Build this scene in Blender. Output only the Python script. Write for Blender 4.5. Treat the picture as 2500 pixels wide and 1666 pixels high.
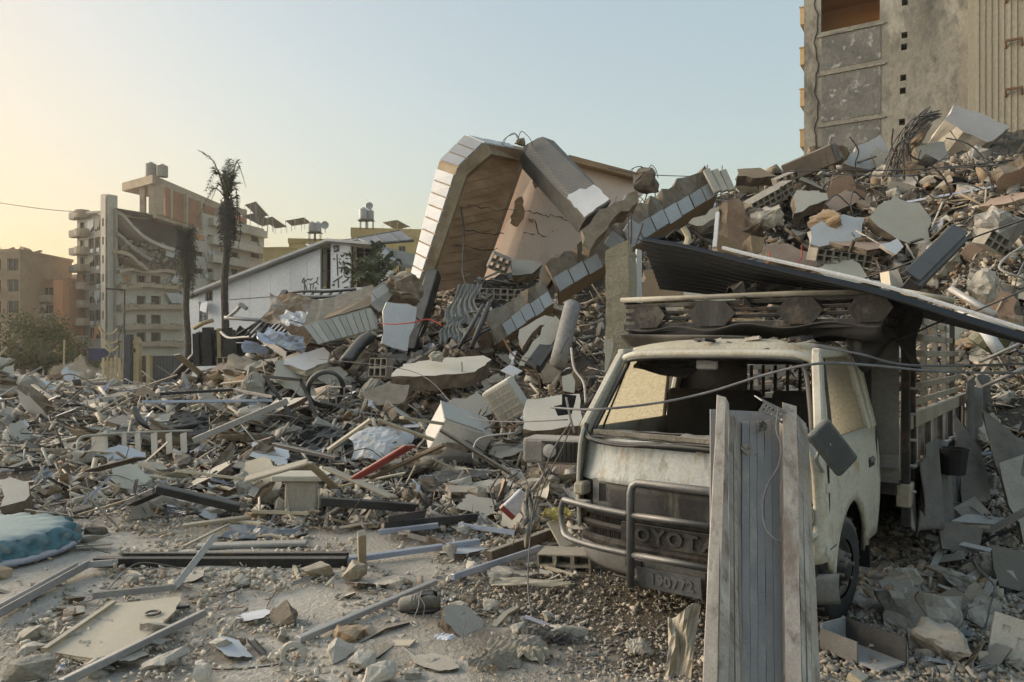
import bpy, bmesh, math, random
import numpy as np
from mathutils import Vector, Matrix, Euler
R = math.radians
sc = bpy.context.scene
for o in list(bpy.data.objects): bpy.data.objects.remove(o)
C = sc.collection

# ---------------------------------------------------------------- camera, sky, sun, exposure
F, CX, HY, EYE = 1785., 1250., 870., 1.8          # focal length and principal column of the 2500 px wide photo, horizon row, eye height
cam = bpy.data.objects.new('camera', bpy.data.cameras.new('camera')); C.objects.link(cam); sc.camera = cam
cam.data.sensor_width = 36; cam.data.lens = 36 * F / 2500; cam.data.shift_y = .0148
cam.data.clip_start = .05; cam.data.clip_end = 3000
cam.location = (0, 0, EYE); cam.rotation_euler = (math.pi / 2, 0, 0)
SUN_EL, SUN_AZ = 3., -72.                         # low evening sun, left of the frame
w = bpy.data.worlds.new('World'); sc.world = w; w.use_nodes = True
sky = w.node_tree.nodes.new('ShaderNodeTexSky'); sky.sky_type = 'NISHITA'; sky.sun_disc = False
sky.sun_elevation = R(SUN_EL); sky.sun_rotation = R(SUN_AZ)
sky.air_density = 1.; sky.dust_density = 5.; sky.ozone_density = .9
w.node_tree.nodes['Background'].inputs[1].default_value = .098
wn = w.node_tree.nodes; wl_ = w.node_tree.links                     # hazy evening air: gentler brightness contrast over the whole sky, hues kept
hs = wn.new('ShaderNodeSeparateColor'); hs.mode = 'HSV'; hc = wn.new('ShaderNodeCombineColor'); hc.mode = 'HSV'; pw_ = wn.new('ShaderNodeMath'); pw_.operation = 'POWER'; pw_.inputs[1].default_value = .37
wl_.new(sky.outputs[0], hs.inputs[0]); wl_.new(hs.outputs[0], hc.inputs[0]); sm_ = wn.new('ShaderNodeMath'); sm_.operation = 'MULTIPLY'; sm_.inputs[1].default_value = .82; wl_.new(hs.outputs[1], sm_.inputs[0]); wl_.new(sm_.outputs[0], hc.inputs[1]); wl_.new(hs.outputs[2], pw_.inputs[0]); wl_.new(pw_.outputs[0], hc.inputs[2]); wl_.new(hc.outputs[0], wn['Background'].inputs[0])
sl = bpy.data.lights.new('sun', 'SUN'); sl.energy = 1.5; sl.angle = R(66); sl.color = (1, .87, .70)      # sun sunk in thick haze: a broad soft glow
sun = bpy.data.objects.new('sun', sl); C.objects.link(sun)
sdir = Vector((math.sin(R(SUN_AZ)) * math.cos(R(SUN_EL)), math.cos(R(SUN_AZ)) * math.cos(R(SUN_EL)), math.sin(R(SUN_EL))))
sun.rotation_euler = sdir.to_track_quat('Z', 'Y').to_euler()
vs = sc.view_settings; vs.view_transform = 'Standard'; vs.look = 'None'; vs.exposure = 2.88; vs.gamma = 1; vs.use_curve_mapping = False
sc.cycles.max_bounces = 7; sc.cycles.diffuse_bounces = 2; sc.cycles.glossy_bounces = 2; sc.cycles.transparent_max_bounces = 8
sc.cycles.use_denoising = True

# ---------------------------------------------------------------- helpers
def P(px, py, d): return Vector(((px - CX) / F * d, d, EYE - (py - HY) / F * d))
def G(px, py, z=0.):
    d = (EYE - z) * F / (py - HY); return P(px, py, d)
def V(*a): return Vector(a)
rng = random.Random(7)
def ru(a, b): return rng.uniform(a, b)

class MB:
    def __init__(s): s.v = []; s.f = []; s.m = []
    def add(s, vs_, fs, m=0):
        n = len(s.v); s.v.extend([tuple(p) for p in vs_]); s.f.extend([tuple(i + n for i in f) for f in fs]); s.m.extend([m] * len(fs)); return s
    def box(s, c, d, rot=None, m=0):
        x, y, z = d[0] / 2, d[1] / 2, d[2] / 2
        pts = [Vector((a * x, b * y, e * z)) for a in (-1, 1) for b in (-1, 1) for e in (-1, 1)]
        if rot is not None:
            M = rot if isinstance(rot, Matrix) else Euler(rot).to_matrix()
            pts = [M @ p for p in pts]
        c = Vector(c)
        return s.add([p + c for p in pts], [(0, 1, 3, 2), (4, 6, 7, 5), (0, 4, 5, 1), (2, 3, 7, 6), (0, 2, 6, 4), (1, 5, 7, 3)], m)
    def beam(s, a, b, wd, h, up=(0, 0, 1), m=0):
        a, b = Vector(a), Vector(b); t = (b - a).normalized(); up = Vector(up)
        sd = t.cross(up)
        if sd.length < 1e-3: sd = t.cross(Vector((0, 1, 0)))
        sd.normalize(); up = sd.cross(t).normalized()
        pts = [p + sd * (i * wd / 2) + up * (j * h / 2) for p in (a, b) for i, j in ((-1, -1), (1, -1), (1, 1), (-1, 1))]
        return s.add(pts, [(0, 3, 2, 1), (4, 5, 6, 7), (0, 1, 5, 4), (1, 2, 6, 5), (2, 3, 7, 6), (3, 0, 4, 7)], m)
    def tube(s, pts, r, n=6, m=0, cap=True):
        pts = [Vector(p) for p in pts]; N = len(pts); vs_ = []; prev = None
        for i, p in enumerate(pts):
            t = (pts[min(i + 1, N - 1)] - pts[max(i - 1, 0)])
            t = t.normalized() if t.length > 1e-9 else Vector((0, 0, 1))
            if prev is None:
                a = t.cross(Vector((0, 0, 1)));
                if a.length < .05: a = t.cross(Vector((0, 1, 0)))
            else: a = prev - t * prev.dot(t)
            a.normalize(); prev = a; b = t.cross(a)
            rr = r[i] if isinstance(r, (list, tuple)) else r
            vs_ += [p + (a * math.cos(2 * math.pi * k / n) + b * math.sin(2 * math.pi * k / n)) * rr for k in range(n)]
        fs = [(i * n + k, i * n + (k + 1) % n, (i + 1) * n + (k + 1) % n, (i + 1) * n + k) for i in range(N - 1) for k in range(n)]
        if cap: fs += [tuple(range(n - 1, -1, -1)), tuple((N - 1) * n + k for k in range(n))]
        return s.add(vs_, fs, m)
    def prism(s, poly, ext, m=0, mside=None):
        poly = [Vector(p) for p in poly]; ext = Vector(ext); n = len(poly)
        s.add(poly + [p + ext for p in poly], [tuple(range(n)), tuple(range(2 * n - 1, n - 1, -1))], m)
        k = len(s.v) - 2 * n; ms = m if mside is None else mside
        for i in range(n):
            j = (i + 1) % n; s.f.append((k + i, k + n + i, k + n + j, k + j)); s.m.append(ms)
        return s
    def quad(s, a, b, c, d, m=0): return s.add([a, b, c, d], [(0, 1, 2, 3)], m)
    def lathe(s, c, prof, n=12, axis='z', m=0, closed=False):
        c = Vector(c); vs_ = []
        for r_, h in prof:
            for k in range(n):
                a = 2 * math.pi * k / n; x, y = r_ * math.cos(a), r_ * math.sin(a)
                vs_.append(c + (Vector((x, y, h)) if axis == 'z' else Vector((h, x, y)) if axis == 'x' else Vector((x, h, y))))
        N = len(prof)
        fs = [(i * n + k, i * n + (k + 1) % n, (i + 1) * n + (k + 1) % n, (i + 1) * n + k) for i in range(N - 1) for k in range(n)]
        if not closed: fs += [tuple(range(n - 1, -1, -1)), tuple((N - 1) * n + k for k in range(n))]
        return s.add(vs_, fs, m)
    def build(s, name, mats, parent=None, smooth=False, bevel=0, seg=1, solid=0, fixn=True, origin=None):
        me = bpy.data.meshes.new(name)
        vv = s.v
        if origin is not None: vv = [tuple(Vector(p) - Vector(origin)) for p in vv]
        me.from_pydata(vv, [], s.f)
        if not isinstance(mats, (list, tuple)): mats = [mats]
        for m in mats: me.materials.append(m)
        if len(mats) > 1: me.polygons.foreach_set('material_index', np.array(s.m, dtype=np.int32))
        if fixn:
            bm = bmesh.new(); bm.from_mesh(me); bmesh.ops.recalc_face_normals(bm, faces=bm.faces); bm.to_mesh(me); bm.free()
        if smooth: me.polygons.foreach_set('use_smooth', [True] * len(me.polygons))
        o = bpy.data.objects.new(name, me); C.objects.link(o)
        if origin is not None: o.location = origin
        if parent is not None: o.parent = parent
        if bevel:
            b = o.modifiers.new('bevel', 'BEVEL'); b.width = bevel; b.segments = seg; b.limit_method = 'ANGLE'; b.angle_limit = R(35)
        if solid:
            b = o.modifiers.new('solid', 'SOLIDIFY'); b.thickness = solid; b.offset = 0
        return o

def T(o, label, cat, group=None, kind=None):
    o['label'] = label
    if kind: o['kind'] = kind
    else: o['category'] = cat; o['kind'] = 'thing'
    if group: o['group'] = group
    return o
def struct(o, kind='structure'): o['kind'] = kind; return o
def empty(name, loc=(0, 0, 0), rz=0):
    o = bpy.data.objects.new(name, None); C.objects.link(o); o.location = loc; o.rotation_euler = (0, 0, rz); o.empty_display_size = .1; return o
def copy_tree(o, parent=None):
    c = o.copy(); C.objects.link(c); c.parent = parent
    for ch in list(o.children): copy_tree(ch, c)
    return c
def catmull(pts, n=6):
    pts = [Vector(p) for p in pts]; q = [pts[0]] + pts + [pts[-1]]; out = []
    for i in range(1, len(q) - 2):
        a, b, c_, d = q[i - 1:i + 3]
        for k in range(n):
            t = k / n
            out.append(.5 * ((2 * b) + (c_ - a) * t + (2 * a - 5 * b + 4 * c_ - d) * t * t + (3 * b - a - 3 * c_ + d) * t ** 3))
    return out + [pts[-1]]

# ---------------------------------------------------------------- materials
MATS = {}
def mat(name, c1, c2=None, scale=3., rough=.85, metal=0., bump=.3, bscale=30., rand=.15, dust=0., stain=None, stain_scale=1.2, stain_lo=.55, stain_hi=.7,
        wave=None, tint=None, spec=.3, two=False, stretch=None, bdist=.02, tr=0.):
    if name in MATS: return MATS[name]
    m = bpy.data.materials.new(name); m.use_nodes = True; MATS[name] = m
    nt = m.node_tree; N = nt.nodes; L = nt.links; B = N['Principled BSDF']
    def nd(t, **k):
        n = N.new(t)
        for a, b in k.items(): setattr(n, a, b)
        return n
    if c2 is None: c2 = tuple(c * .72 for c in c1)
    tc = nd('ShaderNodeTexCoord'); oi = nd('ShaderNodeObjectInfo')
    off = nd('ShaderNodeVectorMath', operation='SCALE'); off.inputs[0].default_value = (31, 17, 23)
    L.new(oi.outputs['Random'], off.inputs['Scale'])
    ad = nd('ShaderNodeVectorMath', operation='ADD'); L.new(tc.outputs['Object'], ad.inputs[0]); L.new(off.outputs[0], ad.inputs[1])
    co = ad.outputs[0]
    if stretch:
        mp = nd('ShaderNodeMapping'); mp.inputs['Scale'].default_value = stretch; L.new(co, mp.inputs[0]); cs = mp.outputs[0]
    else: cs = co
    def noise(sc_, det=5, ro=.6, src=cs):
        n = nd('ShaderNodeTexNoise'); n.inputs['Scale'].default_value = sc_; n.inputs['Detail'].default_value = det; n.inputs['Roughness'].default_value = ro
        L.new(src, n.inputs['Vector']); return n.outputs['Fac']
    def ramp(f, a, b, ca=(0, 0, 0, 1), cb=(1, 1, 1, 1)):
        r = nd('ShaderNodeValToRGB'); r.color_ramp.elements[0].position = a; r.color_ramp.elements[1].position = b
        r.color_ramp.elements[0].color = ca; r.color_ramp.elements[1].color = cb; L.new(f, r.inputs[0]); return r
    def mix(f, a, b, bt='MIX'):
        x = nd('ShaderNodeMix', data_type='RGBA', blend_type=bt)
        if isinstance(f, float): x.inputs[0].default_value = f
        else: L.new(f, x.inputs[0])
        for k, v in ((6, a), (7, b)):
            if isinstance(v, tuple): x.inputs[k].default_value = (*v[:3], 1)
            else: L.new(v, x.inputs[k])
        return x.outputs[2]
    nz = noise(scale)
    if tint:
        at = nd('ShaderNodeAttribute'); at.attribute_name = 'tint'
        r = nd('ShaderNodeValToRGB'); r.color_ramp.interpolation = 'CONSTANT'
        while len(r.color_ramp.elements) < len(tint): r.color_ramp.elements.new(.5)
        for e, (p_, c_) in zip(r.color_ramp.elements, tint): e.position = p_; e.color = (*c_, 1)
        L.new(at.outputs['Fac'], r.inputs[0])
        mo = ramp(nz, .25, .75, (.74, .74, .75, 1), (1.18, 1.17, 1.15, 1))
        col = mix(1., r.outputs[0], mo.outputs[0], 'MULTIPLY')
    else:
        col = ramp(nz, .3, .7, (*c2, 1), (*c1, 1)).outputs[0]
    fine = noise(bscale, 4, .65, co)
    fr = ramp(fine, .3, .7, (.82, .82, .82, 1), (1.12, 1.12, 1.12, 1))
    col = mix(1., col, fr.outputs[0], 'MULTIPLY')
    if wave:
        sc_, ax, colr, wd = wave
        wv = nd('ShaderNodeTexWave', wave_type='BANDS', bands_direction=ax); wv.inputs['Scale'].default_value = sc_; wv.inputs['Distortion'].default_value = 1.2; wv.inputs['Detail'].default_value = 3
        L.new(co, wv.inputs['Vector']); wr = ramp(wv.outputs['Fac'], .5 - wd, .5 + wd)
        col = mix(wr.outputs[0], col, colr)
    if stain:
        cols = stain if isinstance(stain, list) else [stain]
        for i, cst in enumerate(cols):
            sn = ramp(noise(stain_scale * (1 + .7 * i), 7, .68), stain_lo, stain_hi)
            col = mix(sn.outputs[0], col, cst)
    if rand:
        mr = nd('ShaderNodeMapRange'); mr.inputs[3].default_value = 1 - rand; mr.inputs[4].default_value = 1 + rand * .8; L.new(oi.outputs['Random'], mr.inputs[0])
        cb = nd('ShaderNodeCombineColor')
        for i in range(3): L.new(mr.outputs[0], cb.inputs[i])
        col = mix(1., col, cb.outputs[0], 'MULTIPLY')
    if dust:
        ge = nd('ShaderNodeNewGeometry'); sx = nd('ShaderNodeSeparateXYZ'); L.new(ge.outputs['Normal'], sx.inputs[0])
        nn = noise(4., 5, .6, co)
        mu = nd('ShaderNodeMath', operation='MULTIPLY_ADD'); L.new(nn, mu.inputs[0]); mu.inputs[1].default_value = .9; L.new(sx.outputs[2], mu.inputs[2])
        dr = ramp(mu.outputs[0], .55, 1.25, (0, 0, 0, 1), (dust, dust, dust, 1))
        col = mix(dr.outputs[0], col, (.47, .435, .37))
    L.new(col, B.inputs['Base Color'])
    B.inputs['Roughness'].default_value = rough; B.inputs['Metallic'].default_value = metal; B.inputs['Specular IOR Level'].default_value = spec
    if tr: B.inputs['Transmission Weight'].default_value = tr
    if bump:
        bp = nd('ShaderNodeBump'); bp.inputs['Strength'].default_value = bump; bp.inputs['Distance'].default_value = bdist
        L.new(fine, bp.inputs['Height']); L.new(bp.outputs[0], B.inputs['Normal'])
    return m

CONC = mat('concrete', (.55, .51, .435), (.37, .335, .28), 2.5, .92, bump=.6, bscale=45, rand=.22, dust=.6)
CONCG = mat('grey_concrete', (.36, .345, .315), (.23, .22, .20), 2., .92, bump=.6, bscale=40, rand=.15, dust=.45)
BROKEN = mat('broken_concrete', (.36, .295, .215), (.18, .14, .105), 7., .95, bump=1., bscale=60, rand=.2, dust=.35, bdist=.04)
PLASTER = mat('pale_plaster', (.67, .625, .525), (.54, .495, .40), 1.4, .9, bump=.25, bscale=60, rand=.12, dust=.3)
WHITEP = mat('white_plaster', (.66, .67, .68), (.52, .53, .54), 1., .85, bump=.15, bscale=60, rand=.06)
PINKP = mat('pink_plaster', (.74, .59, .48), (.64, .50, .40), .9, .9, bump=.15, bscale=50, rand=.05, stain=(.42, .31, .22), stain_scale=.8, stain_lo=.58, stain_hi=.8)
TILE = mat('grey_tile', (.44, .46, .475), (.35, .365, .38), 1.5, .55, bump=.1, bscale=40, rand=.25, spec=.5, dust=.25)
STONE = mat('pale_stone_cladding', (.46, .44, .385), (.36, .34, .29), 2., .8, bump=.3, bscale=50, rand=.2, dust=.3)
BROWN = mat('brown_boarded_concrete', (.43, .29, .18), (.25, .155, .09), 1.1, .9, bump=.6, bscale=30, rand=.1, stretch=(1, 1, 3.), stain=(.13, .10, .075), stain_scale=.5, stain_lo=.55, stain_hi=.75)
TAN = mat('tan_soffit', (.37, .26, .155), (.27, .185, .11), 1.5, .9, bump=.4, bscale=30, rand=.15, dust=.2)
WOOD = mat('dusty_wood', (.34, .26, .17), (.22, .165, .11), 3., .85, bump=.5, bscale=40, rand=.3, dust=.6, stretch=(1, 1, 1))
PALEWOOD = mat('pale_wood', (.50, .44, .32), (.40, .34, .24), 3., .8, bump=.3, bscale=40, rand=.2, dust=.5)
DARKWOOD = mat('dark_wood', (.13, .10, .07), (.07, .055, .04), 3., .85, bump=.5, bscale=40, rand=.3, dust=.5)
STEEL = mat('dark_steel', (.05, .052, .055), (.028, .028, .03), 4., .5, metal=.35, bump=.2, bscale=50, rand=.2, dust=.2, spec=.5)
CHAR = mat('charred_steel', (.045, .043, .04), (.02, .02, .019), 3., .75, bump=.5, bscale=35, rand=.2, dust=.28, stain=[(.13, .12, .10), (.10, .06, .035)], stain_scale=3., stain_lo=.55, stain_hi=.72)
ALU = mat('grey_aluminium', (.42, .42, .42), (.30, .30, .30), 3., .5, metal=.3, bump=.15, bscale=50, rand=.2, dust=.5, spec=.5)
BLUEALU = mat('bluish_aluminium', (.42, .47, .58), (.33, .38, .49), 3., .4, metal=.3, bump=.1, bscale=50, rand=.1, dust=.35, spec=.5)
RUST = mat('rusty_steel', (.21, .12, .07), (.10, .06, .04), 5., .9, bump=.5, bscale=60, rand=.25, dust=.3)
REBAR = mat('rebar', (.15, .125, .105), (.08, .068, .06), 8., .75, metal=.2, bump=.2, bscale=90, rand=.25, dust=.25)
WIRE = mat('grey_cable', (.16, .16, .165), (.09, .09, .095), 8., .6, bump=0, rand=.3)
PALEWIRE = mat('pale_cable', (.42, .41, .38), (.3, .29, .27), 8., .6, bump=0, rand=.2)
REDP = mat('red_plastic', (.36, .075, .065), (.25, .05, .045), 5., .6, bump=.2, rand=.1, dust=.6)
RED = mat('red_cable', (.5, .08, .05), (.4, .06, .04), 5., .5, bump=0, rand=.1)
BRICK = mat('terracotta', (.38, .25, .165), (.27, .17, .11), 5., .9, bump=.6, bscale=50, rand=.2, dust=.5)
BLOCK = mat('hollow_block_concrete', (.42, .385, .32), (.29, .26, .21), 4., .95, bump=.9, bscale=60, rand=.15, dust=.4, bdist=.03)
PAPER = mat('white_sheet', (.72, .73, .76), (.62, .63, .66), 3., .8, bump=.1, rand=.05)
BLACKV = mat('black_plastic', (.018, .018, .02), (.01, .01, .012), 5., .55, bump=.15, rand=.1, dust=.25, spec=.4)
BSTONE = mat('brown_stone', (.37, .305, .215), (.24, .195, .135), 6., .92, bump=.7, bscale=40, rand=.15, dust=.5)

# ---------------------------------------------------------------- terrain: the level yard and the mound of collapsed building
_h = np.random.RandomState(3).rand(256, 256)
def vnoise(x, y):
    x = np.asarray(x, float); y = np.asarray(y, float); xi = np.floor(x).astype(int); yi = np.floor(y).astype(int); fx = x - xi; fy = y - yi
    fx = fx * fx * (3 - 2 * fx); fy = fy * fy * (3 - 2 * fy); g = lambda a, b: _h[a % 256, b % 256]
    return (g(xi, yi) * (1 - fx) + g(xi + 1, yi) * fx) * (1 - fy) + (g(xi, yi + 1) * (1 - fx) + g(xi + 1, yi + 1) * fx) * fy
HC = [(-1500, [(6, 0), (14, .1), (30, .3), (40, .2), (47, 0)]),
      (0, [(8, 0), (10, .05), (14, .22), (20, .28), (28, .24), (36, .08), (40, 0)]),
      (400, [(8, 0), (9, .05), (12, .28), (16, .6), (22, .7), (30, .42), (37, .08), (41, 0)]),
      (700, [(7.6, 0), (8.5, .08), (11, .45), (14, .9), (17, 1.4), (21, 2.0), (26, 1.9), (40, .4), (48, 0)]),
      (1000, [(7.4, 0), (8.5, .08), (11, .45), (14, 1.0), (17, 1.75), (20, 3.1), (23, 4.0), (30, 2.4), (42, 0)]),
      (1300, [(6.8, 0), (8, .08), (10, .38), (12, .85), (14, 1.45), (17, 2.4), (20, 3.7), (24, 4.8), (32, 1.8), (42, 0)]),
      (1600, [(8, 0), (9, .1), (12, .9), (15, 2.2), (18, 4.3), (21, 6.0), (25, 6.4), (35, 1.8), (42, 0)]),
      (1900, [(9, 0), (10, .3), (12, 1.3), (15, 3.5), (18, 5.5), (21, 6.7), (26, 6.8), (36, 1.8), (42, 0)]),
      (2200, [(8, 0), (9.5, .15), (11, 1.1), (13, 2.9), (16, 5.3), (19, 7.0), (23, 8.0), (36, 1.8), (42, 0)]),
      (2450, [(5.5, 0), (7, .15), (8.5, .7), (10.5, 2.1), (13, 4.1), (16, 6.1), (20, 7.8), (25, 8), (36, 1.8), (42, 0)]),
      (2900, [(5, 0), (6.5, .4), (8, 1.2), (10, 2.7), (13, 5.0), (16, 6.6), (20, 7.6), (36, 1.8), (42, 0)]),
      (4200, [(4, 0), (6.5, .7), (8, 1.6), (10, 2.8), (16, 5.), (24, 3), (36, 0)])]
HPX = np.array([c[0] for c in HC], float)
def H(x, y):
    x = np.asarray(x, float); y = np.maximum(np.asarray(y, float), .5); px = CX + F * x / y
    cols = np.array([np.interp(y, [p[0] for p in c[1]], [p[1] for p in c[1]]) for c in HC])
    k = np.clip(np.searchsorted(HPX, px) - 1, 0, len(HPX) - 2); t = np.clip((px - HPX[k]) / (HPX[k + 1] - HPX[k]), 0, 1); t = t * t * (3 - 2 * t)
    idx = np.indices(px.shape) if px.shape else ()
    a = np.take_along_axis(cols.reshape(len(HC), -1), k.reshape(1, -1), 0).reshape(px.shape)
    b = np.take_along_axis(cols.reshape(len(HC), -1), (k + 1).reshape(1, -1), 0).reshape(px.shape)
    h = a * (1 - t) + b * t
    h = h + 1.5 * np.exp(-((x + 19.6) ** 2 + (y - 27) ** 2) / 1.6)
    return h + np.minimum(h, 1.) * ((vnoise(x * .9 + 40, y * .9) - .5) * .7 + (vnoise(x * 2.7, y * 2.7 + 9) - .5) * .35)
def Hs(x, y): return float(H(np.array([x]), np.array([y]))[0])

GROUND = mat('dusty_ground', (.49, .45, .385), (.36, .33, .28), .9, .95, bump=.9, bscale=22, rand=0, stain=[(.24, .21, .165), (.55, .51, .44)], stain_scale=.55, stain_lo=.48, stain_hi=.72, bdist=.03)
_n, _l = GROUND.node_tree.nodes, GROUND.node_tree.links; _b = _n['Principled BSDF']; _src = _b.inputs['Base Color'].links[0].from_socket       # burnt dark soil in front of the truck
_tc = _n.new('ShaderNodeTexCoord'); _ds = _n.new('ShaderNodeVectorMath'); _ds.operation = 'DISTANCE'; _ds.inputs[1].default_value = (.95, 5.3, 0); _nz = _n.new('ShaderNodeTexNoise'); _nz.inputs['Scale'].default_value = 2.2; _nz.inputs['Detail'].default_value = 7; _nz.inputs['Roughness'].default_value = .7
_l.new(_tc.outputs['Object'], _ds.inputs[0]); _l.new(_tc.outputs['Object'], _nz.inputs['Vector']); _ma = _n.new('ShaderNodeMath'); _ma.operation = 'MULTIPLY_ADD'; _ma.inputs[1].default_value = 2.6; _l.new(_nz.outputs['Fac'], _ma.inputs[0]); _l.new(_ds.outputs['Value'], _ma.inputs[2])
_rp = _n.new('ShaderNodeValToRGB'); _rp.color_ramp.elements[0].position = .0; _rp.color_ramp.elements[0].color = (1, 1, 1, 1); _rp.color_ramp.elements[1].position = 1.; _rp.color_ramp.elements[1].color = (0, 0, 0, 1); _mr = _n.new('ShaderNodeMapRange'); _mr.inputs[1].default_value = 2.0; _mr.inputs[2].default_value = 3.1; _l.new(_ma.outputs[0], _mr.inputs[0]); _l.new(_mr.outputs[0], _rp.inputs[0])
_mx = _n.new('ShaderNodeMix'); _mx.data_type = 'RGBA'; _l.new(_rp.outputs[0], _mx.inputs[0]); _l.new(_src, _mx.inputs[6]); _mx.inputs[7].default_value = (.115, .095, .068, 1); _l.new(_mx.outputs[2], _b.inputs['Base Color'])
MOUND = mat('gap_shaded_soil', (.17, .145, .115), (.07, .06, .048), 3., .97, bump=1., bscale=14, rand=0, stain=(.22, .19, .15), stain_scale=1.7, stain_lo=.55, stain_hi=.68, bdist=.12)  # shade of the gaps between pieces put into the soil colour
def grid_mesh(name, xs, ys, zf, material):
    X, Y = np.meshgrid(xs, ys); Z = zf(X, Y); n, m_ = X.shape
    co = np.stack([X, Y, Z], -1).reshape(-1, 3); i = np.arange((n - 1) * (m_ - 1)); r_, c_ = i // (m_ - 1), i % (m_ - 1); a = r_ * m_ + c_
    me = bpy.data.meshes.new(name); me.from_pydata(co.tolist(), [], np.stack([a, a + 1, a + m_ + 1, a + m_], 1).tolist()); me.materials.append(material)
    me.polygons.foreach_set('use_smooth', [True] * len(me.polygons))
    o = bpy.data.objects.new(name, me); C.objects.link(o); return o
xs = np.concatenate([[-580, -300, -120, -50, -25], np.linspace(-14, 10, 150), [16, 30, 60, 140, 300, 580]])
ys = np.concatenate([[-520, -200, -40, -8, 0], np.linspace(2, 16, 110), [20, 26, 36, 50, 80, 140, 400, 730]])
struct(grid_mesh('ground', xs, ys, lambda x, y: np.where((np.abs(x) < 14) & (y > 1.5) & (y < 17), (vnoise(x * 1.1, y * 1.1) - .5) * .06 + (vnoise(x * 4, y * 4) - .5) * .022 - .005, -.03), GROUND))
pa = np.linspace(-1300, 3900, 420); da = np.concatenate([np.linspace(5, 26, 230), np.linspace(26.3, 62, 60)])
PA, DA = np.meshgrid(pa, da); XX = (PA - CX) / F * DA; hh = H(XX, DA)
ZZ = np.where(hh > .02, hh - .03 + (vnoise(XX * 6, DA * 6) - .5) * .16 * np.minimum(hh * 2, 1) + (vnoise(XX * 1.6 + 9, DA * 1.6) - .5) * .3 * np.minimum(hh, 1), -.12)
n_, m_ = PA.shape; co = np.stack([XX, DA, ZZ], -1).reshape(-1, 3); i_ = np.arange((n_ - 1) * (m_ - 1)); a_ = (i_ // (m_ - 1)) * m_ + i_ % (m_ - 1)
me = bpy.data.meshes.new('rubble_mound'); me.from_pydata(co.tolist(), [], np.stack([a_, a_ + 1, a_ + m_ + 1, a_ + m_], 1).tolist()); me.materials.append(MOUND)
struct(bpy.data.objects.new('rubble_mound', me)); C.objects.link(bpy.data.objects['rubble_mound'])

# ---------------------------------------------------------------- buildings
GLASS = mat('dark_window', (.035, .035, .038), (.018, .018, .02), 2., .25, bump=0, rand=.4, spec=.5)
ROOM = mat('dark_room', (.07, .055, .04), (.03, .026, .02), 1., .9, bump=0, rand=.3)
FRAME = mat('window_frame', (.30, .29, .27), None, 3., .6, bump=0, rand=.2)
def wallmat(n, c1, c2, st=None, lo=.5, hi=.75, ss=.25): return mat(n, c1, c2, .25, .92, bump=.3, bscale=3, rand=.08, stain=st, stain_scale=ss, stain_lo=lo, stain_hi=hi, bdist=.1)
BEIGE = wallmat('beige_render', (.45, .37, .27), (.35, .28, .20), (.19, .15, .11))
CREAM = wallmat('cream_render', (.53, .50, .43), (.42, .39, .33), (.28, .25, .20), .55, .8)
ORANGE = wallmat('orange_render', (.50, .27, .15), (.40, .21, .115), (.24, .14, .085), .6, .8)
YELLOW = wallmat('yellow_render', (.58, .43, .19), (.48, .35, .15), (.30, .22, .11), .6, .85)
OFFWHITE = wallmat('white_cladding', (.52, .54, .55), (.44, .46, .475), (.36, .37, .37), .6, .85)
GREYW = wallmat('grey_render', (.33, .31, .27), (.24, .225, .195), (.16, .15, .125))
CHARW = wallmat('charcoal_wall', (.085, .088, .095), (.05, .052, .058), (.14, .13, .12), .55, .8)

def facade(mb, O, U, wd, ht, rects, dep=.3, m=0):
    O, U = Vector(O), Vector(U).normalized(); Zv = Vector((0, 0, 1)); nin = -(U.cross(Zv)).normalized() * dep
    xs = sorted({0, wd, *[r[0] for r in rects], *[r[1] for r in rects]}); zs = sorted({0, ht, *[r[2] for r in rects], *[r[3] for r in rects]})
    q = lambda x, z: O + U * x + Zv * z
    for i in range(len(xs) - 1):
        for j in range(len(zs) - 1):
            cx, cz = (xs[i] + xs[i + 1]) / 2, (zs[j] + zs[j + 1]) / 2
            if any(r[0] < cx < r[1] and r[2] < cz < r[3] for r in rects): continue
            mb.quad(q(xs[i], zs[j]), q(xs[i + 1], zs[j]), q(xs[i + 1], zs[j + 1]), q(xs[i], zs[j + 1]), m)
    for x0, x1, z0, z1 in rects:
        c_ = [q(x0, z0), q(x1, z0), q(x1, z1), q(x0, z1)]
        for k in range(4): mb.quad(c_[k], c_[(k + 1) % 4], c_[(k + 1) % 4] + nin, c_[k] + nin, m)
def window(parent, O, U, rect, dep=.25, glass=None, bars=True, name='window'):
    O, U = Vector(O), Vector(U).normalized(); Zv = Vector((0, 0, 1)); nin = -(U.cross(Zv)).normalized()
    x0, x1, z0, z1 = rect; mb = MB(); q = lambda x, z, e: O + U * x + Zv * z + nin * e
    mb.quad(q(x0, z0, dep), q(x1, z0, dep), q(x1, z1, dep), q(x0, z1, dep), 0)
    if bars:
        t = .07
        for a, b in (((x0 + x1) / 2, None), (x0 + t / 2, None), (x1 - t / 2, None)): mb.beam(q(a, z0, dep - .04), q(a, z1, dep - .04), t, .06, nin, 1)
        for z in (z0 + t / 2, z1 - t / 2): mb.beam(q(x0, z, dep - .043), q(x1, z, dep - .043), t, .06, nin, 1)
    return mb.build(name, [glass or GLASS, FRAME], parent, fixn=False)
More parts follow.
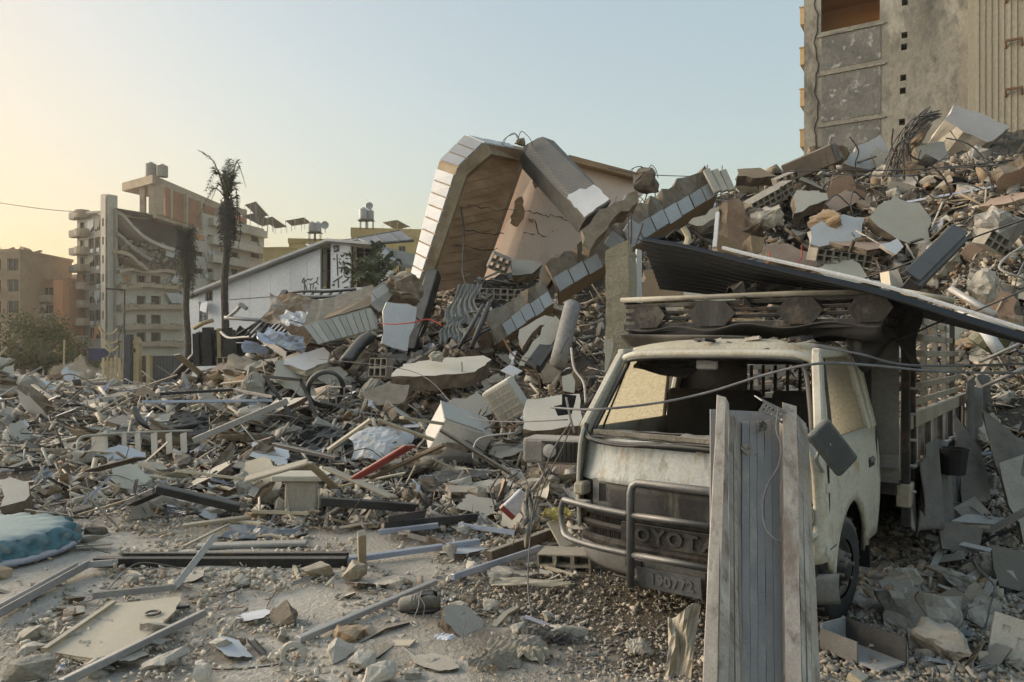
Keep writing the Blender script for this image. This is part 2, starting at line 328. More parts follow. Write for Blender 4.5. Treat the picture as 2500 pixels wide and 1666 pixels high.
def block(name, O, U, wd, D, ht, material, rects, label, group=None, siderects=None, roof=.5, sill=True):
    O, U = Vector(O), Vector(U).normalized(); Zv = Vector((0, 0, 1)); back = -(U.cross(Zv)).normalized()
    e = empty(name, O); T(e, label, 'building', group); mb = MB(); Z0 = Vector((0, 0, 0))
    facade(mb, Z0, U, wd, ht, rects); facade(mb, U * wd, back, D, ht, siderects or []); facade(mb, back * D, -back, D, ht, siderects or [])
    mb.quad(back * D, U * wd + back * D, U * wd + back * D + Zv * ht, back * D + Zv * ht); mb.quad(Zv * ht, U * wd + Zv * ht, U * wd + back * D + Zv * ht, back * D + Zv * ht)
    mb.build('wall', material, e, fixn=False)
    if roof:
        r_ = MB(); c0 = U * wd / 2 + back * D / 2 + Zv * (ht + roof / 2)
        r_.beam(-U * .15 + back * D / 2 + Zv * (ht + roof / 2), U * (wd + .15) + back * D / 2 + Zv * (ht + roof / 2), D + .3, roof); r_.build('roof_parapet', material, e)
    for r_ in rects: window(e, Z0, U, r_, bars=(r_[1] - r_[0]) < 2.6)
    for r_ in (siderects or []):
        window(e, U * wd, back, r_); window(e, back * D, -back, r_)
    return e
def plan(px, d): p = P(px, HY, d); return Vector((p.x, p.y, 0))
def on(px, py, A, B):
    """point at pixel px, py on the vertical plane through plan points A and B"""
    k = (px - CX) / F; D = B - A; t = (k * A.y - A.x) / (D.x - k * D.y); p = A + D * t
    return Vector((p.x, p.y, EYE - (py - HY) / F * p.y))

# --- the tower on the right
tA, tB = plan(1963, 50.5), plan(2640, 42.5); tU = (tB - tA).normalized(); tN = tU.cross(Vector((0, 0, 1)))
TOWER = mat('tower_concrete', (.31, .29, .24), (.22, .205, .17), .35, .95, bump=.5, bscale=2.5, rand=.05, stain=[(.17, .16, .135), (.22, .21, .18), (.36, .34, .285), (.12, .115, .10)], stain_scale=.22, stain_lo=.52, stain_hi=.64, stretch=(1, 1, .45), bdist=.12)
TPANEL = mat('stained_render', (.19, .186, .17), (.12, .12, .11), .8, .95, bump=.6, bscale=4, rand=.1, stain=[(.25, .245, .22), (.42, .425, .42)], stain_scale=.9, stain_lo=.57, stain_hi=.66, bdist=.1)
TPALE = mat('pale_tower_render', (.36, .325, .25), (.29, .26, .20), .5, .95, bump=.3, bscale=4, rand=.05, stain=[(.30, .27, .21)], stain_scale=.6, stain_lo=.5, stain_hi=.75, stretch=(2.5, 2.5, .15), bdist=.1)
tw = empty('tower_block', tA); T(tw, 'tall grey concrete tower block with stained blind wall, rising behind the rubble on the right', 'building')
def tl(px, py):                                     # pixel to tower facade coordinates
    p = on(px, py, tA, tB); return (Vector((p.x, p.y, 0)) - tA).dot(tU), p.z
rects = []
x0, z0 = tl(2004, 80); x1, _ = tl(2148, 40); rects.append((x0, x1, z0, z0 + 2.35))
for px, py in ((2209, -65), (2209, 6), (2208, 86), (2207, 115), (2205, 190), (2204, 222), (2202, 298), (2201, 400)):
    x, z = tl(px, py); rects.append((x - .17, x + .17, z - .2, z + .2))
pan = []
for pa_, pb_ in (((2004, 178), (2146, 92)), ((2004, 232), (2150, 190)), ((2006, 340), (2146, 202)), ((2010, 400), (2146, 302))):
    (x0, z0), (x1, z1) = tl(*pa_), tl(*pb_); pan.append((x0, x1, z0, max(z1, z0 + 1.)))
pan = [(tl(2006, 0)[0], tl(2150, 0)[0], z, z + h_) for z, h_ in ((14.6, 2.75), (17.75, 3.1), (21.3, 2.2), (11.2, 2.9))]
wdt = (tB - tA).length; mb = MB(); facade(mb, (0, 0, 0), tU, wdt, 42, rects, .45)
bk = -tN
mb.quad((0, 0, 0), Vector((0, 0, 42)), Vector((0, 0, 42)) + bk * 14, bk * 14); mb.quad(tU * wdt, tU * wdt + bk * 14, tU * wdt + bk * 14 + V(0, 0, 42), tU * wdt + V(0, 0, 42))
mb.quad(bk * 14, tU * wdt + bk * 14, tU * wdt + bk * 14 + V(0, 0, 42), bk * 14 + V(0, 0, 42)); mb.quad(V(0, 0, 42), tU * wdt + V(0, 0, 42), tU * wdt + bk * 14 + V(0, 0, 42), bk * 14 + V(0, 0, 42))
mb.build('wall', TOWER, tw, fixn=False)
ROOMO = mat('orange_room', (.62, .33, .12), (.52, .27, .10), .6, .9, bump=0, rand=0)
r_ = rects[0]; rm = MB(); q = lambda x, z, e: tU * x + V(0, 0, z) + bk * e
rm.quad(q(r_[0] - .6, r_[2] - 1, 3.), q(r_[1] + 1, r_[2] - 1, 3.), q(r_[1] + 1, r_[3] + .3, 3.), q(r_[0] - .6, r_[3] + .3, 3.))
rm.quad(q(r_[0] - .6, r_[3] + .3, .46), q(r_[1] + 1, r_[3] + .3, .46), q(r_[1] + 1, r_[3] + .3, 3.), q(r_[0] - .6, r_[3] + .3, 3.))
rm.quad(q(r_[1] + 1, r_[2] - 1, .46), q(r_[1] + 1, r_[2] - 1, 3), q(r_[1] + 1, r_[3] + .3, 3.), q(r_[1] + 1, r_[3] + .3, .46)); rm.build('room', ROOMO, tw, fixn=False)
MB().box(q(r_[0] + 3.0, r_[2] + .55, 2.97), (1.1, .05, 1.2), (0, 0, math.atan2(tU.y, tU.x))).build('interior_window', BROWN, tw)
for r_ in rects[1:]:
    window(tw, (0, 0, 0), tU, r_, .4, ROOM, False, 'vent_opening')
for i, r_ in enumerate(pan):
    b_ = MB(); b_.box(tU * ((r_[0] + r_[1]) / 2) + V(0, 0, (r_[2] + r_[3]) / 2) + tN * .005, (r_[1] - r_[0], .05, r_[3] - r_[2]), (0, 0, math.atan2(tU.y, tU.x))); b_.build('render_panel', TPANEL, tw)
    lp = MB(); lp.box(tU * ((r_[0] + r_[1]) / 2) + V(0, 0, r_[3] + .12) + tN * .03, (r_[1] - r_[0] + .5, .16, .13), (0, 0, math.atan2(tU.y, tU.x))); lp.build('slab_edge', TOWER, tw)
x0 = tl(2002, 0)[0]
cr_ = MB(); pts = [tU * (x0 - .25 + .1 * math.sin(z * 2.1) + .06 * math.sin(z * 5.3)) + V(0, 0, z) + tN * .02 for z in np.linspace(8, 30, 60)]; cr_.tube(pts, .055, 4); cr_.build('wall_joint', mat('dark_joint', (.10, .095, .08), None, 3, .9, bump=0), tw)
xs0, xs1 = tl(2362, 0)[0], tl(2640, 0)[0]
sh = MB(); sh.box(tU * ((xs0 + xs1) / 2 + .02) + tN * .15 + V(0, 0, 20.5), (xs1 - xs0, .7, 42), (0, 0, math.atan2(tU.y, tU.x))); sh.build('stair_shaft', TPALE, tw)
for i in range(7):
    x = xs0 + .55 + i * .32
    rb = MB(); rb.beam(tU * x + tN * .51 + V(0, 0, 3), tU * x + tN * .51 + V(0, 0, 40), .1, .06, tN); rb.build('ribbed_strip', TPALE, tw)
for px, py in ((2476, 110), (2476, 228), (2476, 0)):
    x, z = tl(px, py); bb = MB()
    for dx in (-.45, .35): bb.tube([tU * (x + dx) + tN * .48 + V(0, 0, z - .3), tU * (x + dx) + tN * .7 + V(0, 0, z), tU * (x + dx) + tN * .85 + V(0, 0, z)], .07, 5)
    bb.beam(tU * (x - .5) + tN * .8 + V(0, 0, z + .05), tU * (x + .4) + tN * .8 + V(0, 0, z + .05), .12, .12); bb.build('iron_bracket', RUST, tw)
SUNOR = wallmat('ochre_balcony_render', (.50, .35, .18), (.44, .30, .15))
for py in (45, 143, 243, 342):
    z = EYE - (py - HY) / F * 51; b_ = MB(); b_.box(-tU * .14 + bk * 1.6 + V(0, 0, z), (.28, 3.0, 1.15), (0, 0, math.atan2(tU.y, tU.x))); b_.box(-tU * .16 + bk * 1.6 + V(0, 0, z + .62), (.34, 3.1, .07), (0, 0, math.atan2(tU.y, tU.x))); b_.build('balcony', SUNOR, tw)

# --- far left blocks
O = plan(-150, 112); block('apartment_building', O, V(1, -.06, 0), 13, 12, 17.6, wallmat('brown_render', (.44, .32, .20), (.34, .24, .15), (.20, .14, .09)),
      [(x, x + 1.8, z, z + 1.9) for x in (2.2, 5.2, 8.2, 11.) for z in (2, 5.2, 8.4, 11.6, 14.8)], 'tan apartment block with ruined flat roof at the left edge of the view', 'far apartment blocks')
def balcony_row(e, O, U, x0, x1, zs, dep, material, h=.95, round_=False):
    O, U = Vector(O), Vector(U).normalized(); n = U.cross(V(0, 0, 1)).normalized()
    for z in zs:
        b_ = MB(); N = 7 if round_ else 2
        if round_:
            pr = [(x0 + (x1 - x0) * (.5 - .5 * math.cos(math.pi * k / 8)), dep * math.sin(math.pi * k / 8) ** .6) for k in range(9)]
        else: pr = [(x0, 0), (x0, dep), (x1, dep), (x1, 0)]
        q = lambda a, zz: O + U * a[0] + n * (a[1] + .01) + V(0, 0, zz)
        b_.prism([q(a, z - .18) for a in pr], (0, 0, .18))
        for a, c_ in zip(pr[:-1], pr[1:]): b_.beam(q(a, z + h / 2), q(c_, z + h / 2), .12, h)
        b_.build('balcony', material, e)
e = bpy.data.objects['apartment_building']; balcony_row(e, (0, 0, 0), V(1, -.06, 0), 4.6, 9.8, [1.6, 4.8, 8., 11.2, 14.4], 1.2, BEIGE)
p_ = MB()
for k in range(14): p_.box((k * .9 + ru(-.2, .2), 1 + ru(0, 5), 18.3 + ru(-.1, .35)), (ru(.5, 1.3), ru(.5, 2), ru(.2, .9)), (ru(-.4, .4), ru(-.4, .4), ru(0, 3)))
p_.build('broken_parapet', BEIGE, e)
O = plan(42, 118); U = V(1, -.28, 0)
e = block('apartment_building', O, U, 10.4, 12, 13.6, ORANGE, [(x, x + w_, z, z + 1.9) for x, w_ in ((.8, 1.6), (3.2, 1.2), (4.9, 2.6)) for z in (1.2, 4.6, 8., 10.9)],
          'low orange brown apartment block with torn balconies left of the wrecked block', 'far apartment blocks')
balcony_row(e, (0, 0, 0), U, .4, 2.9, [.8, 4.2, 7.6, 10.5], 1., BEIGE); balcony_row(e, (0, 0, 0), U, 4.6, 7.8, [.8, 4.2, 7.6, 10.5], 1.1, BEIGE)
cl = MB(); cl.box(U.normalized() * 8.9 + U.normalized().cross(V(0, 0, 1)) * .25 + V(0, 0, 6.9), (1.9, .6, 13.8), (0, 0, math.atan2(U.y, U.x))); cl.build('pilaster', mat('bright_orange_render', (.62, .30, .15), (.52, .25, .12), .3, .9, bump=.1), e)
for x, z in ((5.0, 7.6), (.9, 7.7), (5.2, 4.3), (5.4, 1.)):     # torn awnings
    a_ = MB(); n = U.normalized().cross(V(0, 0, 1)); u_ = U.normalized(); pts = []
    for i in range(6): pts += [u_ * (x + i * .4) + n * (1.12 + .1 * math.sin(i * 2.3)) + V(0, 0, z + 2.35), u_ * (x + i * .4 + .1) + n * (1.2 + .12 * math.cos(i * 1.9)) + V(0, 0, z + 2.35 - (.7 + .5 * math.sin(i * 1.7 + x)))]
    a_.add(pts, [(2 * i, 2 * i + 2, 2 * i + 3, 2 * i + 1) for i in range(5)]); a_.build('torn_awning', BEIGE, e, fixn=False)
an = MB(); an.tube([V(5, 4, 13.9), V(5, 4, 18.2)], .05, 5); an.tube([V(4.5, 4, 17.9), V(5.5, 4, 17.6)], .03, 4); an.tube([V(5, 3.5, 17.5), V(5, 4.5, 17.5)], .03, 4); an.build('rooftop_antenna', STEEL, e)
block('apartment_building', plan(160, 128), V(1, 0, 0), 3.6, 6, 15.6, OFFWHITE, [(1.2, 2.2, 12, 13.2)], 'small white rooftop block between orange block and wrecked block', 'far apartment blocks')
# yellow buildings behind the hall
e = block('apartment_building', plan(642, 131), V(1, -.1, 0), 5.8, 9, 21.0, YELLOW, [(2.5, 3., 17.2, 17.7), (2.5, 3., 16.2, 16.7)], 'plain yellow block with two tiny windows above white hall', 'far apartment blocks', roof=.3)
e = block('apartment_building', plan(705, 139), V(1, .12, 0), 18.5, 9, 23.3, YELLOW, [(1.2, 2.6, 16, 18), (4, 6, 15.5, 18), (8, 9.4, 19, 20.6), (11.5, 13, 19, 20.6)], 'yellow apartment block with water tanks and satellite dish behind white hall', 'far apartment blocks', roof=.9)
e = block('apartment_building', plan(858, 133), V(1, .15, 0), 13.5, 9, 23.6, YELLOW, [(x, x + 1.2, z, z + 1.4) for x in (1.5, 5, 8.5) for z in (17, 20.6)], 'yellow penthouse block with grey tanks on its roof behind the hall', 'far apartment blocks', roof=1.6)

# --- the wrecked apartment block
bA, bB, bC = plan(188, 119), plan(284, 112), plan(645, 146); uL = (bB - bA).normalized(); uR = (bC - bB).normalized(); nL = uL.cross(V(0, 0, 1)); nR = uR.cross(V(0, 0, 1))
wb = empty('wrecked_apartment_building', (0, 0, 0)); T(wb, 'wrecked pale apartment block with sagging collapsed floors and torn balconies behind the palms', 'building')
def lr(A, U, px, py, B): p = on(px, py, A, B); return (Vector((p.x, p.y, 0)) - A).dot(U), p.z
def rect(A, U, B, px0, py0, px1, py1):
    x0, z1 = lr(A, U, px0, py0, B); x1, z0 = lr(A, U, px1, py1, B); return (min(x0, x1), max(x0, x1), min(z0, z1), max(z0, z1))
# left wing
fl = [EYE + (HY - y) / F * 116 for y in (835, 792, 748, 704, 660, 617, 573)]
wl = []
LW = (bB - bA).length
for z in fl:
    for a, b in ((.5, 1.3), (1.9, 2.9), (3.0, 3.9)): wl.append((a * LW / 6.4, b * LW / 6.4, z + .5, z + 2.3))
mb = MB(); facade(mb, bA, uL, LW, 24.5, wl); bk_ = -nL * 10
mb.quad(bA, bA + V(0, 0, 24.5), bA + V(0, 0, 24.5) + bk_, bA + bk_); mb.quad(bA + V(0, 0, 24.5), bB + V(0, 0, 24.5), bB + V(0, 0, 24.5) + bk_, bA + V(0, 0, 24.5) + bk_); mb.build('wall', GREYW, wb, fixn=False)
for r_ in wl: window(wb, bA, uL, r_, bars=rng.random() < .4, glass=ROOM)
balcony_row(wb, bA, uL, -.7, 1.1, [z + .1 for z in fl] + [fl[-1] + 3.], .9, GREYW); balcony_row(wb, bA, uL, 1.5, 4.1, [z for z in fl] + [fl[-1] + 3.], 1.5, BEIGE, 1., True)
st = MB(); c_ = bA + uL * (LW * .86); facade(st, c_ + nL * 1.2 - uL * .6, uL, 1.45, 26.6, [(.45, 1.0, z + .6, z + 1.8) for z in fl[:]] , .3)
st.box(c_ + uL * .125 + nL * .1 + V(0, 0, 13.3), (1.4, 1.5, 26.6), (0, 0, math.atan2(uL.y, uL.x))); st.build('stair_tower', CREAM, wb, fixn=False)
for z in fl: window(wb, c_ + nL * 1.2 - uL * .6, uL, (.45, 1.0, z + .6, z + 1.8), bars=False, glass=ROOM)
# centre, lower floors still standing
cB = plan(286, 113); cC = plan(505, 130); uC = (cC - cB).normalized(); nC = uC.cross(V(0, 0, 1)); WC = (cC - cB).length
wr = []
for y0, y1 in ((672, 697), (722, 748), (768, 792), (812, 838)):
    for a, b in ((334, 356), (369, 393)): wr.append(rect(cB, uC, cC, a, y0, b, y1))
zt = lr(cB, uC, 300, 655, cC)[1]
mb = MB(); facade(mb, cB, uC, WC, zt, wr, .4); mb.build('wall', CREAM, wb, fixn=False)
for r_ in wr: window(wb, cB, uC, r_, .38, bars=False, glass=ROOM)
for k, (y0, px1) in enumerate(((700, 440), (751, 445), (800, 440), (842, 440))):           # rounded balcony slabs, sagging
    b_ = MB(); pts = []
    for px in np.linspace(283, px1, 14):
        p = on(px, y0 + (1.5 * math.sin(px * .03) if k > 0 else 3 * math.sin(px * .05)) + ru(-.6, .6), cB, cC); pts.append(p)
    for a, c in zip(pts[:-1], pts[1:]): b_.beam(a + nC * .55, c + nC * .55, 1.3, .75 if k else .6)
    b_.build('balcony', BEIGE, wb)
    deb = MB()
    for j in range(50):
        p = on(ru(290, px1), y0 - 3, cB, cC) + nC * ru(0, 1.1); deb.box(p + V(0, 0, ru(-.1, .35)), (ru(.2, .9), ru(.2, .7), ru(.1, .45)), (ru(-.6, .6), ru(-.6, .6), ru(0, 3)))
    o = deb.build('balcony_debris', BEIGE, wb); o['kind'] = 'stuff'
# ragged top of the standing part, hanging slabs
def sag(name, line, wd, th, mt, back=2.5):
    b_ = MB(); pts = catmull([on(x, y, cB, cC) + nC * e_ for x, y, e_ in line], 5); n = len(pts); vs_ = []
    for i, p in enumerate(pts):
        j = ru(-.08, .08)
        vs_ += [p + nC * j, p - nC * wd + V(0, 0, .15 + j), p - nC * wd - V(0, 0, th - .15), p + V(0, 0, -th) + nC * j]
    b_.add(vs_, [(4 * i + k, 4 * i + (k + 1) % 4, 4 * i + 4 + (k + 1) % 4, 4 * i + 4 + k) for i in range(n - 1) for k in range(4)] + [(0, 1, 2, 3), (4 * n - 1, 4 * n - 2, 4 * n - 3, 4 * n - 4)])
    return b_.build(name, mt, wb)
sag('sagging_slab', [(284, 514, 0), (296, 520, .3), (312, 545, .8), (335, 572, 1.2), (365, 592, 1.6), (395, 604, 1.8), (432, 614, 1.6)], 4, .55, CREAM)
sag('sagging_slab', [(280, 566, .6), (291, 578, 1.), (305, 598, 1.5), (325, 618, 2.), (346, 632, 2.2)], 3, .6, GREYW)
sag('sagging_slab', [(275, 610, .8), (300, 618, 1.4), (318, 640, 2.), (336, 655, 2.3)], 3, .6, BEIGE)
sag('sagging_slab', [(284, 660, .8), (310, 655, 1.), (350, 662, 1.2), (390, 658, 1.1), (430, 664, .9)], 3, .5, BEIGE)
sag('sagging_slab', [(284, 512, -1.5), (310, 520, -1.5), (352, 527, -1.5), (380, 530, -1.5)], 5, .3, CREAM)
# charcoal wall exposed behind the collapse
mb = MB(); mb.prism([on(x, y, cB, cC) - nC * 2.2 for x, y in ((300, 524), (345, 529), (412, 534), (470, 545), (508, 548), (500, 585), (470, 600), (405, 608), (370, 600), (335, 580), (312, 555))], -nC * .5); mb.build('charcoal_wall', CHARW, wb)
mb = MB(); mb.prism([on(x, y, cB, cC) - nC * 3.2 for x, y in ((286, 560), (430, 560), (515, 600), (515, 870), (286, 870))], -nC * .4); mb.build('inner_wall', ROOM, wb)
deb = MB()
for j in range(420):
    px = ru(292, 455); t = (px - 292) / 160; y = ru(585 + 25 * t, 660); p = on(px, y, cB, cC) + nC * ru(-2., .9)
    s_ = ru(.25, 1.1); deb.box(p, (s_ * ru(.6, 1.6), s_ * ru(.4, 1), s_ * ru(.15, .5)), (ru(-.9, .9), ru(-.9, .9), ru(0, 3)))
o = deb.build('collapse_debris', [mat('pale_debris', (.42, .37, .30), (.24, .20, .155), .5, .95, bump=.3, bscale=3)], wb); o['kind'] = 'stuff'
mb = MB(); mb.prism([on(x, y, cB, cC) + nC * 1. for x, y in ((392, 612), (424, 616), (420, 634), (393, 626))], nC * .2); mb.build('hanging_panel', OFFWHITE, wb)
mb = MB(); mb.prism([on(x, y, cB, cC) + nC * .5 for x, y in ((420, 670), (432, 676), (434, 708), (400, 706))], nC * .2); mb.build('hanging_panel', OFFWHITE, wb)
mb = MB(); mb.prism([on(x, y, cB, cC) + nC * .5 for x, y in ((398, 716), (436, 716), (440, 742), (412, 740))], nC * .2); mb.build('hanging_panel', OFFWHITE, wb)
# penthouse
pL, pK, pR = plan(298, 120), plan(372, 114.5), plan(535, 136)
zr0, zr1 = 28.9, 30.6
mb = MB(); poly = [pL, pK, pR, pR + V(3, 6, 0), pL + V(4, 9, 0)]; mb.prism([p + V(0, 0, zr0) for p in poly], (0, 0, zr1 - zr0 - .35)); mb.build('roof_slab', BEIGE, wb)
mb = MB(); mb.prism([p * 1 + V(.6, 1, 24.2) for p in (pL + V(3.5, 1, 0), pK + V(.2, 1.6, 0), pR + V(-.5, 1.5, 0), pR + V(2, 6, 0), pL + V(5, 8, 0))], (0, 0, 4.72)); mb.build('penthouse_room', mat('burnt_orange_room', (.33, .16, .08), (.16, .09, .055), .3, .9, bump=0), wb)
for px in (340, 362, 378, 405, 440, 480, 520):
    p = on(px, 500, pK, pR) if px > 372 else on(px, 500, pL, pK); c_ = MB(); c_.box((p.x + .3, p.y + .6, 26.6), (1.3 if px in (378, 440) else .8, .6, 4.9)); c_.build('column', BEIGE, wb)
mb = MB(); a_, b_ = on(375, 533, pK, pR), on(530, 545, pK, pR); mb.beam(V(a_.x, a_.y + .2, 24.), V(b_.x, b_.y + .2, 24.), .5, .8); mb.build('slab_edge', BEIGE, wb)

for px, h_ in ((369, 2.), (397, 1.7)):
    t_ = empty('water_tank', P(px, HY, 116)); 
    t_.location.z = 30.25; T(t_, 'grey rooftop water tank on wrecked block, %s of two' % ('left' if px == 369 else 'right'), 'water tank'); b_ = MB(); b_.lathe((0, 0, 0), [(.78, 0), (.8, .1), (.8, h_ * .6), (.78, h_ * .62), (.8, h_ * .64), (.8, h_), (.35, h_ + .18), (.3, h_ + .3)], 14); b_.build('tank_body', GREYW, t_, smooth=False)
# right wing
WR = (bC - bB).length; x_s = lr(bB, uR, 505, 600, bC)[0]
wr = []
for y0, y1 in ((574, 592), (614, 631), (656, 673), (700, 716)):
    for a, b in ((470, 498), (507, 522), (565, 583), (613, 632)): wr.append(rect(bB, uR, bC, a, y0 + (a - 565) * .03, b, y1 + (a - 565) * .03))
mb = MB(); o0 = bB + uR * lr(bB, uR, 466, 600, bC)[0]; off = lr(bB, uR, 466, 600, bC)[0]
wr2 = [(r_[0] - off, r_[1] - off, r_[2], r_[3]) for r_ in wr]; facade(mb, o0, uR, WR - off, 27.2, wr2, .5); mb.quad(bC, bC + nR * -10, bC + nR * -10 + V(0, 0, 27.2), bC + V(0, 0, 27.2)); mb.build('wall', CREAM, wb, fixn=False)
for r_ in wr2: window(wb, o0, uR, r_, .45, bars=False, glass=ROOM)
for y in (545, 590, 634, 678): # balcony bands
    p0, p1 = on(508, y - 10, bB, bC), on(640, y + 8, bB, bC); b_ = MB()
    z = p0.z; d0 = on(508, y, bB, bC); d1 = on(641, y, bB, bC)
    b_.beam(V(d0.x, d0.y, z - .5) + nR * .6, V(d1.x, d1.y, z - .5) + nR * .6, 1.2, 1.35); b_.build('balcony', CREAM, wb)
# clutter on the fronts: torn curtains, air conditioners, railings
def clutter(O, U, rs, k):
    rr = random.Random(k); U = Vector(U).normalized(); n = U.cross(V(0, 0, 1)).normalized()
    for x0, x1, z0, z1 in rs:
        q = rr.random()
        if q < .35:
            m_ = MB(); pts = []
            for i in range(5): xx = x0 + (x1 - x0) * i / 4; pts += [O + U * xx + n * (.06 + .05 * (i % 2)) + V(0, 0, z1 + .1), O + U * (xx + rr.uniform(-.1, .1)) + n * (.1 + .08 * ((i + 1) % 2)) + V(0, 0, z0 + (z1 - z0) * rr.uniform(-.2, .6))]
            m_.add(pts, [(2 * i, 2 * i + 2, 2 * i + 3, 2 * i + 1) for i in range(4)]); m_.build('torn_curtain', rr.choice([CREAM, GREYW, OFFWHITE, ORANGE]), wb, fixn=False)
        elif q < .55: m_ = MB(); m_.box(O + U * (x1 + .1) + n * .25 + V(0, 0, z0 - .3), (.85, .4, .6), (0, 0, math.atan2(U.y, U.x))); m_.build('air_conditioner', OFFWHITE, wb)
        elif q < .75: m_ = MB(); m_.beam(O + U * (x0 - .3) + n * rr.uniform(.3, .9) + V(0, 0, z0 + rr.uniform(-.2, .3)), O + U * (x1 + rr.uniform(.1, .8)) + n * rr.uniform(.2, .9) + V(0, 0, z0 + rr.uniform(-.6, .5)), .08, .12); m_.build('broken_railing', CHAR, wb)
clutter(bA + nL * .02, uL, wl, 1); clutter(cB + nC * .05, uC, [rect(cB, uC, cC, a, y0, b, y1) for y0, y1 in ((672, 697), (722, 748), (768, 792), (812, 838)) for a, b in ((334, 356), (369, 393), (300, 318), (410, 428))], 2); clutter(o0 + nR * .05, uR, wr2, 3)
for k in range(26):
    rr = random.Random(900 + k); px = rr.uniform(290, 500); p = on(px, rr.uniform(600, 690), cB, cC) + nC * rr.uniform(.2, 1.6); m_ = MB(); m_.tube(catmull([p, p + V(rr.uniform(-.4, .4), -.2, -rr.uniform(.4, 1.2)), p + V(rr.uniform(-.8, .8), -.2, -rr.uniform(1.2, 2.8))], 4), .05, 4); m_.build('hanging_rebar', REBAR, wb)
# solar panels on the roofs
SOL = mat('solar_panel', (.24, .225, .19), (.18, .17, .145), 1., .5, bump=0, rand=.1, spec=.5)
def solar(pxq, d, label):
    e = empty('solar_panel_array', P(pxq[0][0], pxq[0][1], d)); T(e, label, 'solar panels', 'rooftop solar panel arrays'); L0 = e.location.copy()
    q = [P(x, y, d + dd) - L0 for (x, y), dd in zip(pxq, (0, 0, 2.2, 2.2))]
    for i in range(3):
        a, b = i / 3 + .012, (i + 1) / 3 - .012
        f = lambda u, v: q[0].lerp(q[1], u).lerp(q[3].lerp(q[2], u), v)
        m_ = MB(); m_.prism([f(a, 0), f(b, 0), f(b, 1), f(a, 1)], (0, 0, -.12)); m_.build('panel', SOL, e)
    l_ = MB()
    for u in (0., .5, 1.):
        for v in (0, 1): p = q[0].lerp(q[1], u).lerp(q[3].lerp(q[2], u), v); l_.tube([p, V(p.x, p.y, min(r__.z for r__ in q) - 1.1)], .05, 4)
    l_.build('support', ALU, e)
solar([(598, 500), (625, 492), (655, 525), (632, 532)], 138, 'tilted solar panels stepping down behind tall palm crown')
solar([(592, 527), (630, 518), (668, 545), (640, 552)], 140, 'lower solar panels just right of the tall palm')
solar([(640, 535), (665, 529), (700, 553), (672, 557)], 141, 'solar panels at right end of wrecked block roof')
solar([(697, 539), (743, 531), (760, 544), (712, 551)], 138, 'single row of solar panels on yellow roof left of dish')
solar([(935, 543), (970, 537), (1000, 553), (965, 560)], 136, 'solar panels on yellow penthouse roof near leaning slab')
def dish(px, py, d, r, label):
    e = empty('satellite_dish', P(px, py, d)); T(e, label, 'satellite dish', 'rooftop satellite dishes'); m_ = MB()
    m_.lathe((0, 0, 0), [(.02, .25 * r), (r * .5, .18 * r), (r, 0)], 14, 'y', closed=True); m_.build('dish', ALU, e, solid=.04); s_ = MB(); s_.tube([V(0, .2, 0), V(0, .3, -r * 1.8)], .06, 5); s_.build('mast', STEEL, e)
dish(793, 550, 137, .75, 'round satellite dish beside tanks on the yellow roof'); dish(902, 503, 131, .65, 'satellite dish on mast above grey tanks of yellow penthouse')
for i, (px, py, d, s_, lb) in enumerate(((887, 536, 131, 1.25, 'grey water tank left under the mast on yellow penthouse'), (904, 536, 131.5, 1.05, 'grey water tank right under the mast on yellow penthouse'), (762, 566, 137, 1.1, 'grey water tank left of dish on yellow roof'), (776, 566, 137.4, 1.1, 'grey water tank next to dish on yellow roof'))):
    e = empty('water_tank', P(px, py, d)); T(e, lb, 'water tank'); m_ = MB(); m_.lathe((0, 0, 0), [(.6 * s_, 0), (.62 * s_, .1), (.62 * s_, 1.4 * s_), (.3 * s_, 1.6 * s_), (.25 * s_, 1.7 * s_)], 12); m_.build('tank_body', ALU, e)
    m_ = MB(); m_.box((0, 0, -.25), (1.4 * s_, 1.2 * s_, .12)); [m_.box((a, b, -1.), (.1, .1, 1.5)) for a in (-.5, .5) for b in (-.4, .4)]; m_.build('tank_stand', STEEL, e)
mm = MB(); mm.tube([P(893, 540, 131), P(894, 487, 131)], .05, 5); T(mm.build('antenna_mast', ALU), 'thin antenna mast above grey tanks on yellow penthouse', 'antenna')

# --- white gabled hall with graffiti
hA, hB = plan(462, 53), plan(940, 46); hU = (hB - hA).normalized(); hN = hU.cross(V(0, 0, 1))
hall = empty('white_hall', (0, 0, 0)); T(hall, 'white clad gabled hall with black graffiti and broken windows behind the rubble', 'building')
HALLM = mat('hall_cladding', (.60, .64, .69), (.53, .565, .61), .5, .7, bump=.05, bscale=10, rand=.03, stain=(.36, .37, .38), stain_scale=.6, stain_lo=.62, stain_hi=.85)
top = [(462, 725), (810, 590), (925, 600), (960, 640)]
def topy(px): return np.interp(px, [t[0] for t in top], [t[1] for t in top])
holes = [(501, 519, 708, 735), (486, 507, 738, 787), (782, 807, 597, 706), (856, 917, 597, 702)]
brk = sorted({462, 519, 501, 486, 507, 782, 807, 856, 917, 560, 610, 660, 710, 750, 810, 925, 955})
for a, b in zip(brk[:-1], brk[1:]):
    c_ = (a + b) / 2; segs = []; hs = sorted([(h[2], h[3]) for h in holes if h[0] < c_ < h[1]]); y = None
    cuts = [(topy(a), topy(b))]; ytop = (topy(a), topy(b)); parts_ = []
    cur = ytop
    for h0, h1 in hs:
        if h0 > max(cur): parts_.append((cur, (h0, h0)))
        cur = (h1, h1)
    parts_.append((cur, (925, 925)))
    for (ta, tb_), (ba, bb) in parts_:
        m_ = MB(); m_.prism([on(a + .25, ta, hA, hB), on(b - .25, tb_, hA, hB), on(b - .25, bb, hA, hB), on(a + .25, ba, hA, hB)], -hN * .25); m_.build('cladding_panel', HALLM, hall)
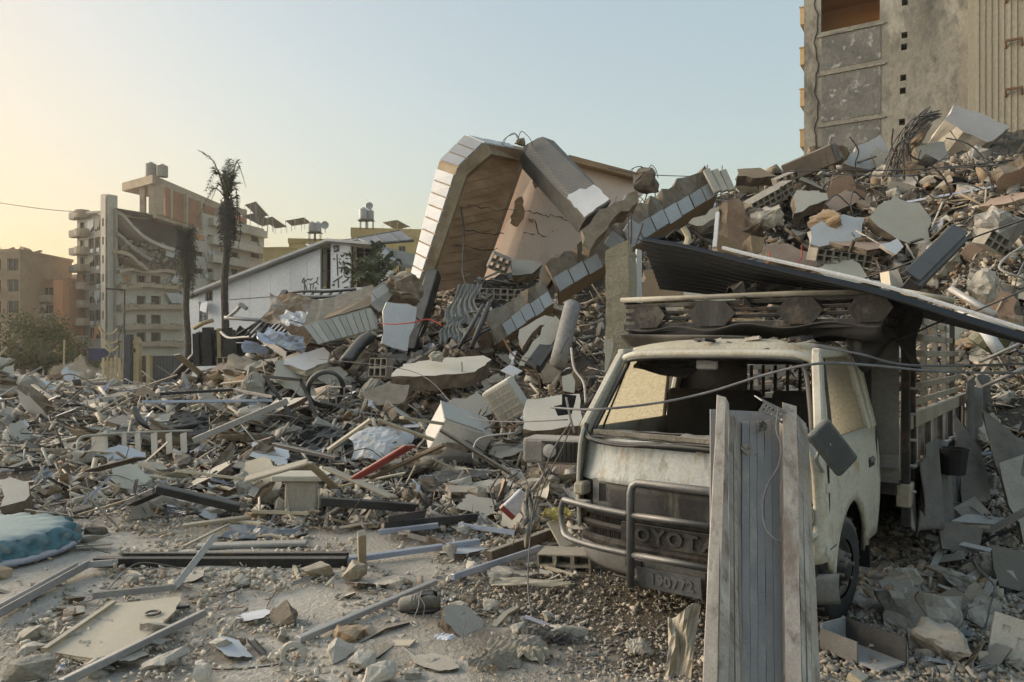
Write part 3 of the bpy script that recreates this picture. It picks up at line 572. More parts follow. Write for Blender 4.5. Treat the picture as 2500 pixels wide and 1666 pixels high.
for i, h in enumerate(holes):
    m_ = MB(); m_.prism([on(h[0] - 3, h[2] - 4, hA, hB) - hN * .8, on(h[1] + 3, h[2] - 4, hA, hB) - hN * .8, on(h[1] + 3, h[3] + 3, hA, hB) - hN * .8, on(h[0] - 3, h[3] + 3, hA, hB) - hN * .8], -hN * .1); m_.build('dark_pane', BLACKV, hall)
    f_ = MB()
    for px in (h[0] + .8, (h[0] + h[1]) / 2, h[1] - .8): f_.tube([on(px, h[2], hA, hB) - hN * .15, on(px, h[3], hA, hB) - hN * .15], .035, 4)
    for py in np.linspace(h[2] + 20, h[3] - 1, 3): f_.tube([on(h[0], py, hA, hB) - hN * .15, on(h[1], py, hA, hB) - hN * .15], .03, 4)
    f_.build('window_frame', STEEL, hall)
tr_ = MB()
for (xa, ya), (xb, yb) in zip(top[:-1], top[1:]): tr_.beam(on(xa, ya - 2, hA, hB) + hN * .1, on(xb, yb - 2, hA, hB) + hN * .1, .8, .16)
tr_.build('roof_trim', OFFWHITE, hall)
rf = MB()
for (xa, ya), (xb, yb) in zip(top[:-1], top[1:]): a, b = on(xa, ya, hA, hB), on(xb, yb, hA, hB); rf.prism([a, b, b - hN * 8, a - hN * 8], (0, 0, -.2))
rf.build('roof', GREYW, hall)
m_ = MB(); m_.prism([on(496, 740, hA, hB) + hN * .15, on(517, 737, hA, hB) + hN * .3, on(514, 765, hA, hB) + hN * .35, on(494, 759, hA, hB) + hN * .2], hN * .06); m_.build('loose_panel', HALLM, hall)
seam = MB(); seam.tube([on(560, 732, hA, hB) + hN * .02, on(690, 723, hA, hB) + hN * .02], .02, 4); seam.build('panel_seam', STEEL, hall)
GRAF = mat('black_spray_paint', (.03, .03, .032), (.05, .05, .052), 2., .8, bump=0, rand=0)
S = 420 / 2353.
def gp(x, y): return on(640 + x * S, 560 + y * S, hA, hB) + hN * .012
strokes = [[(575, 665), (545, 720), (570, 735), (600, 700), (640, 680), (660, 700), (690, 670)], [(575, 670), (580, 840)], [(590, 760), (620, 850)], [(640, 750), (690, 750), (740, 720), (770, 760)], [(665, 755), (662, 830)], [(700, 760), (695, 820)], [(740, 790), (730, 830)], [(765, 650), (745, 720)],
           [(1025, 340), (1035, 640)], [(1045, 530), (1130, 525), (1120, 600)], [(970, 405), (1000, 410)], [(1075, 350), (1090, 380), (1120, 355)], [(1140, 400), (1180, 405)], [(1110, 430), (1120, 490)], [(1050, 440), (1080, 480)], [(1060, 400), (1070, 420)], [(970, 725), (1100, 640)], [(1095, 735), (1185, 680)], [(1125, 630), (1150, 660), (1180, 665), (1200, 650)], [(1040, 680), (1045, 800)], [(955, 770), (990, 750), (980, 780)], [(1120, 800), (1180, 790)],
           [(975, 240), (1010, 230), (1040, 245)], [(980, 290), (1000, 310), (1045, 280)], [(990, 250), (985, 270)], [(1040, 225), (1042, 300)]]
for s_ in strokes:
    g_ = MB()
    for a, b in zip(s_[:-1], s_[1:]): g_.beam(gp(*a), gp(*b), .012, .085 if s_[0][0] > 900 else .06, hN.cross((gp(*b) - gp(*a)).normalized()))
    g_.build('graffiti_stroke', GRAF, hall)
m_ = MB(); m_.prism([gp(975, 225), gp(1055, 210), gp(1060, 310), gp(985, 320)], -hN * .004); m_.build('graffiti_patch', mat('grey_spray', (.33, .35, .37), None, 3, .8, bump=0), hall)
# canopies behind the hall
CAN = mat('grey_canopy_sheet', (.22, .23, .235), (.16, .165, .17), 1., .5, bump=0, rand=.05, spec=.4)
def canopy(quad, d, lb):
    e = empty('roof_canopy', (0, 0, 0)); T(e, lb, 'canopy'); q = [P(x, y, d + dd) for (x, y), dd in zip(quad, (0, 0, 3, 3))]
    m_ = MB(); m_.prism(q, (0, 0, .06)); m_.build('sheet', CAN, e); f_ = MB()
    for i in range(4): f_.tube([q[i], q[(i + 1) % 4]], .12, 5)
    for u in (.35, .68): f_.tube([q[0].lerp(q[1], u), q[3].lerp(q[2], u + .08)], .1, 5)
    f_.build('frame', STEEL, e)
canopy([(765, 607), (868, 583), (840, 597), (756, 598)][0:1] + [(868, 590), (872, 584), (750, 598)], 58, 'narrow dark framed canopy strip above white hall ridge')
canopy([(905, 596), (1008, 588), (978, 564), (868, 583)], 60, 'grey translucent canopy with dark frame right of white hall')
# unseen blocks added left of the view to keep low sun off the yard
for k, (y0, y1, h_) in enumerate(((-90, -42, 14), (-40, 12, 15), (14, 66, 14))):
    block('apartment_building', V(-112, y0, 0), V(0, 1, 0), y1 - y0, 14, h_, BEIGE, [(x, x + 1.6, z, z + 1.8) for x in range(3, y1 - y0 - 3, 5) for z in range(2, h_ - 3, 3)], 'unseen concrete apartment block added left of the view to shade the yard', 'unseen shading blocks left of the yard')
ROAD = mat('asphalt', (.075, .07, .062), (.05, .047, .042), .8, .9, bump=.3, bscale=8, rand=0, stain=(.14, .125, .10), stain_scale=.3, stain_lo=.5, stain_hi=.7)
m_ = MB(); m_.quad((-160, 63, -.02), (10, 63, -.02), (10, 108, -.02), (-160, 108, -.02)); struct(m_.build('road', ROAD, fixn=False))

# ---------------------------------------------------------------- the collapsed building: placing helpers
def terr_d(px, py, d0=4.2, d1=45):
    ds = np.arange(d0, d1, .1); x = (px - CX) / F * ds; z = EYE - (py - HY) / F * ds; below = np.nonzero(z <= np.maximum(H(x, ds), 0))[0]
    return float(ds[below[0]]) if len(below) else d1
def PP(poly, d=None, k=1., kx=0.):
    """pixel outline to a tilted plane: d metres at its centre, k metres back per metre up, kx back per metre right"""
    cx = sum(p[0] for p in poly) / len(poly); cy = sum(p[1] for p in poly) / len(poly)
    if d is None: d = terr_d(cx, max(p[1] for p in poly) * .6 + cy * .4)
    return [P(p[0], p[1], d * (1 + (k * (cy - p[1]) + kx * (p[0] - cx)) / F) if len(p) == 2 else p[2]) for p in poly]
def newell(pts):
    n = Vector((0, 0, 0))
    for i, p in enumerate(pts): q = pts[(i + 1) % len(pts)]; n += Vector(((p.y - q.y) * (p.z + q.z), (p.z - q.z) * (p.x + q.x), (p.x - q.x) * (p.y + q.y)))
    return n.normalized()
def slab_mesh(mb, pts, ext, jag=.04, seg=.16, seed=0, rough=.05, flat=()):
    """slab with broken edges: m 0 = faces, m 1 = broken sides; edges listed in flat stay straight"""
    r_ = random.Random(seed); ring = []; n = len(pts); nv = newell(pts)
    for i in range(n):
        a, b = pts[i], pts[(i + 1) % n]; L = (b - a).length; k = 1 if i in flat else max(1, min(14, int(L / seg))); side = (b - a).normalized().cross(nv)
        for j in range(k):
            p = a.lerp(b, j / k)
            if i not in flat and j: p = p + side * r_.uniform(-jag, jag) + (b - a).normalized() * r_.uniform(-.3, .3) * L / k
            ring.append(p)
    m = len(ring); c = sum(ring, Vector()) / m; mid = [p + ext * r_.uniform(.3, .7) + (c - p).normalized() * r_.uniform(-.2, 1) * rough for p in ring]
    back = [p + ext + (c - p).normalized() * r_.uniform(0, 1) * rough for p in ring]; base = len(mb.v)
    mb.v.extend([tuple(p) for p in ring + mid + back]); mb.f.append(tuple(base + i for i in range(m))); mb.m.append(0); mb.f.append(tuple(base + 2 * m + i for i in range(m - 1, -1, -1))); mb.m.append(0)
    for i in range(m):
        j = (i + 1) % m
        for o_ in (0, m): mb.f.append((base + o_ + i, base + o_ + m + i, base + o_ + m + j, base + o_ + j)); mb.m.append(1)
    return mb
_seed = [100]
def slab(name, label, cat, poly, th, d=None, k=1., kx=0., mats=None, jag=.05, seg=.16, ext=None, flat=(), parent=None, group=None, rough=.06):
    _seed[0] += 1; pts = PP(poly, d, k, kx); nv = newell(pts); c = sum(pts, Vector()) / len(pts)
    if ext is None:
        if nv.dot(c - V(0, 0, EYE)) < 0: nv = -nv
        ext = nv * th
    else: ext = Vector(ext)
    o = slab_mesh(MB(), pts, ext, jag, seg, _seed[0], rough, flat).build(name, mats or [PLASTER, BROKEN], parent, origin=None if parent else c, fixn=True)
    if parent is None: T(o, label, cat, group)
    return o, pts, ext
def tiles(parent, a0, a1, b0, b1, n, out, mt, skip=(), gap=.012, th=.03, name='tile', jit=.0):
    a0, a1, b0, b1, out = map(Vector, (a0, a1, b0, b1, out)); w0 = (a1 - a0).length / n
    for i in range(n):
        if i in skip: continue
        u0, u1 = (i + gap * 3) / n, (i + 1 - gap * 3) / n; s_ = out * ru(0, jit); m_ = MB()
        lo = .0 + ru(0, jit * .3); q = [a0.lerp(a1, u0), a0.lerp(a1, u1), b0.lerp(b1, u1), b0.lerp(b1, u0)]
        m_.prism([p + s_ for p in q], out * th); m_.build(name, mt, parent, origin=None)
def hollow(mb, c, size, rot, nx=3, nz=2, m=0):
    """hollow block lying with its holes along local y"""
    M = Euler(rot).to_matrix() if not isinstance(rot, Matrix) else rot; sx, sy, sz = size; c = Vector(c); k = len(mb.v)
    t = .22; rects = [((i + t / 2) * sx / nx, (i + 1 - t / 2) * sx / nx, (j + t / 2) * sz / nz, (j + 1 - t / 2) * sz / nz) for i in range(nx) for j in range(nz)]
    q = MB(); facade(q, (-sx / 2, -sy / 2, -sz / 2), V(1, 0, 0), sx, sz, rects, sy)
    q.add([(a * sx / 2, b * sy / 2, e * sz / 2) for a in (-1, 1) for b in (-1, 1) for e in (-1, 1)], [(0, 1, 3, 2), (4, 6, 7, 5), (0, 2, 6, 4), (1, 5, 7, 3)]); facade(q, (sx / 2, sy / 2, -sz / 2), V(-1, 0, 0), sx, sz, [(sx - b_, sx - a_, c_, d_) for a_, b_, c_, d_ in rects], .001)
    mb.add([M @ Vector(p) + c for p in q.v], q.f, m); return mb
def crackline(parent, pts, r=.012, name='crack'):
    m_ = MB(); q = []
    for a, b in zip(pts[:-1], pts[1:]):
        for j in range(4): p = a.lerp(b, j / 4); q.append(p + V(ru(-.05, .05), 0, ru(-.05, .05)) * (1 if j else .3))
    q.append(pts[-1]); m_.tube(q, [r * ru(.4, 1.4) for _ in q], 4); return m_.build(name, mat('crack_shadow_gap', (.05, .035, .025), None, 3, .95, bump=0), parent)
def rock_mesh(seed, n=14, sx=1., sy=.8, sz=.6, box=.0):
    r_ = random.Random(seed); bm = bmesh.new()
    for _ in range(n):
        v = Vector((r_.gauss(0, 1), r_.gauss(0, 1), r_.gauss(0, 1))).normalized()
        if box: v = Vector([math.copysign(abs(a) ** (1 - box), a) for a in v])
        v *= r_.uniform(.75, 1); bm.verts.new((v.x * sx / 2, v.y * sy / 2, v.z * sz / 2))
    res = bmesh.ops.convex_hull(bm, input=bm.verts); bmesh.ops.delete(bm, geom=[g for g in res['geom_interior'] if isinstance(g, bmesh.types.BMVert)], context='VERTS')
    me = bpy.data.meshes.new('rock'); bm.to_mesh(me); bm.free(); return me
def rough_rock(seed, sx, sy, sz, n=18, amp=.06, lev=2):
    r_ = random.Random(seed); bm = bmesh.new()
    for _ in range(n):
        v = Vector((r_.gauss(0, 1), r_.gauss(0, 1), r_.gauss(0, 1))).normalized(); v = Vector([math.copysign(abs(a) ** .7, a) for a in v]) * r_.uniform(.8, 1); bm.verts.new((v.x * sx / 2, v.y * sy / 2, v.z * sz / 2))
    res = bmesh.ops.convex_hull(bm, input=bm.verts); bmesh.ops.delete(bm, geom=[g for g in res['geom_interior'] if isinstance(g, bmesh.types.BMVert)], context='VERTS')
    for _ in range(lev): bmesh.ops.subdivide_edges(bm, edges=bm.edges, cuts=1, use_grid_fill=True); bmesh.ops.triangulate(bm, faces=bm.faces)
    s_ = (sx + sy + sz) / 3
    from mathutils import noise as mn
    for v in bm.verts: v.co += v.co.normalized() * (mn.noise(v.co / s_ * 4 + Vector((seed, 0, 0))) + .5 * mn.noise(v.co / s_ * 11)) * amp * s_ * 2
    me = bpy.data.meshes.new('rock'); bm.to_mesh(me); bm.free(); return me
def obj(name, me, mt, loc=(0, 0, 0), rot=(0, 0, 0), parent=None):
    if not me.materials: me.materials.append(mt)
    o = bpy.data.objects.new(name, me); C.objects.link(o); o.location = loc; o.rotation_euler = rot
    if parent: o.parent = parent
    if mt and me.materials[0] != mt: o.material_slots[0].link = 'OBJECT'; o.material_slots[0].material = mt
    return o
def wire(name, label, pts, r, mt, group=None, cat='cable', n=5, sub=6):
    m_ = MB(); m_.tube(catmull(pts, sub) if sub > 1 else [Vector(p) for p in pts], r, n); o = m_.build(name, mt, smooth=True); T(o, label, cat, group); return o

# ---------------------------------------------------------------- the big leaning roof edge with tiled rim
e = [P(1013, 726, 18.4), P(1116, 411, 18.9), P(1180, 350, 19.1), P(1282, 368, 20.3)]
b = [P(995, 714, 19.5), P(1072, 396, 20.0), P(1137, 332, 20.2), P(1282, 361, 21.2)]
i_ = [P(1041, 716, 18.42), P(1139, 428, 18.92), P(1198, 376, 19.12), P(1273, 392, 20.28)]
rs = empty('leaning_roof_edge', (0, 0, 0)); T(rs, 'huge upended roof edge slab with grey tiled rim and brown board-marked underside', 'concrete slab')
f_ = MB()
for k in range(3):
    for q_ in range(12): t_, s_ = q_ / 12, (q_ + 1) / 12; f_.quad(e[k].lerp(e[k + 1], t_), b[k].lerp(b[k + 1], t_), b[k].lerp(b[k + 1], s_), e[k].lerp(e[k + 1], s_))
    f_.quad(e[k], e[k + 1], i_[k + 1], i_[k]); f_.quad(i_[k], i_[k + 1], i_[k + 1] + V(.02, .6, 0), i_[k] + V(.02, .6, 0))
f_.quad(e[0], i_[0], i_[0] + V(.02, .6, 0), b[0]); f_.build('rim', mat('cream_brown_edge', (.37, .295, .195), (.19, .14, .09), 2.2, .9, bump=.5, bscale=30, rand=0, stain=(.22, .13, .075), stain_scale=.7, stain_lo=.55, stain_hi=.66), rs, fixn=False)
pn = [P(1041, 713, 18.66), P(1138, 429, 19.16), P(1197, 377, 19.36), P(1275, 390, 20.5), P(1167, 698, 20.05)]
slab_mesh(MB(), pn, V(.1, .45, .1), .03, .2, 5, .05, (0, 1, 2, 3)).build('underside', [BROWN, BROKEN], rs)
bd = MB(); nv = newell(pn); nv = nv if nv.y < 0 else -nv
for j in range(1, 13):                                           # raised board marks across the underside
    t = j / 13; l0, l1 = pn[0].lerp(pn[1], t), pn[4].lerp(pn[3], t); m_ = MB()
    t += ru(-.02, .02); l0, l1 = pn[0].lerp(pn[1], t), pn[4].lerp(pn[3], t); m_.beam(l0.lerp(l1, ru(0, .2)) + nv * .004, l0.lerp(l1, ru(.75, 1)) + nv * .004, .012, .014 if j % 3 else .022, nv); m_.build('board_mark', BROWN, rs)
for a, c in (((1140, 500), (1262, 515)), ((1128, 560), (1230, 570)), ((1112, 600), (1215, 606))):
    crackline(rs, [P(a[0], a[1], 19.0), P((a[0] + c[0]) / 2 + 5, (a[1] + c[1]) / 2 + 6, 19.5), P(c[0], c[1], 19.9)], .012)
nt = (b[0] - e[0]).cross(e[1] - e[0]).normalized(); nt = nt if nt.x < 0 else -nt
t0 = .0; g0, g1 = e[0].lerp(e[1], .01), e[0].lerp(e[1], .95); h0, h1 = b[0].lerp(b[1], .01), b[0].lerp(b[1], .95)
RTILE = mat('blue_grey_tile', (.26, .285, .315), (.205, .225, .25), 1.5, .5, bump=.1, bscale=40, rand=.2, spec=.5, dust=.1)
tiles(rs, g0, g1, h0, h1, 10, nt, RTILE, (), .02, .035)
nt2 = (b[1] - e[1]).cross(e[2] - e[1]).normalized(); nt2 = nt2 if nt2.z > 0 else -nt2
tiles(rs, e[1].lerp(e[2], .05), e[2], b[1].lerp(b[2], .05), b[2], 3, nt2, RTILE, (), .02, .035)
tiles(rs, e[2], e[3], b[2], b[3], 4, V(0, 0, 1), TILE, (3,), .02, .035)
m_ = MB(); m_.beam(P(1060, 668, 18.6), P(1003, 862, 17.2), .3, .34); T(m_.build('steel_column', STEEL, bevel=.02), 'black steel column leaning below upended tiled roof edge', 'column')
m_ = MB(); m_.tube([P(1125, 505, 19.0), P(1133, 560, 18.9), P(1128, 660, 18.2), P(1150, 760, 17.2), P(1160, 845, 16.4)], .022, 5); T(m_.build('hanging_conduit', STEEL), 'thin dark conduit hanging down across brown underside', 'conduit')

# leaning grey column
lc, lp, lx = slab('leaning_column', 'thick grey concrete column leaning diagonally against broken beam', 'column', [(1279, 356, 19.8), (1325, 334, 19.8), (1352, 344, 19.8), (1492, 491, 17.4), (1428, 537, 17.2), (1283, 378, 19.7)], .5, mats=[mat('ribbed_grey_concrete', (.24, .23, .21), (.165, .158, .145), 3, .9, bump=.6, bscale=30, rand=0, wave=(4.5, 'DIAGONAL', (.17, .162, .148), .25)), mat('dark_side_concrete', (.12, .115, .105), (.075, .07, .065), 3, .9, bump=.5, rand=0)], ext=V(-.11, .45, -.24), flat=(2, 4), jag=.05)  # column sides use a darker concrete than its faces
_c = [P(1352, 344, 19.8), P(1492, 491, 17.4), P(1283, 378, 19.7), P(1428, 537, 17.2)]; _n = (_c[1] - _c[0]).cross(_c[2] - _c[0]).normalized(); _n = _n if _n.y < 0 else -_n
_q = [_c[0].lerp(_c[1], t).lerp(_c[2].lerp(_c[3], t), s_) + _n * .035 - lc.location for s_, t in ((.97, .72), (.72, .66), (.55, .57), (.34, .63), (.25, .74), (.1, .72), (.02, .82), (.02, .985), (.97, .985))]
slab_mesh(MB(), _q, _n * -.03, .03, .12, 9, .01).build('plaster_patch', [WHITEP, PLASTER], lc)
# pink wall with cracks
pw, pts, _ = slab('pink_wall', 'cracked pink plastered wall standing between slab and leaning column', 'wall', [(1240, 392, 21.3), (1330, 380, 21.), (1470, 560, 20.4), (1428, 600, 20.2), (1330, 645, 20.2), (1230, 700, 20.4), (1140, 720, 20.9)], .3, mats=[PINKP, BROKEN], ext=V(0, .35, 0), flat=(0, 1, 6))
def pwp(x, y, o=-.03): return P(950 + x * .3827, 300 + y * .3827, 20.55 + o + (650 - y) * .0004) - pw.location
for s_ in ([(860, 570), (930, 580), (1000, 590), (1080, 600), (1160, 625)], [(930, 620), (945, 690), (1000, 725)], [(1040, 690), (1100, 695), (1210, 720)], [(860, 700), (930, 712)], [(1190, 650), (1210, 710)], [(1030, 760), (1060, 750), (1080, 800)]):
    crackline(pw, [pwp(*q, -.12) for q in s_], .012)
PW = pw
for k_, poly in enumerate(([(800, 500), (850, 470), (865, 560), (860, 610), (820, 665), (770, 640)], [(915, 380), (935, 345), (985, 400), (930, 420)], [(885, 610), (925, 615), (920, 640), (890, 632)])):
    p_, _, _ = slab('bare_patch', '', '', [(950 + x * .3827, 300 + y * .3827, 20.42) for x, y in poly], .02, mats=[BROWN, BROWN], ext=V(0, .03, 0), jag=.04, seg=.1, parent=PW); p_.location = -PW.location
rw, pts, _ = slab('pink_wall', 'smooth pink wall with brown coping seen right of the leaning column', 'wall', [(1385, 390, 21.8), (1470, 408, 21.8), (1560, 432, 21.8), (1572, 470, 21.6), (1520, 520, 21.3), (1440, 520, 21.3)], .3, mats=[PINKP, BROKEN], ext=V(0, .35, 0), flat=(0, 1))
c_ = MB(); c_.beam(P(1385, 390, 21.6) - rw.location, P(1566, 437, 21.6) - rw.location, .5, .16, (0, 0, 1)); c_.build('coping', TAN, rw)
# ridge chunk and knots
for k_, (px, py, d, s_, lb) in enumerate(((1578, 445, 19.5, (.75, .6, .9), 'jagged brown concrete stump with bent rebar on the ridge'), (1272, 347, 19.5, (.32, .3, .25), 'small brown lump caught between tiled slab and leaning column'))):
    o = obj('concrete_lump', rough_rock(40 + k_, *s_), BROKEN, P(px, py, d)); T(o, lb, 'concrete lump')
    m_ = MB()
    for j in range(3): a = V(ru(-.1, .1), ru(-.1, .1), s_[2] * .3); w_ = ru(.15, .4) * (1 if j % 2 else -1); m_.tube(catmull([a, a + V(w_ * .3, 0, ru(.12, .25)), a + V(w_, .1, ru(.02, .12)), a + V(w_ * 1.3, .1, -.15)], 5), .011, 4)
    m_.build('rebar', REBAR, o)
# broken tiled beams (front face, soffit, tiles)
def tiled_beam(name, label, a, c, hi, lo, da, dc, n, skip=(), rows=1, top=None):
    """a, c: pixel ends of the line between tiles and soffit"""
    e = empty(name, (0, 0, 0)); T(e, label, 'concrete beam'); A, Cc = P(a[0], a[1], da), P(c[0], c[1], dc)
    up = lambda p, px_: p + V(0, 0, px_ * p.y / F) + V(-.30, .06, 0) * (px_ / 75.)
    N = max(6, int((Cc - A).length / .18)); m_ = MB(); _r = random.Random(len(label)); vs_ = []
    for k in range(N + 1):
        p = A.lerp(Cc, k / N); j = _r.uniform(-9, 9) if 0 < k < N else 0
        vs_ += [p - V(0, 0, lo * p.y / F) + V(.0, .42, 0), p, up(p, hi * .5) + V(0, _r.uniform(0, .1), 0), up(p, hi + j) + V(0, _r.uniform(0, .2), 0), up(p, hi + j * .5) + V(0, .8, 0), p + V(0, .9, .1)]
    m_.add(vs_, [(6 * k + q, 6 * k + (q + 1) % 6, 6 * k + 6 + (q + 1) % 6, 6 * k + 6 + q) for k in range(N) for q in range(1, 6)] + [tuple(range(6)), tuple(6 * N + 5 - q for q in range(6))], 0)
    m_.add(vs_, [(6 * k, 6 * k + 1, 6 * k + 7, 6 * k + 6) for k in range(N)], 1)
    m_.build('beam_core', [BROKEN, TAN], e, fixn=True)
    L = (Cc - A).length
    for k in range(n):
        if k in skip: continue
        for rr in range(rows):
            u0, u1 = (k + .03 + ru(0, .03)) / n, (k + .97) / n; p, q = A.lerp(Cc, u0), A.lerp(Cc, u1); h0 = hi * .5 * rr + ru(-2, 3); h1 = h0 + hi * .5 * ru(.86, 1.02); o_ = V(0, -.03 - ru(0, .03), 0)
            t_ = MB(); t_.prism([up(p, h0) + o_, up(q, h0 + ru(-1, 1)) + o_, up(q, h1) + o_, up(p, h1) + o_], V(0, -.035, 0)); t_.build('tile', TILE, e)
    return e
tb = tiled_beam('tiled_beam', 'long broken beam with pale square tiles and brown soffit rising diagonally to the ridge', (1366, 716), (1752, 474), 72, 26, 15.6, 17.6, 12, (3, 4), 1)
for px, py, d, k_ in ((1535, 500, 16.3, 1), (1470, 545, 16., 2), (1545, 560, 16.2, 3), (1500, 590, 15.9, 4)):   # stray second row tiles
    t_ = MB(); p = P(px, py, d); t_.box(p, (.33, .04, .33), (ru(-.2, .2), .55 + ru(-.1, .1), .2)); t_.build('tile', TILE, tb)
for k_ in range(3):
    c0 = P(1724 + k_ * 20, 415 + k_ * 1, 17.4); c1 = P(1752 + k_ * 17, 470 - k_ * 2, 17.2); t_ = MB(); t_.beam(c0, c1, .16, .1, (0, -1, 0)); t_.build('edge_strip', STONE, tb, bevel=.01)
tiled_beam('tiled_beam', 'short broken tiled beam lying lower down among rubble left of the column', (1215, 838), (1352, 742), 62, 18, 14.6, 15.2, 6, (0,), 1)
slab('broken_beam', 'dark brown broken beam with tangled rebar resting on the tiled beam', 'concrete beam', [(1420, 562), (1450, 530), (1500, 495), (1556, 465), (1560, 492), (1500, 530), (1465, 575), (1440, 612), (1422, 600)], .5, 15.4, .3, mats=[BROKEN, BROKEN], jag=.08)
slab('broken_slab', 'brown slab fragment tilted under the diagonal tiled beam left end', 'concrete slab', [(1327, 640), (1423, 594), (1440, 600), (1360, 655), (1335, 700), (1345, 735), (1318, 700)], .35, 16.2, .5, mats=[BROKEN, BROKEN], jag=.07)
slab('broken_slab', 'grey broken slab edge lying below pink wall', 'concrete slab', [(1243, 632), (1300, 636), (1325, 645), (1300, 668), (1250, 672)], .3, 18.5, 1, mats=[CONCG, BROKEN])
for k_, (px, py, d, rot, lb, sz) in enumerate(((1219, 642, 18.2, (.5, .35, .3), 'hollow grey block perched at foot of pink wall', (.5, .25, .4)), (1205, 718, 17.2, (.1, .03, .05), 'row of hollow blocks lying in shade under pink wall', (1.3, .3, .26)), (1170, 770, 16.2, (.3, -.1, .1), 'crushed hollow block below hanging cloth', (.6, .3, .25)))):
    m_ = MB(); hollow(m_, (0, 0, 0), sz, (0, 0, 0), max(3, int(sz[0] / .15)), 2); o = m_.build('hollow_block', BLOCK, fixn=False); o.location = P(px, py, d); o.rotation_euler = rot; T(o, lb, 'hollow block')
# standing column behind the truck
co_ = empty('concrete_column', (0, 0, 0)); T(co_, 'rough beige concrete column with broken top standing right behind the truck', 'column')
c0 = P(1478, 640, 11.); cx0, cx1, cx2 = (1478 - CX) / F * 11, (1532 - CX) / F * 11, (1554 - CX) / F * 11.35
poly = [V(cx0, 11, 0), V(cx1, 10.95, 0), V(cx2, 11.35, 0), V(cx0 + .1, 11.45, 0)]; m_ = MB(); N = 26; vs_ = []; _r = random.Random(4)
for k in range(N + 1):
    z = 3.45 * k / N
    for q, p in enumerate(poly): vs_.append(p + V(_r.uniform(-.008, .008), _r.uniform(-.008, .008), z + (([-.12, .1, -.02, .0][q] + _r.uniform(-.1, .1)) if k == N else 0)))
m_.add(vs_, [(4 * k + q, 4 * k + (q + 1) % 4, 4 * k + 4 + (q + 1) % 4, 4 * k + 4 + q) for k in range(N) for q in range(4)] + [(4 * N, 4 * N + 1, 4 * N + 2, 4 * N + 3)])
m_.build('shaft', mat('rough_beige_concrete', (.44, .385, .285), (.35, .30, .215), 5, .95, bump=.8, bscale=22, rand=0, stretch=(2.5, 2.5, .35), bdist=.05), co_)
m_ = MB(); m_.prism([P(1554, 608, 11.36), P(1567, 612, 11.38), P(1567, 860, 11.38), P(1554, 860, 11.36)], (0, .08, 0)); m_.build('white_edge', WHITEP, co_)
sp = slab('plaster_flake', '', '', [(1476, 830, 10.93), (1496, 825, 10.93), (1493, 870, 10.93), (1482, 905, 10.93), (1476, 910, 10.93)], .02, mats=[PLASTER, PLASTER], ext=V(0, .02, 0), parent=co_, jag=.02, seg=.08)
for k_, (a, c) in enumerate((((1530, 625), (1533, 530)), ((1536, 622), (1540, 520)), ((1524, 625), (1512, 590)), ((1545, 615), (1570, 545)), ((1500, 640), (1470, 628)))):
    m_ = MB(); m_.tube(catmull([P(a[0], a[1], 11.1), P((a[0] + c[0]) / 2 + ru(-4, 4), (a[1] + c[1]) / 2, 11.1), P(c[0], c[1], 11.1)], 4), .012, 5); m_.build('rebar', REBAR, co_)
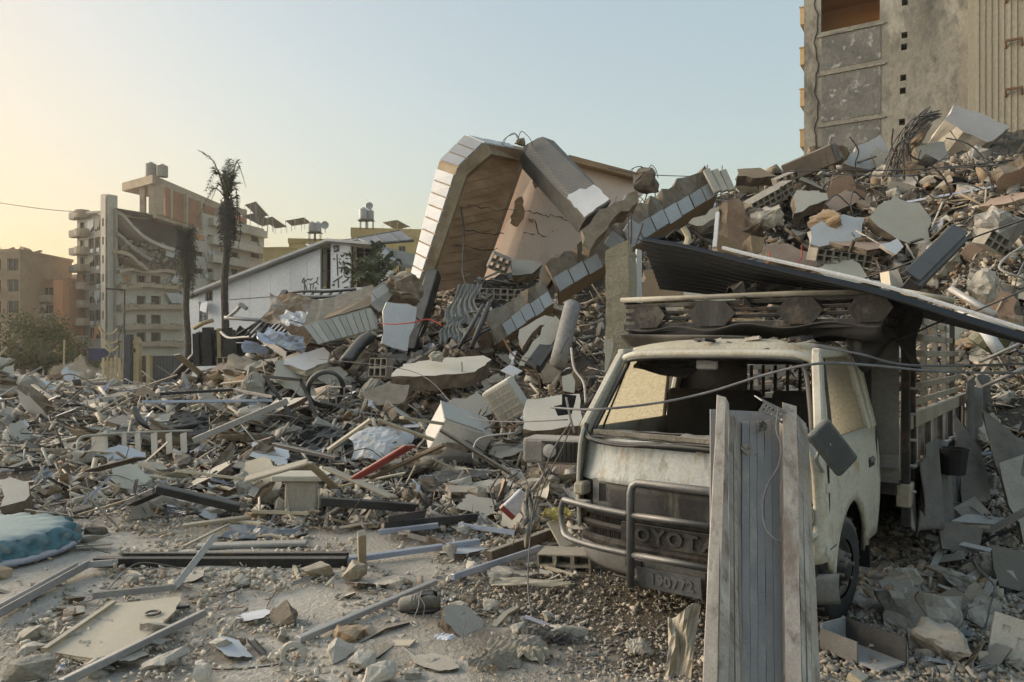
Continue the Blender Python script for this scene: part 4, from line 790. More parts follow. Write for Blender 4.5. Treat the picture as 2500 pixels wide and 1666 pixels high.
# round grey column stump and pale slabs beside it
m_ = MB(); n_ = 14; a, c = P(1398, 745, 13.2), P(1362, 892, 12.4); ax = (c - a).normalized(); u1 = ax.cross(V(0, 1, 0)).normalized(); u2 = ax.cross(u1)
m_.tube([a.lerp(c, t) for t in np.linspace(0, 1, 6)], .15, 16); T(m_.build('round_column', mat('weathered_grey', (.30, .29, .275), (.2, .195, .185), 6, .9, bump=.5, bscale=30, rand=0, stretch=(3, 3, .5)), smooth=True), 'weathered round grey column stump leaning left of the beige column', 'column')
m_ = MB(); m_.beam(P(1372, 800, 13.4), P(1300, 900, 12.6), .3, .06, (0, -1, .5)); m_.beam(P(1380, 805, 13.35), P(1312, 902, 12.5), .06, .2, (0, -1, .5)); T(m_.build('steel_channel', STEEL), 'dark channel leaning on pale slab beside round stump', 'steel channel')
S1 = [  # (label, outline px, thickness, d, k, kx, mats, name)
 ('pale plaster slab leaning steeply left of round grey stump', [(1356, 771), (1378, 794), (1350, 850), (1310, 900), (1266, 892), (1300, 835)], .14, 13.0, .6, .2, 0),
 ('pale wall fragment lying with laminated edge above pale slab', [(1268, 805), (1330, 770), (1352, 775), (1300, 812), (1275, 850)], .2, 13.8, .8, 0, 1),
 ('large flat pale floor slab with stone on it in mid rubble', [(984, 889), (1070, 876), (1180, 868), (1200, 878), (1160, 908), (1060, 918), (955, 920)], .28, 13.2, 3.2, 0, 0),
 ('thick pale concrete slab left of truck mirror', [(1276, 1008), (1286, 975), (1368, 964), (1415, 962), (1412, 1040), (1345, 1050), (1277, 1047)], .24, 9.9, 1.3, -.1, 0),
 ('triangular grey slab standing on edge in mid rubble', [(1088, 985), (1165, 958), (1215, 1005), (1150, 1015)], .1, 11.2, .7, .2, 1),
 ('pale slab with hollow block edge near truck bumper', [(1115, 1200), (1150, 1180), (1235, 1168), (1270, 1190), (1225, 1230), (1165, 1238)], .2, 8.6, 2.2, 0, 0),
 ('white flat slab propped behind long steel bars', [(698, 875), (790, 848), (805, 862), (800, 885), (745, 905), (690, 890)], .16, 15.2, 1.6, 0, 2),
 ('long white slab edge lying on rubble below palms', [(540, 915), (600, 890), (680, 872), (672, 890), (620, 905), (560, 930)], .2, 16.5, 2.0, 0, 0),
 ('brown stained sheet lying under long white slab', [(560, 930), (620, 905), (690, 895), (710, 915), (660, 935), (590, 945)], .06, 15.6, 2.2, 0, 4),
 ('white plaster panel with curved broken edge below tiled slab', [(944, 737), (1018, 752), (1010, 800), (995, 858), (960, 850), (932, 838), (936, 790)], .22, 15.0, .15, .35, 2),
 ('big square wall block at left edge of the yard', [(0, 1175), (25, 1165), (70, 1180), (72, 1210), (62, 1222), (0, 1238)], .5, 8.4, 1.6, 0, 1),
 ('broken brown slab far up in the middle of the pile', [(880, 960), (945, 935), (1000, 940), (985, 985), (920, 990)], .3, 12.2, 1.0, 0, 3),
 ('small white tile leaning at foot of pale slab', [(1222, 905), (1245, 890), (1275, 905), (1255, 920)], .03, 11.8, 1.0, 0, 2),
 ('triangular brown shard standing left of round stump', [(1335, 885), (1365, 905), (1345, 935), (1325, 935)], .08, 11.8, .5, 0, 3),
 ('pale beam end lying above the truck mirror', [(1372, 920), (1395, 912), (1402, 960), (1375, 955)], .25, 10.6, .6, 0, 0),
 ('grey shard standing right of long conduit', [(1235, 910), (1260, 925), (1245, 955), (1225, 950)], .06, 12., .4, .2, 1)]
SM = {0: [PLASTER, BROKEN], 1: [CONC, BROKEN], 2: [WHITEP, PLASTER], 3: [BROKEN, BROKEN], 4: [mat('stained_sheet', (.46, .40, .31), (.36, .24, .12), 1.5, .9, bump=.2, rand=0, stain=(.34, .17, .07), stain_scale=2, stain_lo=.5, stain_hi=.62), WOOD], 5: [PINKP, BROKEN], 6: [CONCG, BROKEN], 7: [TAN, BROKEN]}
for lb, po, th, d, k, kx, mi in S1: slab('broken_slab', lb, 'concrete slab', po, th, d, k, kx, SM[mi])
# clad slab with ten vertical strips, left
cs, pts, ex = slab('clad_slab', 'fallen roof edge slab faced with ten long pale cladding strips', 'concrete slab', [(741, 796, 15.0), (905, 748, 15.9), (915, 768, 15.85), (922, 805, 15.6), (850, 826, 15.2), (777, 842, 14.8)], .5, mats=[STONE, BROKEN], ext=V(-.1, .8, .55), jag=.03)
a0, a1, b0, b1 = P(743, 797, 14.96), P(908, 752, 15.86), P(777, 840, 14.76), P(920, 802, 15.56); a0, a1, b0, b1 = [p - cs.location for p in (a0, a1, b0, b1)]
tiles(cs, a0, a1, b0, b1, 10, V(0, -1, -.15).normalized(), STONE, (), .018, .03, 'cladding_strip', .02)
slab('tan_deck', 'long tan timber deck edge on top of the clad slab', 'timber deck', [(741, 790, 15.2), (830, 752, 15.7), (912, 722, 16.2), (960, 685, 16.6), (965, 692, 16.5), (915, 735, 16.0), (905, 746, 15.85), (820, 770, 15.4)], .15, mats=[TAN, WOOD], ext=V(0, .5, -.08), jag=.05)
slab('brown_board', 'dark brown board lying along the tan deck', 'board', [(826, 738, 16.6), (905, 705, 16.9), (908, 722, 16.8), (832, 752, 16.5)], .06, mats=[DARKWOOD, DARKWOOD], jag=.01)
wt, pts, _ = slab('tiled_fragment', 'broken wall corner with large white tiles below tiled roof edge', 'wall fragment', [(905, 708, 16.0), (986, 662, 16.6), (996, 675, 16.6), (946, 738, 16.0), (926, 762, 15.8), (903, 742, 15.8)], .3, mats=[CONCG, BROKEN])
for q in ([(906, 712), (938, 694), (958, 716), (924, 734)], [(940, 692), (965, 678), (976, 692), (960, 713)], [(967, 676), (984, 665), (993, 675), (978, 690)], [(906, 716), (922, 736), (930, 756), (905, 740)]):
    m_ = MB(); m_.prism([P(x, y, 15.82 + (x - 905) * .008) - wt.location for x, y in q], (0, .04, 0)); m_.build('tile', WHITEP, wt)
o = obj('concrete_lump', rough_rock(52, .9, .8, 1.0, 20, .09), BROKEN, P(985, 705, 16.4)); T(o, 'dark brown crumbled lump wedged between tiled pieces', 'concrete lump')
o = obj('stone', rough_rock(53, .32, .3, .22), CONC, P(1066, 872, 13.1)); T(o, 'small round stone lying on flat pale floor slab', 'stone')
# twisted black awning and crumpled sheets left of the clad slab
aw = empty('collapsed_awning', (0, 0, 0)); T(aw, 'collapsed black metal awning with thin curved tubes before white hall', 'awning')
A = [P(700, 714, 19), P(860, 710, 18.5)]; Bq = [P(600, 838, 17), P(700, 870, 16.2)]
for k in range(8):
    t = k / 7; a = A[0].lerp(A[1], t); c = P(660 + 70 * t, 760 + 20 * t, 17.6); m_ = MB(); m_.tube(catmull([a, a.lerp(c, .5) + V(0, 0, -.15), c, c + V(-.5, -.3, -.6)], 5), .03, 5); m_.build('rib', STEEL, aw)
for k in range(5):
    m_ = MB(); y0 = 712 + k * 9; m_.tube(catmull([P(690 - k * 6, y0 + 6, 18.6), P(740, y0 + ru(-4, 4), 18.3), P(800, y0 + ru(-4, 4), 18.2), P(870, y0 - 5, 18.4)], 5), .035, 5); m_.build('rail', ALU if k % 2 else STEEL, aw)
m_ = MB(); m_.beam(P(698, 716, 18.6), P(632, 820, 17.3), .14, .2); m_.beam(P(632, 818, 17.3), P(705, 868, 15.9), .12, .16); m_.build('frame_bar', STEEL, aw)
def crumple(name, label, c, wd, ht, mt, seed, cat='sheet', amp=.25, rot=(0, 0, 0), n=9, parent=None, droop=0., solid=.008):
    r_ = np.random.RandomState(seed); m_ = MB(); g = [[None] * n for _ in range(n)]
    o1, o2, o3 = r_.rand(3) * 9
    for i in range(n):
        for j in range(n):
            u, v = i / (n - 1) - .5, j / (n - 1) - .5; z = amp * (math.sin(u * 7 + o1) * math.cos(v * 6 + o2) * .5 + math.sin((u + v) * 13 + o3) * .3 + r_.uniform(-.25, .25)); g[i][j] = V(u * wd * (1 + .15 * math.sin(v * 5 + o1)), v * ht * (1 + .2 * math.sin(u * 4 + o2)), z - droop * (u * u + v * v))
    m_.add([p for row in g for p in row], [(i * n + j, i * n + j + 1, (i + 1) * n + j + 1, (i + 1) * n + j) for i in range(n - 1) for j in range(n - 1)])
    o = m_.build(name, mt, parent, smooth=False, solid=solid, fixn=False); o.location = c; o.rotation_euler = rot
    if label: T(o, label, cat)
    return o
SHINY = mat('shiny_crumpled_sheet', (.55, .58, .66), (.42, .44, .5), 2, .3, metal=.5, bump=.1, rand=.1, spec=.5)
crumple('crumpled_sheet', 'crumpled ochre lined metal sheet under collapsed awning', P(712, 765, 16.8), 1.1, .9, mat('ochre_sheet', (.35, .20, .08), (.5, .46, .42), 3, .6, bump=.2, rand=0), 3, rot=(1.2, .3, .2))
crumple('crumpled_sheet', 'shiny bluish sheet lying at the corner of clad slab', P(690, 830, 15.6), .9, .6, SHINY, 4, rot=(.6, .3, .2), amp=.12)
crumple('crumpled_sheet', 'small pale crumpled sheet left of clad slab top', P(722, 778, 16.2), .7, .35, PAPER, 5, rot=(.9, .1, -.3), amp=.15)
crumple('blue_sheet', 'thin blue triangular panel sticking out before burnt posts', P(622, 850, 17.5), .55, .35, BLUEALU, 6, rot=(.8, .2, .5), amp=.03, cat='panel')
# cloth hanging in the middle
CLOTH = mat('dusty_cloth', (.46, .44, .40), (.34, .32, .285), 4, .95, bump=.2, rand=.1, wave=(6, 'X', (.30, .29, .27), .3))
def drape(name, label, top, bot, wd, mt, seed, d, folds=5, cat='cloth', n=16, m=12, amp=.09):
    r_ = random.Random(seed); mb = MB(); ph = r_.uniform(0, 6)
    for j in range(m):
        v = j / (m - 1); c = P(top[0] + (bot[0] - top[0]) * v + 6 * math.sin(v * 7 + ph), top[1] + (bot[1] - top[1]) * v, d - .5 * v)
        ww = wd * (.55 + .6 * v + .15 * math.sin(v * 9 + ph))
        for i in range(n):
            u = i / (n - 1) - .5; mb.v.append(tuple(c + V(u * ww, amp * math.sin(u * folds * 6.28 + ph + 1.3 * math.sin(v * 4)) + r_.uniform(-.02, .02), r_.uniform(-.03, .03) + (.12 * math.sin(u * 9 + ph) if j == m - 1 else 0))))
    for j in range(m - 1):
        for i in range(n - 1): mb.f.append((j * n + i, j * n + i + 1, (j + 1) * n + i + 1, (j + 1) * n + i)); mb.m.append(0)
    o = mb.build(name, mt, smooth=True, solid=.01, fixn=False); T(o, label, cat); return o
drape('hanging_cloth', 'dusty striped cloth hanging in the middle of the pile below brown underside', (1142, 695), (1128, 800), .75, CLOTH, 3, 16.4)
drape('hanging_cloth', 'narrow pale cloth strip hanging left of the striped cloth', (1120, 770), (1095, 835), .45, CLOTH, 8, 15.6)
# thick grey pipe bundle in front of the clad slab
m_ = MB(); m_.tube(catmull([P(905, 822, 14.6), P(880, 840, 14.4), P(840, 890, 13.9)], 4), .13, 10); T(m_.build('black_pipe', BLACKV, smooth=True), 'thick black corrugated pipe slanting below clad slab', 'pipe')
for k_, (a, c, r, lb) in enumerate((((1180, 745), (1120, 850), .04, 'dark pipe leaning right of the hanging cloth'), ((1195, 740), (1150, 850), .05, 'second dark pipe beside the one right of hanging cloth'), ((1255, 772), (1105, 850), .03, 'thin black bar slanting over short tiled beam'))):
    m_ = MB(); m_.tube([P(a[0], a[1], 15.), P(c[0], c[1], 14.2)], r, 8); T(m_.build('dark_pipe', STEEL, smooth=True), lb, 'pipe')

# ---------------------------------------------------------------- the high pile behind the truck
Q = lambda pts: [(1900 + x * .3827, 250 + y * .3827) for x, y in pts]
Q4 = lambda pts: [(1400 + x * .3507, 350 + y * .3507) for x, y in pts]
S2 = [
 ('pinkish white slab crowning the rubble heap under the tower', Q([(1062, 112), (1120, 15), (1250, 55), (1450, 140), (1480, 165), (1335, 255), (1180, 190)]), 1.0, 18.4, .9, .2, 8),
 ('pale grey slab leaning on heap top left of rebar bundle', Q([(420, 390), (520, 270), (650, 205), (690, 280), (715, 352), (585, 428)]), .3, 18.6, .8, 0, 9),
 ('tall beige slab standing on end beneath the crowning slab', Q([(868, 290), (960, 262), (1060, 252), (1105, 420), (1090, 460), (960, 512), (900, 420)]), .5, 17.4, .5, 0, 1),
 ('large beige polygonal slab in the middle of the high heap', Q([(578, 732), (740, 590), (780, 620), (900, 640), (975, 740), (962, 905), (830, 900), (640, 795)]), .25, 14.6, .6, .1, 0),
 ('white wall panel with cracks in the high heap', Q([(205, 800), (370, 720), (555, 735), (530, 880), (430, 905), (260, 922), (205, 905)]), .2, 14.6, .4, 0, 2),
 ('pale slab with layered edge left of white wall panel', Q([(120, 560), (310, 580), (320, 620), (200, 660), (100, 710), (105, 640)]), .3, 15.8, .9, 0, 0),
 ('half round pale slab edge above the black corrugated sheet', Q([(225, 1065), (320, 1005), (430, 985), (520, 1030), (595, 1145), (420, 1140), (260, 1085)]), .3, 12.8, .5, 0, 0),
 ('small white shard under the large polygonal slab', Q([(650, 905), (760, 868), (800, 920), (750, 972)]), .08, 13.6, .8, 0, 2),
 ('dark grey panel leaning in hollow right of polygonal slab', Q([(990, 560), (1170, 540), (1210, 690), (1030, 700)]), .2, 15.6, .3, 0, 6),
 ('pink brown wall slab just above corrugated sheet', Q([(-90, 920), (60, 900), (200, 960), (260, 1040), (180, 1070), (-60, 1000)]), .25, 13.4, .5, 0, 10),
 ('pink brown floor slab in the upper heap', Q([(300, 650), (430, 560), (530, 590), (510, 630), (360, 705)]), .3, 16.2, .9, 0, 10),
 ('brown flat slab on heap skyline left of the tower', Q4([(1140, 180), (1300, 170), (1420, 230), (1300, 240), (1140, 230)]), .3, 18.8, 1.2, 0, 7),
 ('pink tile slab behind the beam end on the heap', Q4([(1375, 380), (1470, 320), (1500, 390), (1400, 415)]), .12, 17.5, .8, 0, 10),
 ('pale jagged slab on the heap right of beam end', Q4([(1540, 360), (1711, 330), (1711, 430), (1550, 470)]), .25, 17.0, .8, 0, 0),
 ('upright red brown wall slab broken beside the beam end', Q4([(1070, 400), (1150, 380), (1200, 480), (1235, 640), (1225, 790), (1060, 770), (1065, 560)]), .5, 15.2, .1, .3, 11),
 ('short upright slab left of the red brown wall slab', Q4([(1010, 640), (1080, 660), (1140, 740), (1150, 790), (1005, 760)]), .3, 14.4, .1, .2, 7),
 ('brown block standing right of the red brown wall slab', Q4([(1235, 640), (1330, 660), (1320, 760), (1250, 770)]), .4, 14.2, .2, .2, 7),
 ('leaning dark concrete column in the hollow of the high heap', Q([(1195, 500), (1260, 470), (1290, 480), (1375, 780), (1300, 790), (1240, 700)]), .5, 15.8, .4, .1, 6),
 ('second dark column fragment further right in hollow', Q([(1310, 560), (1420, 500), (1480, 640), (1440, 760), (1380, 770)]), .5, 15.4, .4, .1, 6),
 ('grey slab below the polygonal slab near steel beam', Q([(905, 930), (980, 895), (1060, 940), (1040, 990), (930, 1010)]), .25, 12.6, .8, 0, 1),
 ('pale wall piece behind corrugated sheet and column', [(1610, 665), (1700, 678), (1830, 715), (1830, 745), (1700, 735), (1600, 730)], .3, 12.8, .4, 0, 0),
 ('brown broken slab inside gap behind column', [(1570, 660), (1615, 655), (1665, 700), (1670, 722), (1620, 735), (1570, 730)], .3, 12.2, .3, 0, 7),
 ('thin pale slab hanging under diagonal beam upper end', [(1680, 545), (1755, 505), (1752, 530), (1700, 552)], .1, 15.4, .2, 0, 0)]
SM.update({8: [mat('pinkish_white_plaster', (.58, .52, .48), (.50, .44, .40), 1.2, .9, bump=.2, rand=0), CONC], 9: [mat('pale_grey_plaster', (.46, .46, .44), (.38, .38, .365), 1.5, .9, bump=.25, rand=0), CONC],
           10: [mat('rosy_plaster', (.46, .345, .27), (.36, .26, .20), 1.8, .9, bump=.3, rand=.1), BROKEN], 11: [mat('red_brown_render', (.42, .30, .21), (.28, .17, .11), 3, .95, bump=.7, rand=0), BROKEN]})
for lb, po, th, d, k, kx, mi in S2: slab('broken_slab', lb, 'concrete slab', po, th, d, k, kx, SM[mi])
m_ = MB(); m_.beam(P(1920, 424, 19.0), P(2042, 372, 18.2), .55, .5, (0, -.4, 1)); o = m_.build('dark_beam', mat('weathered_dark_beam', (.17, .14, .115), (.10, .085, .07), 2, .9, bump=.6, bscale=30, rand=0, dust=.3), bevel=.03); T(o, 'dark weathered beam rising along skyline to the tower', 'beam')
m_ = MB(); a, c = P(2220, 706, 9.8), P(2338, 588, 10.6); m_.beam(a, c, .2, .26, (0, -1, .6)); m_.beam(a + V(-.02, -.1, .16), c + V(-.02, -.1, .16), .24, .03, (0, -1, .6)); T(m_.build('steel_beam', STEEL, bevel=.012), 'black steel beam sticking up behind truck rack', 'steel beam')
m_ = MB(); a = P(2180, 690, 9.9); m_.prism([P(2170, 662, 10.2), P(2192, 658, 10.2), P(2210, 705, 10.0), P(2175, 700, 9.9)], (0, .25, 0)); T(m_.build('wood_piece', PALEWOOD), 'short tan wooden piece left of black steel beam', 'wood piece')
m_ = MB(); m_.tube(catmull([P(1672, 605, 14), P(1680, 580, 14), P(1668, 555, 14)], 4), .06, 6); T(m_.build('pale_post', PALEWOOD), 'thin crooked pale post in dark gap beneath the diagonal beam', 'post')
m_ = MB(); m_.beam(P(1752, 520, 14.2), P(1745, 605, 13.9), .07, .07); T(m_.build('white_post', WHITEP), 'thin white post at the right of the dark gap', 'post')
for k_, (px, py, d, rot, sz, lb) in enumerate(((1900, 470, 17.2, (.2, -.5, .4), (.7, .3, .3), 'ochre hollow block on heap skyline right of the beam end'), (1862, 490, 16.6, (.4, -.5, .2), (.8, .3, .28), 'string of hollow blocks tilted below the skyline'), (1918, 442, 17.8, (.3, -.4, 0), (.55, .3, .3), 'hollow block fragment at heap skyline by dark beam'), (2050, 630, 13.0, (.2, .1, .2), (1.1, .3, .22), 'hollow block row on top of half round slab'), (2420, 590, 11.5, (.3, .4, .3), (.4, .25, .25), 'single hollow block far right in grey rubble'))):
    m_ = MB(); hollow(m_, (0, 0, 0), sz, (0, 0, 0), max(3, int(sz[0] / .15)), 2); o = m_.build('hollow_block', BLOCK, fixn=False); o.location = P(px, py, d); o.rotation_euler = rot; T(o, lb, 'hollow block')
for k_, (px, py, d, s_, lb, mt) in enumerate(((2190, 440, 17.0, (.7, .6, .6), 'pale lump under rebar bundle', CONC), (2160, 430, 17.2, (.5, .5, .55), 'knobbly pale lump left under rebar bundle', CONC), (2230, 420, 17.0, (.8, .6, .5), 'tan lump right under rebar bundle', TAN), (2245, 335, 17.8, (.9, .7, .8), 'crumbled core from which the rebar bundle hangs', BROKEN), (2022, 545, 14.8, (.75, .6, .7), 'ochre broken lump over white wall panel', TAN), (1835, 555, 15.5, (1., .7, .9), 'big crumbled red brown lump beside wall slab', BROKEN), (1875, 530, 15.2, (.5, .5, .9), 'pale rough lump right of red brown lump', CONC), (2380, 400, 16.4, (1.1, .8, .6), 'grey lump at right end of heap top', CONCG), (2440, 560, 11.8, (.8, .7, .6), 'dull green grey boulder at right edge', CONCG), (2300, 640, 11.2, (.7, .6, .45), 'angular grey chunk above the truck rack', CONC), (2400, 700, 9.8, (.6, .5, .4), 'rounded grey chunk right of black steel beam', CONC))):
    o = obj('concrete_lump', rough_rock(60 + k_, *s_, amp=.08), mt, P(px, py, d), (ru(0, 3), ru(0, 3), ru(0, 3))); T(o, lb, 'concrete lump')
# rebar bundle arching from the heap top
for k_ in range(26):
    s_ = Q([(1000 + ru(-60, 40), 60 + ru(-40, 60))])[0]; mid = Q([(860 + ru(-40, 30), 150 + ru(-60, 60))])[0]; en = Q([(720 + ru(-60, 140), 340 + ru(-40, 160))])[0]; d = 17.6 + ru(-.4, .3)
    wire('rebar_strand', 'long rebar strand arching down from the heap top in a thick bundle', [P(*s_, d), P(*mid, d - .3), P((mid[0] + en[0]) / 2 - 8, (mid[1] + en[1]) / 2 - 6, d - .5), P(*en, d - .7)], .018, REBAR, 'rebar bundle on the heap', 'rebar')

# ---------------------------------------------------------------- palms, tree, gate and burnt posts in the middle distance
FROND = mat('palm_leaf', (.10, .105, .06), (.055, .06, .035), 3., .7, bump=0, rand=.25)
DEADF = mat('dead_palm_leaf', (.085, .085, .075), (.04, .042, .038), 3., .8, bump=0, rand=.3)
BARK = mat('palm_bark', (.10, .085, .07), (.05, .042, .035), 5., .95, bump=.8, bscale=10, rand=.1, bdist=.08)
def frond(parent, pts, ln, mt, n=26, droop=.35, name='frond', seed=0, wl=.045):
    r_ = random.Random(seed); c = catmull(pts, 8); m_ = MB(); m_.tube(c, [.035 * (1 - i / len(c)) + .008 for i in range(len(c))], 4); N = len(c)
    for k in range(n):
        t = .15 + .85 * k / n; i = min(N - 2, int(t * (N - 1))); p = c[i]; tg = (c[i + 1] - c[i]).normalized(); sd = tg.cross(V(0, 0, 1)); sd = sd.normalized() if sd.length > .1 else V(1, 0, 0)
        L = ln * (math.sin(3.14 * (.12 + .8 * t)) * .85 + .15) * r_.uniform(.7, 1.1)
        for s_ in (-1, 1):
            dr_ = (sd * s_ * r_.uniform(.5, .9) + tg * .6 + V(r_.uniform(-.2, .2), r_.uniform(-.2, .2), r_.uniform(-.1, .3))).normalized(); q = p + dr_ * L + V(0, 0, -droop * L * r_.uniform(.3, 1)); mid = p + dr_ * L * .55; w_ = tg * wl
            m_.add([p - w_, p + w_, mid + w_ * .8, q, mid - w_ * .8], [(0, 1, 2, 3, 4)])
    return m_.build(name, mt, parent, fixn=False)
def palm(label, base, top, d, r0, r1, ups, skirt, seed, sk_mt=None):
    rr = random.Random(seed); a, b_ = P(base[0], base[1], d), P(top[0], top[1], d); a.z = max(a.z, -.1) if a.z > 0 else 0; e = empty('palm_tree', a); T(e, label, 'palm tree'); b_ = b_ - a
    m_ = MB(); N = 34; pts = [V(0, 0, 0).lerp(b_, i / N) + V(.06 * math.sin(i * .3), 0, 0) for i in range(N + 1)]; m_.tube(pts, [(r0 + (r1 - r0) * i / N) * (1 + .07 * (i % 2)) for i in range(N + 1)], 10); m_.build('trunk', BARK, e)
    s_ = d / F
    for i, (dx, dy, rise) in enumerate(ups):      # tip offset in pixels from the crown, arch height
        tip = b_ + V(dx * s_, rr.uniform(-.6, .6), dy * s_); mid = b_.lerp(tip, .55) + V(0, 0, rise * s_); frond(e, [b_ + V(0, 0, -.2), b_.lerp(mid, .55) + V(0, 0, rise * s_ * .2), mid, tip], .62, FROND if rr.random() < .6 else DEADF, 26, .3, seed=seed * 100 + i, wl=.03)
    for i in range(skirt[0]):
        a_ = rr.uniform(0, 6.28); z0 = rr.uniform(skirt[1], skirt[2]) * s_; R0 = rr.uniform(.1, 1.) ** 1.6 * skirt[3]; st = b_ + V(.15 * math.cos(a_), .15 * math.sin(a_), -z0); o_ = V(math.cos(a_), math.sin(a_), 0)
        L = rr.uniform(.6, 2.9); frond(e, [st, st + o_ * R0 * .8 + V(0, 0, .25), st + o_ * R0 + V(0, 0, -L * .5), st + o_ * R0 * .75 + V(0, 0, -L)], .34, sk_mt if sk_mt and rr.random() < .5 else DEADF, 14, .6, 'dead_frond', seed * 999 + i)
palm('tallest palm with ragged dead crown standing before the wrecked block', (546, 872), (556, 485), 45, .22, .19, [(-62, 112, 30), (-60, 20, 60), (-28, 60, 25), (-2, 95, 5), (12, 92, 4), (-14, 80, 5), (40, 30, 72), (28, 78, 10), (-66, -50, 45), (22, -10, 40), (-35, -20, 40), (6, 100, 2)], (36, -15, 70, .6), 1)
palm('shorter palm with greenish dead skirt left of the tallest palm', (458, 890), (455, 585), 48, .2, .17, [(2, 38, 3), (-10, 32, 4), (12, 30, 4), (-22, 10, 18), (26, 0, 22), (30, -40, 30), (-24, -30, 24)], (36, -10, 70, .6), 2, FROND)
e = empty('palm_tree', P(915, 700, 42)); T(e, 'bushy low palm growing beside the white hall window', 'palm tree'); m_ = MB(); m_.tube([V(0, 0, -3.5), V(.05, 0, 0)], .25, 10); m_.build('trunk', BARK, e)
for i in range(34):
    a_ = rng.uniform(0, 6.28); el = rng.uniform(.3, 1.45); L = rng.uniform(1.6, 3.0); o_ = V(math.cos(a_) * math.cos(el), math.sin(a_) * math.cos(el), math.sin(el)); frond(e, [V(0, 0, 0), o_ * L * .5, o_ * L * .85 + V(0, 0, -.1), o_ * L + V(0, 0, -.5)], .55, mat('green_palm_leaf', (.14, .17, .10), (.08, .10, .06), 3, .7, bump=0, rand=.3), 26, .3, seed=5000 + i)
# broad tree at left
LEAFA = mat('tree_leaf', (.11, .125, .05), (.06, .07, .03), 4., .75, bump=0, rand=.2)
LEAFB = mat('olive_tree_leaf', (.19, .165, .055), (.12, .105, .04), 4., .75, bump=0, rand=.2)
def tree(label, px, d, ztop, rad, seed, n=4200):
    rr = random.Random(seed); b_ = P(px, HY, d); b_.z = 0; e = empty('broadleaf_tree', b_); T(e, label, 'tree'); m_ = MB(); m_.tube([V(0, 0, -.2), V(.1, 0, 1), V(0, .1, 2.4), V(.2, 0, ztop * .6)], [.22, .18, .15, .08], 8)
    for k in range(7): a_ = rr.uniform(0, 6.28); m_.tube([V(0, 0, ru(1.4, 2.6)), V(math.cos(a_) * rad * .35, math.sin(a_) * rad * .35, ztop * .5), V(math.cos(a_) * rad * .6, math.sin(a_) * rad * .6, ztop * rr.uniform(.5, .8))], [.1, .07, .03], 6)
    m_.build('trunk', BARK, e)
    cl = [(V(rr.gauss(0, rad * .45), rr.gauss(0, rad * .45), ztop * rr.uniform(.35, .86)), rad * rr.uniform(.22, .42)) for _ in range(26)]
    for mt, frac in ((LEAFA, .6), (LEAFB, .4)):
        m_ = MB()
        for k in range(int(n * frac)):
            c, r_ = rr.choice(cl); v = Vector((rr.gauss(0, 1), rr.gauss(0, 1), rr.gauss(0, 1))).normalized() * r_ * rr.uniform(.5, 1.1); p = c + v; u = Vector((rr.gauss(0, 1), rr.gauss(0, 1), rr.gauss(0, 1))).normalized(); q = u.cross(Vector((rr.gauss(0, 1), rr.gauss(0, 1), rr.gauss(0, 1)))).normalized(); s_ = rr.uniform(.08, .17)
            m_.add([p - u * s_, p + q * s_ * .6, p + u * s_, p - q * s_ * .6], [(0, 1, 2, 3)])
        m_.build('crown', mt, e, fixn=False)
tree('bushy green tree in golden light before the orange block', 112, 70, 6.1, 3.3, 3); tree('small dark shrub tree at the foot of the bushy tree', 55, 62, 3.4, 1.9, 4, 1600)
tree('little dark tree right of the bushy tree by the street', 172, 78, 4.6, 1.9, 6, 1500)
for k_, (px_, d_, lb_) in enumerate(((20, 64, 'roadside shrub at the far left edge'), (95, 66, 'roadside shrub under the bushy tree'), (150, 68, 'roadside shrub left of the thin pale post'), (205, 66, 'roadside shrub before the shop sign'))): tree(lb_, px_, d_, 2.2, 1.9, 30 + k_, 1100)
# gate, pillar, fence
SUNPAINT = mat('sun_tinted_paint', (.58, .46, .27), (.46, .36, .20), 4, .7, bump=.2, rand=.2)  # golden sunlight put into the base colour
GD = 47.
gt = empty('picket_gate', P(275, 935, GD)); gt.location.z = 0; T(gt, 'pale picket gate with golden sun painted on beyond the rubble field', 'gate')
g0 = gt.location.copy()
for i in range(6): m_ = MB(); x = P(252 + i * 10, HY, GD).x - g0.x; m_.box((x, 0, .9 + .1 * (i % 2)), (.15, .06, 1.6)); m_.build('picket', SUNPAINT, gt)
for z in (.35, 1.35): m_ = MB(); m_.box((0, .06, z), (1.5, .05, .12)); m_.build('rail', SUNPAINT, gt)
pg = empty('gate_pillar', P(336, HY, GD)); pg.location.z = 0; T(pg, 'bright gate pillar with pointed cap left of dark fence', 'pillar'); m_ = MB(); m_.box((0, 0, 1.3), (.34, .5, 2.6)); m_.build('shaft', SUNPAINT, pg, bevel=.02); m_ = MB(); m_.prism([V(-.24, -.3, 2.6), V(.24, -.3, 2.6), V(.0, -.3, 3.05)], (0, .6, 0)); m_.box((-.25, 0, 2.15), (.5, .5, .2)); m_.build('cap', SUNPAINT, pg)
m_ = MB(); m_.box((.75, 0, .9), (.25, .4, 1.8)); m_.box((.75, 0, 1.85), (.32, .46, .14)); o = m_.build('gate_pillar', SUNPAINT, bevel=.02); o.location = pg.location; T(o, 'low gate post standing in the dark fence', 'pillar')
df = empty('metal_fence', P(390, HY, GD + .6)); df.location.z = 0; T(df, 'dark blue grey metal sheet fence right of the gate pillar', 'fence')
FEN = mat('slate_sheet', (.10, .105, .115), (.065, .068, .076), 3, .6, bump=.2, rand=.15)
for i in range(14): m_ = MB(); m_.box((-1.15 + i * .2, 0, .95), (.17, .05, 1.75)); m_.build('sheet', FEN, df)
for z in (.3, 1.7): m_ = MB(); m_.box((.15, .05, z), (2.8, .05, .08)); m_.build('rail', FEN, df)
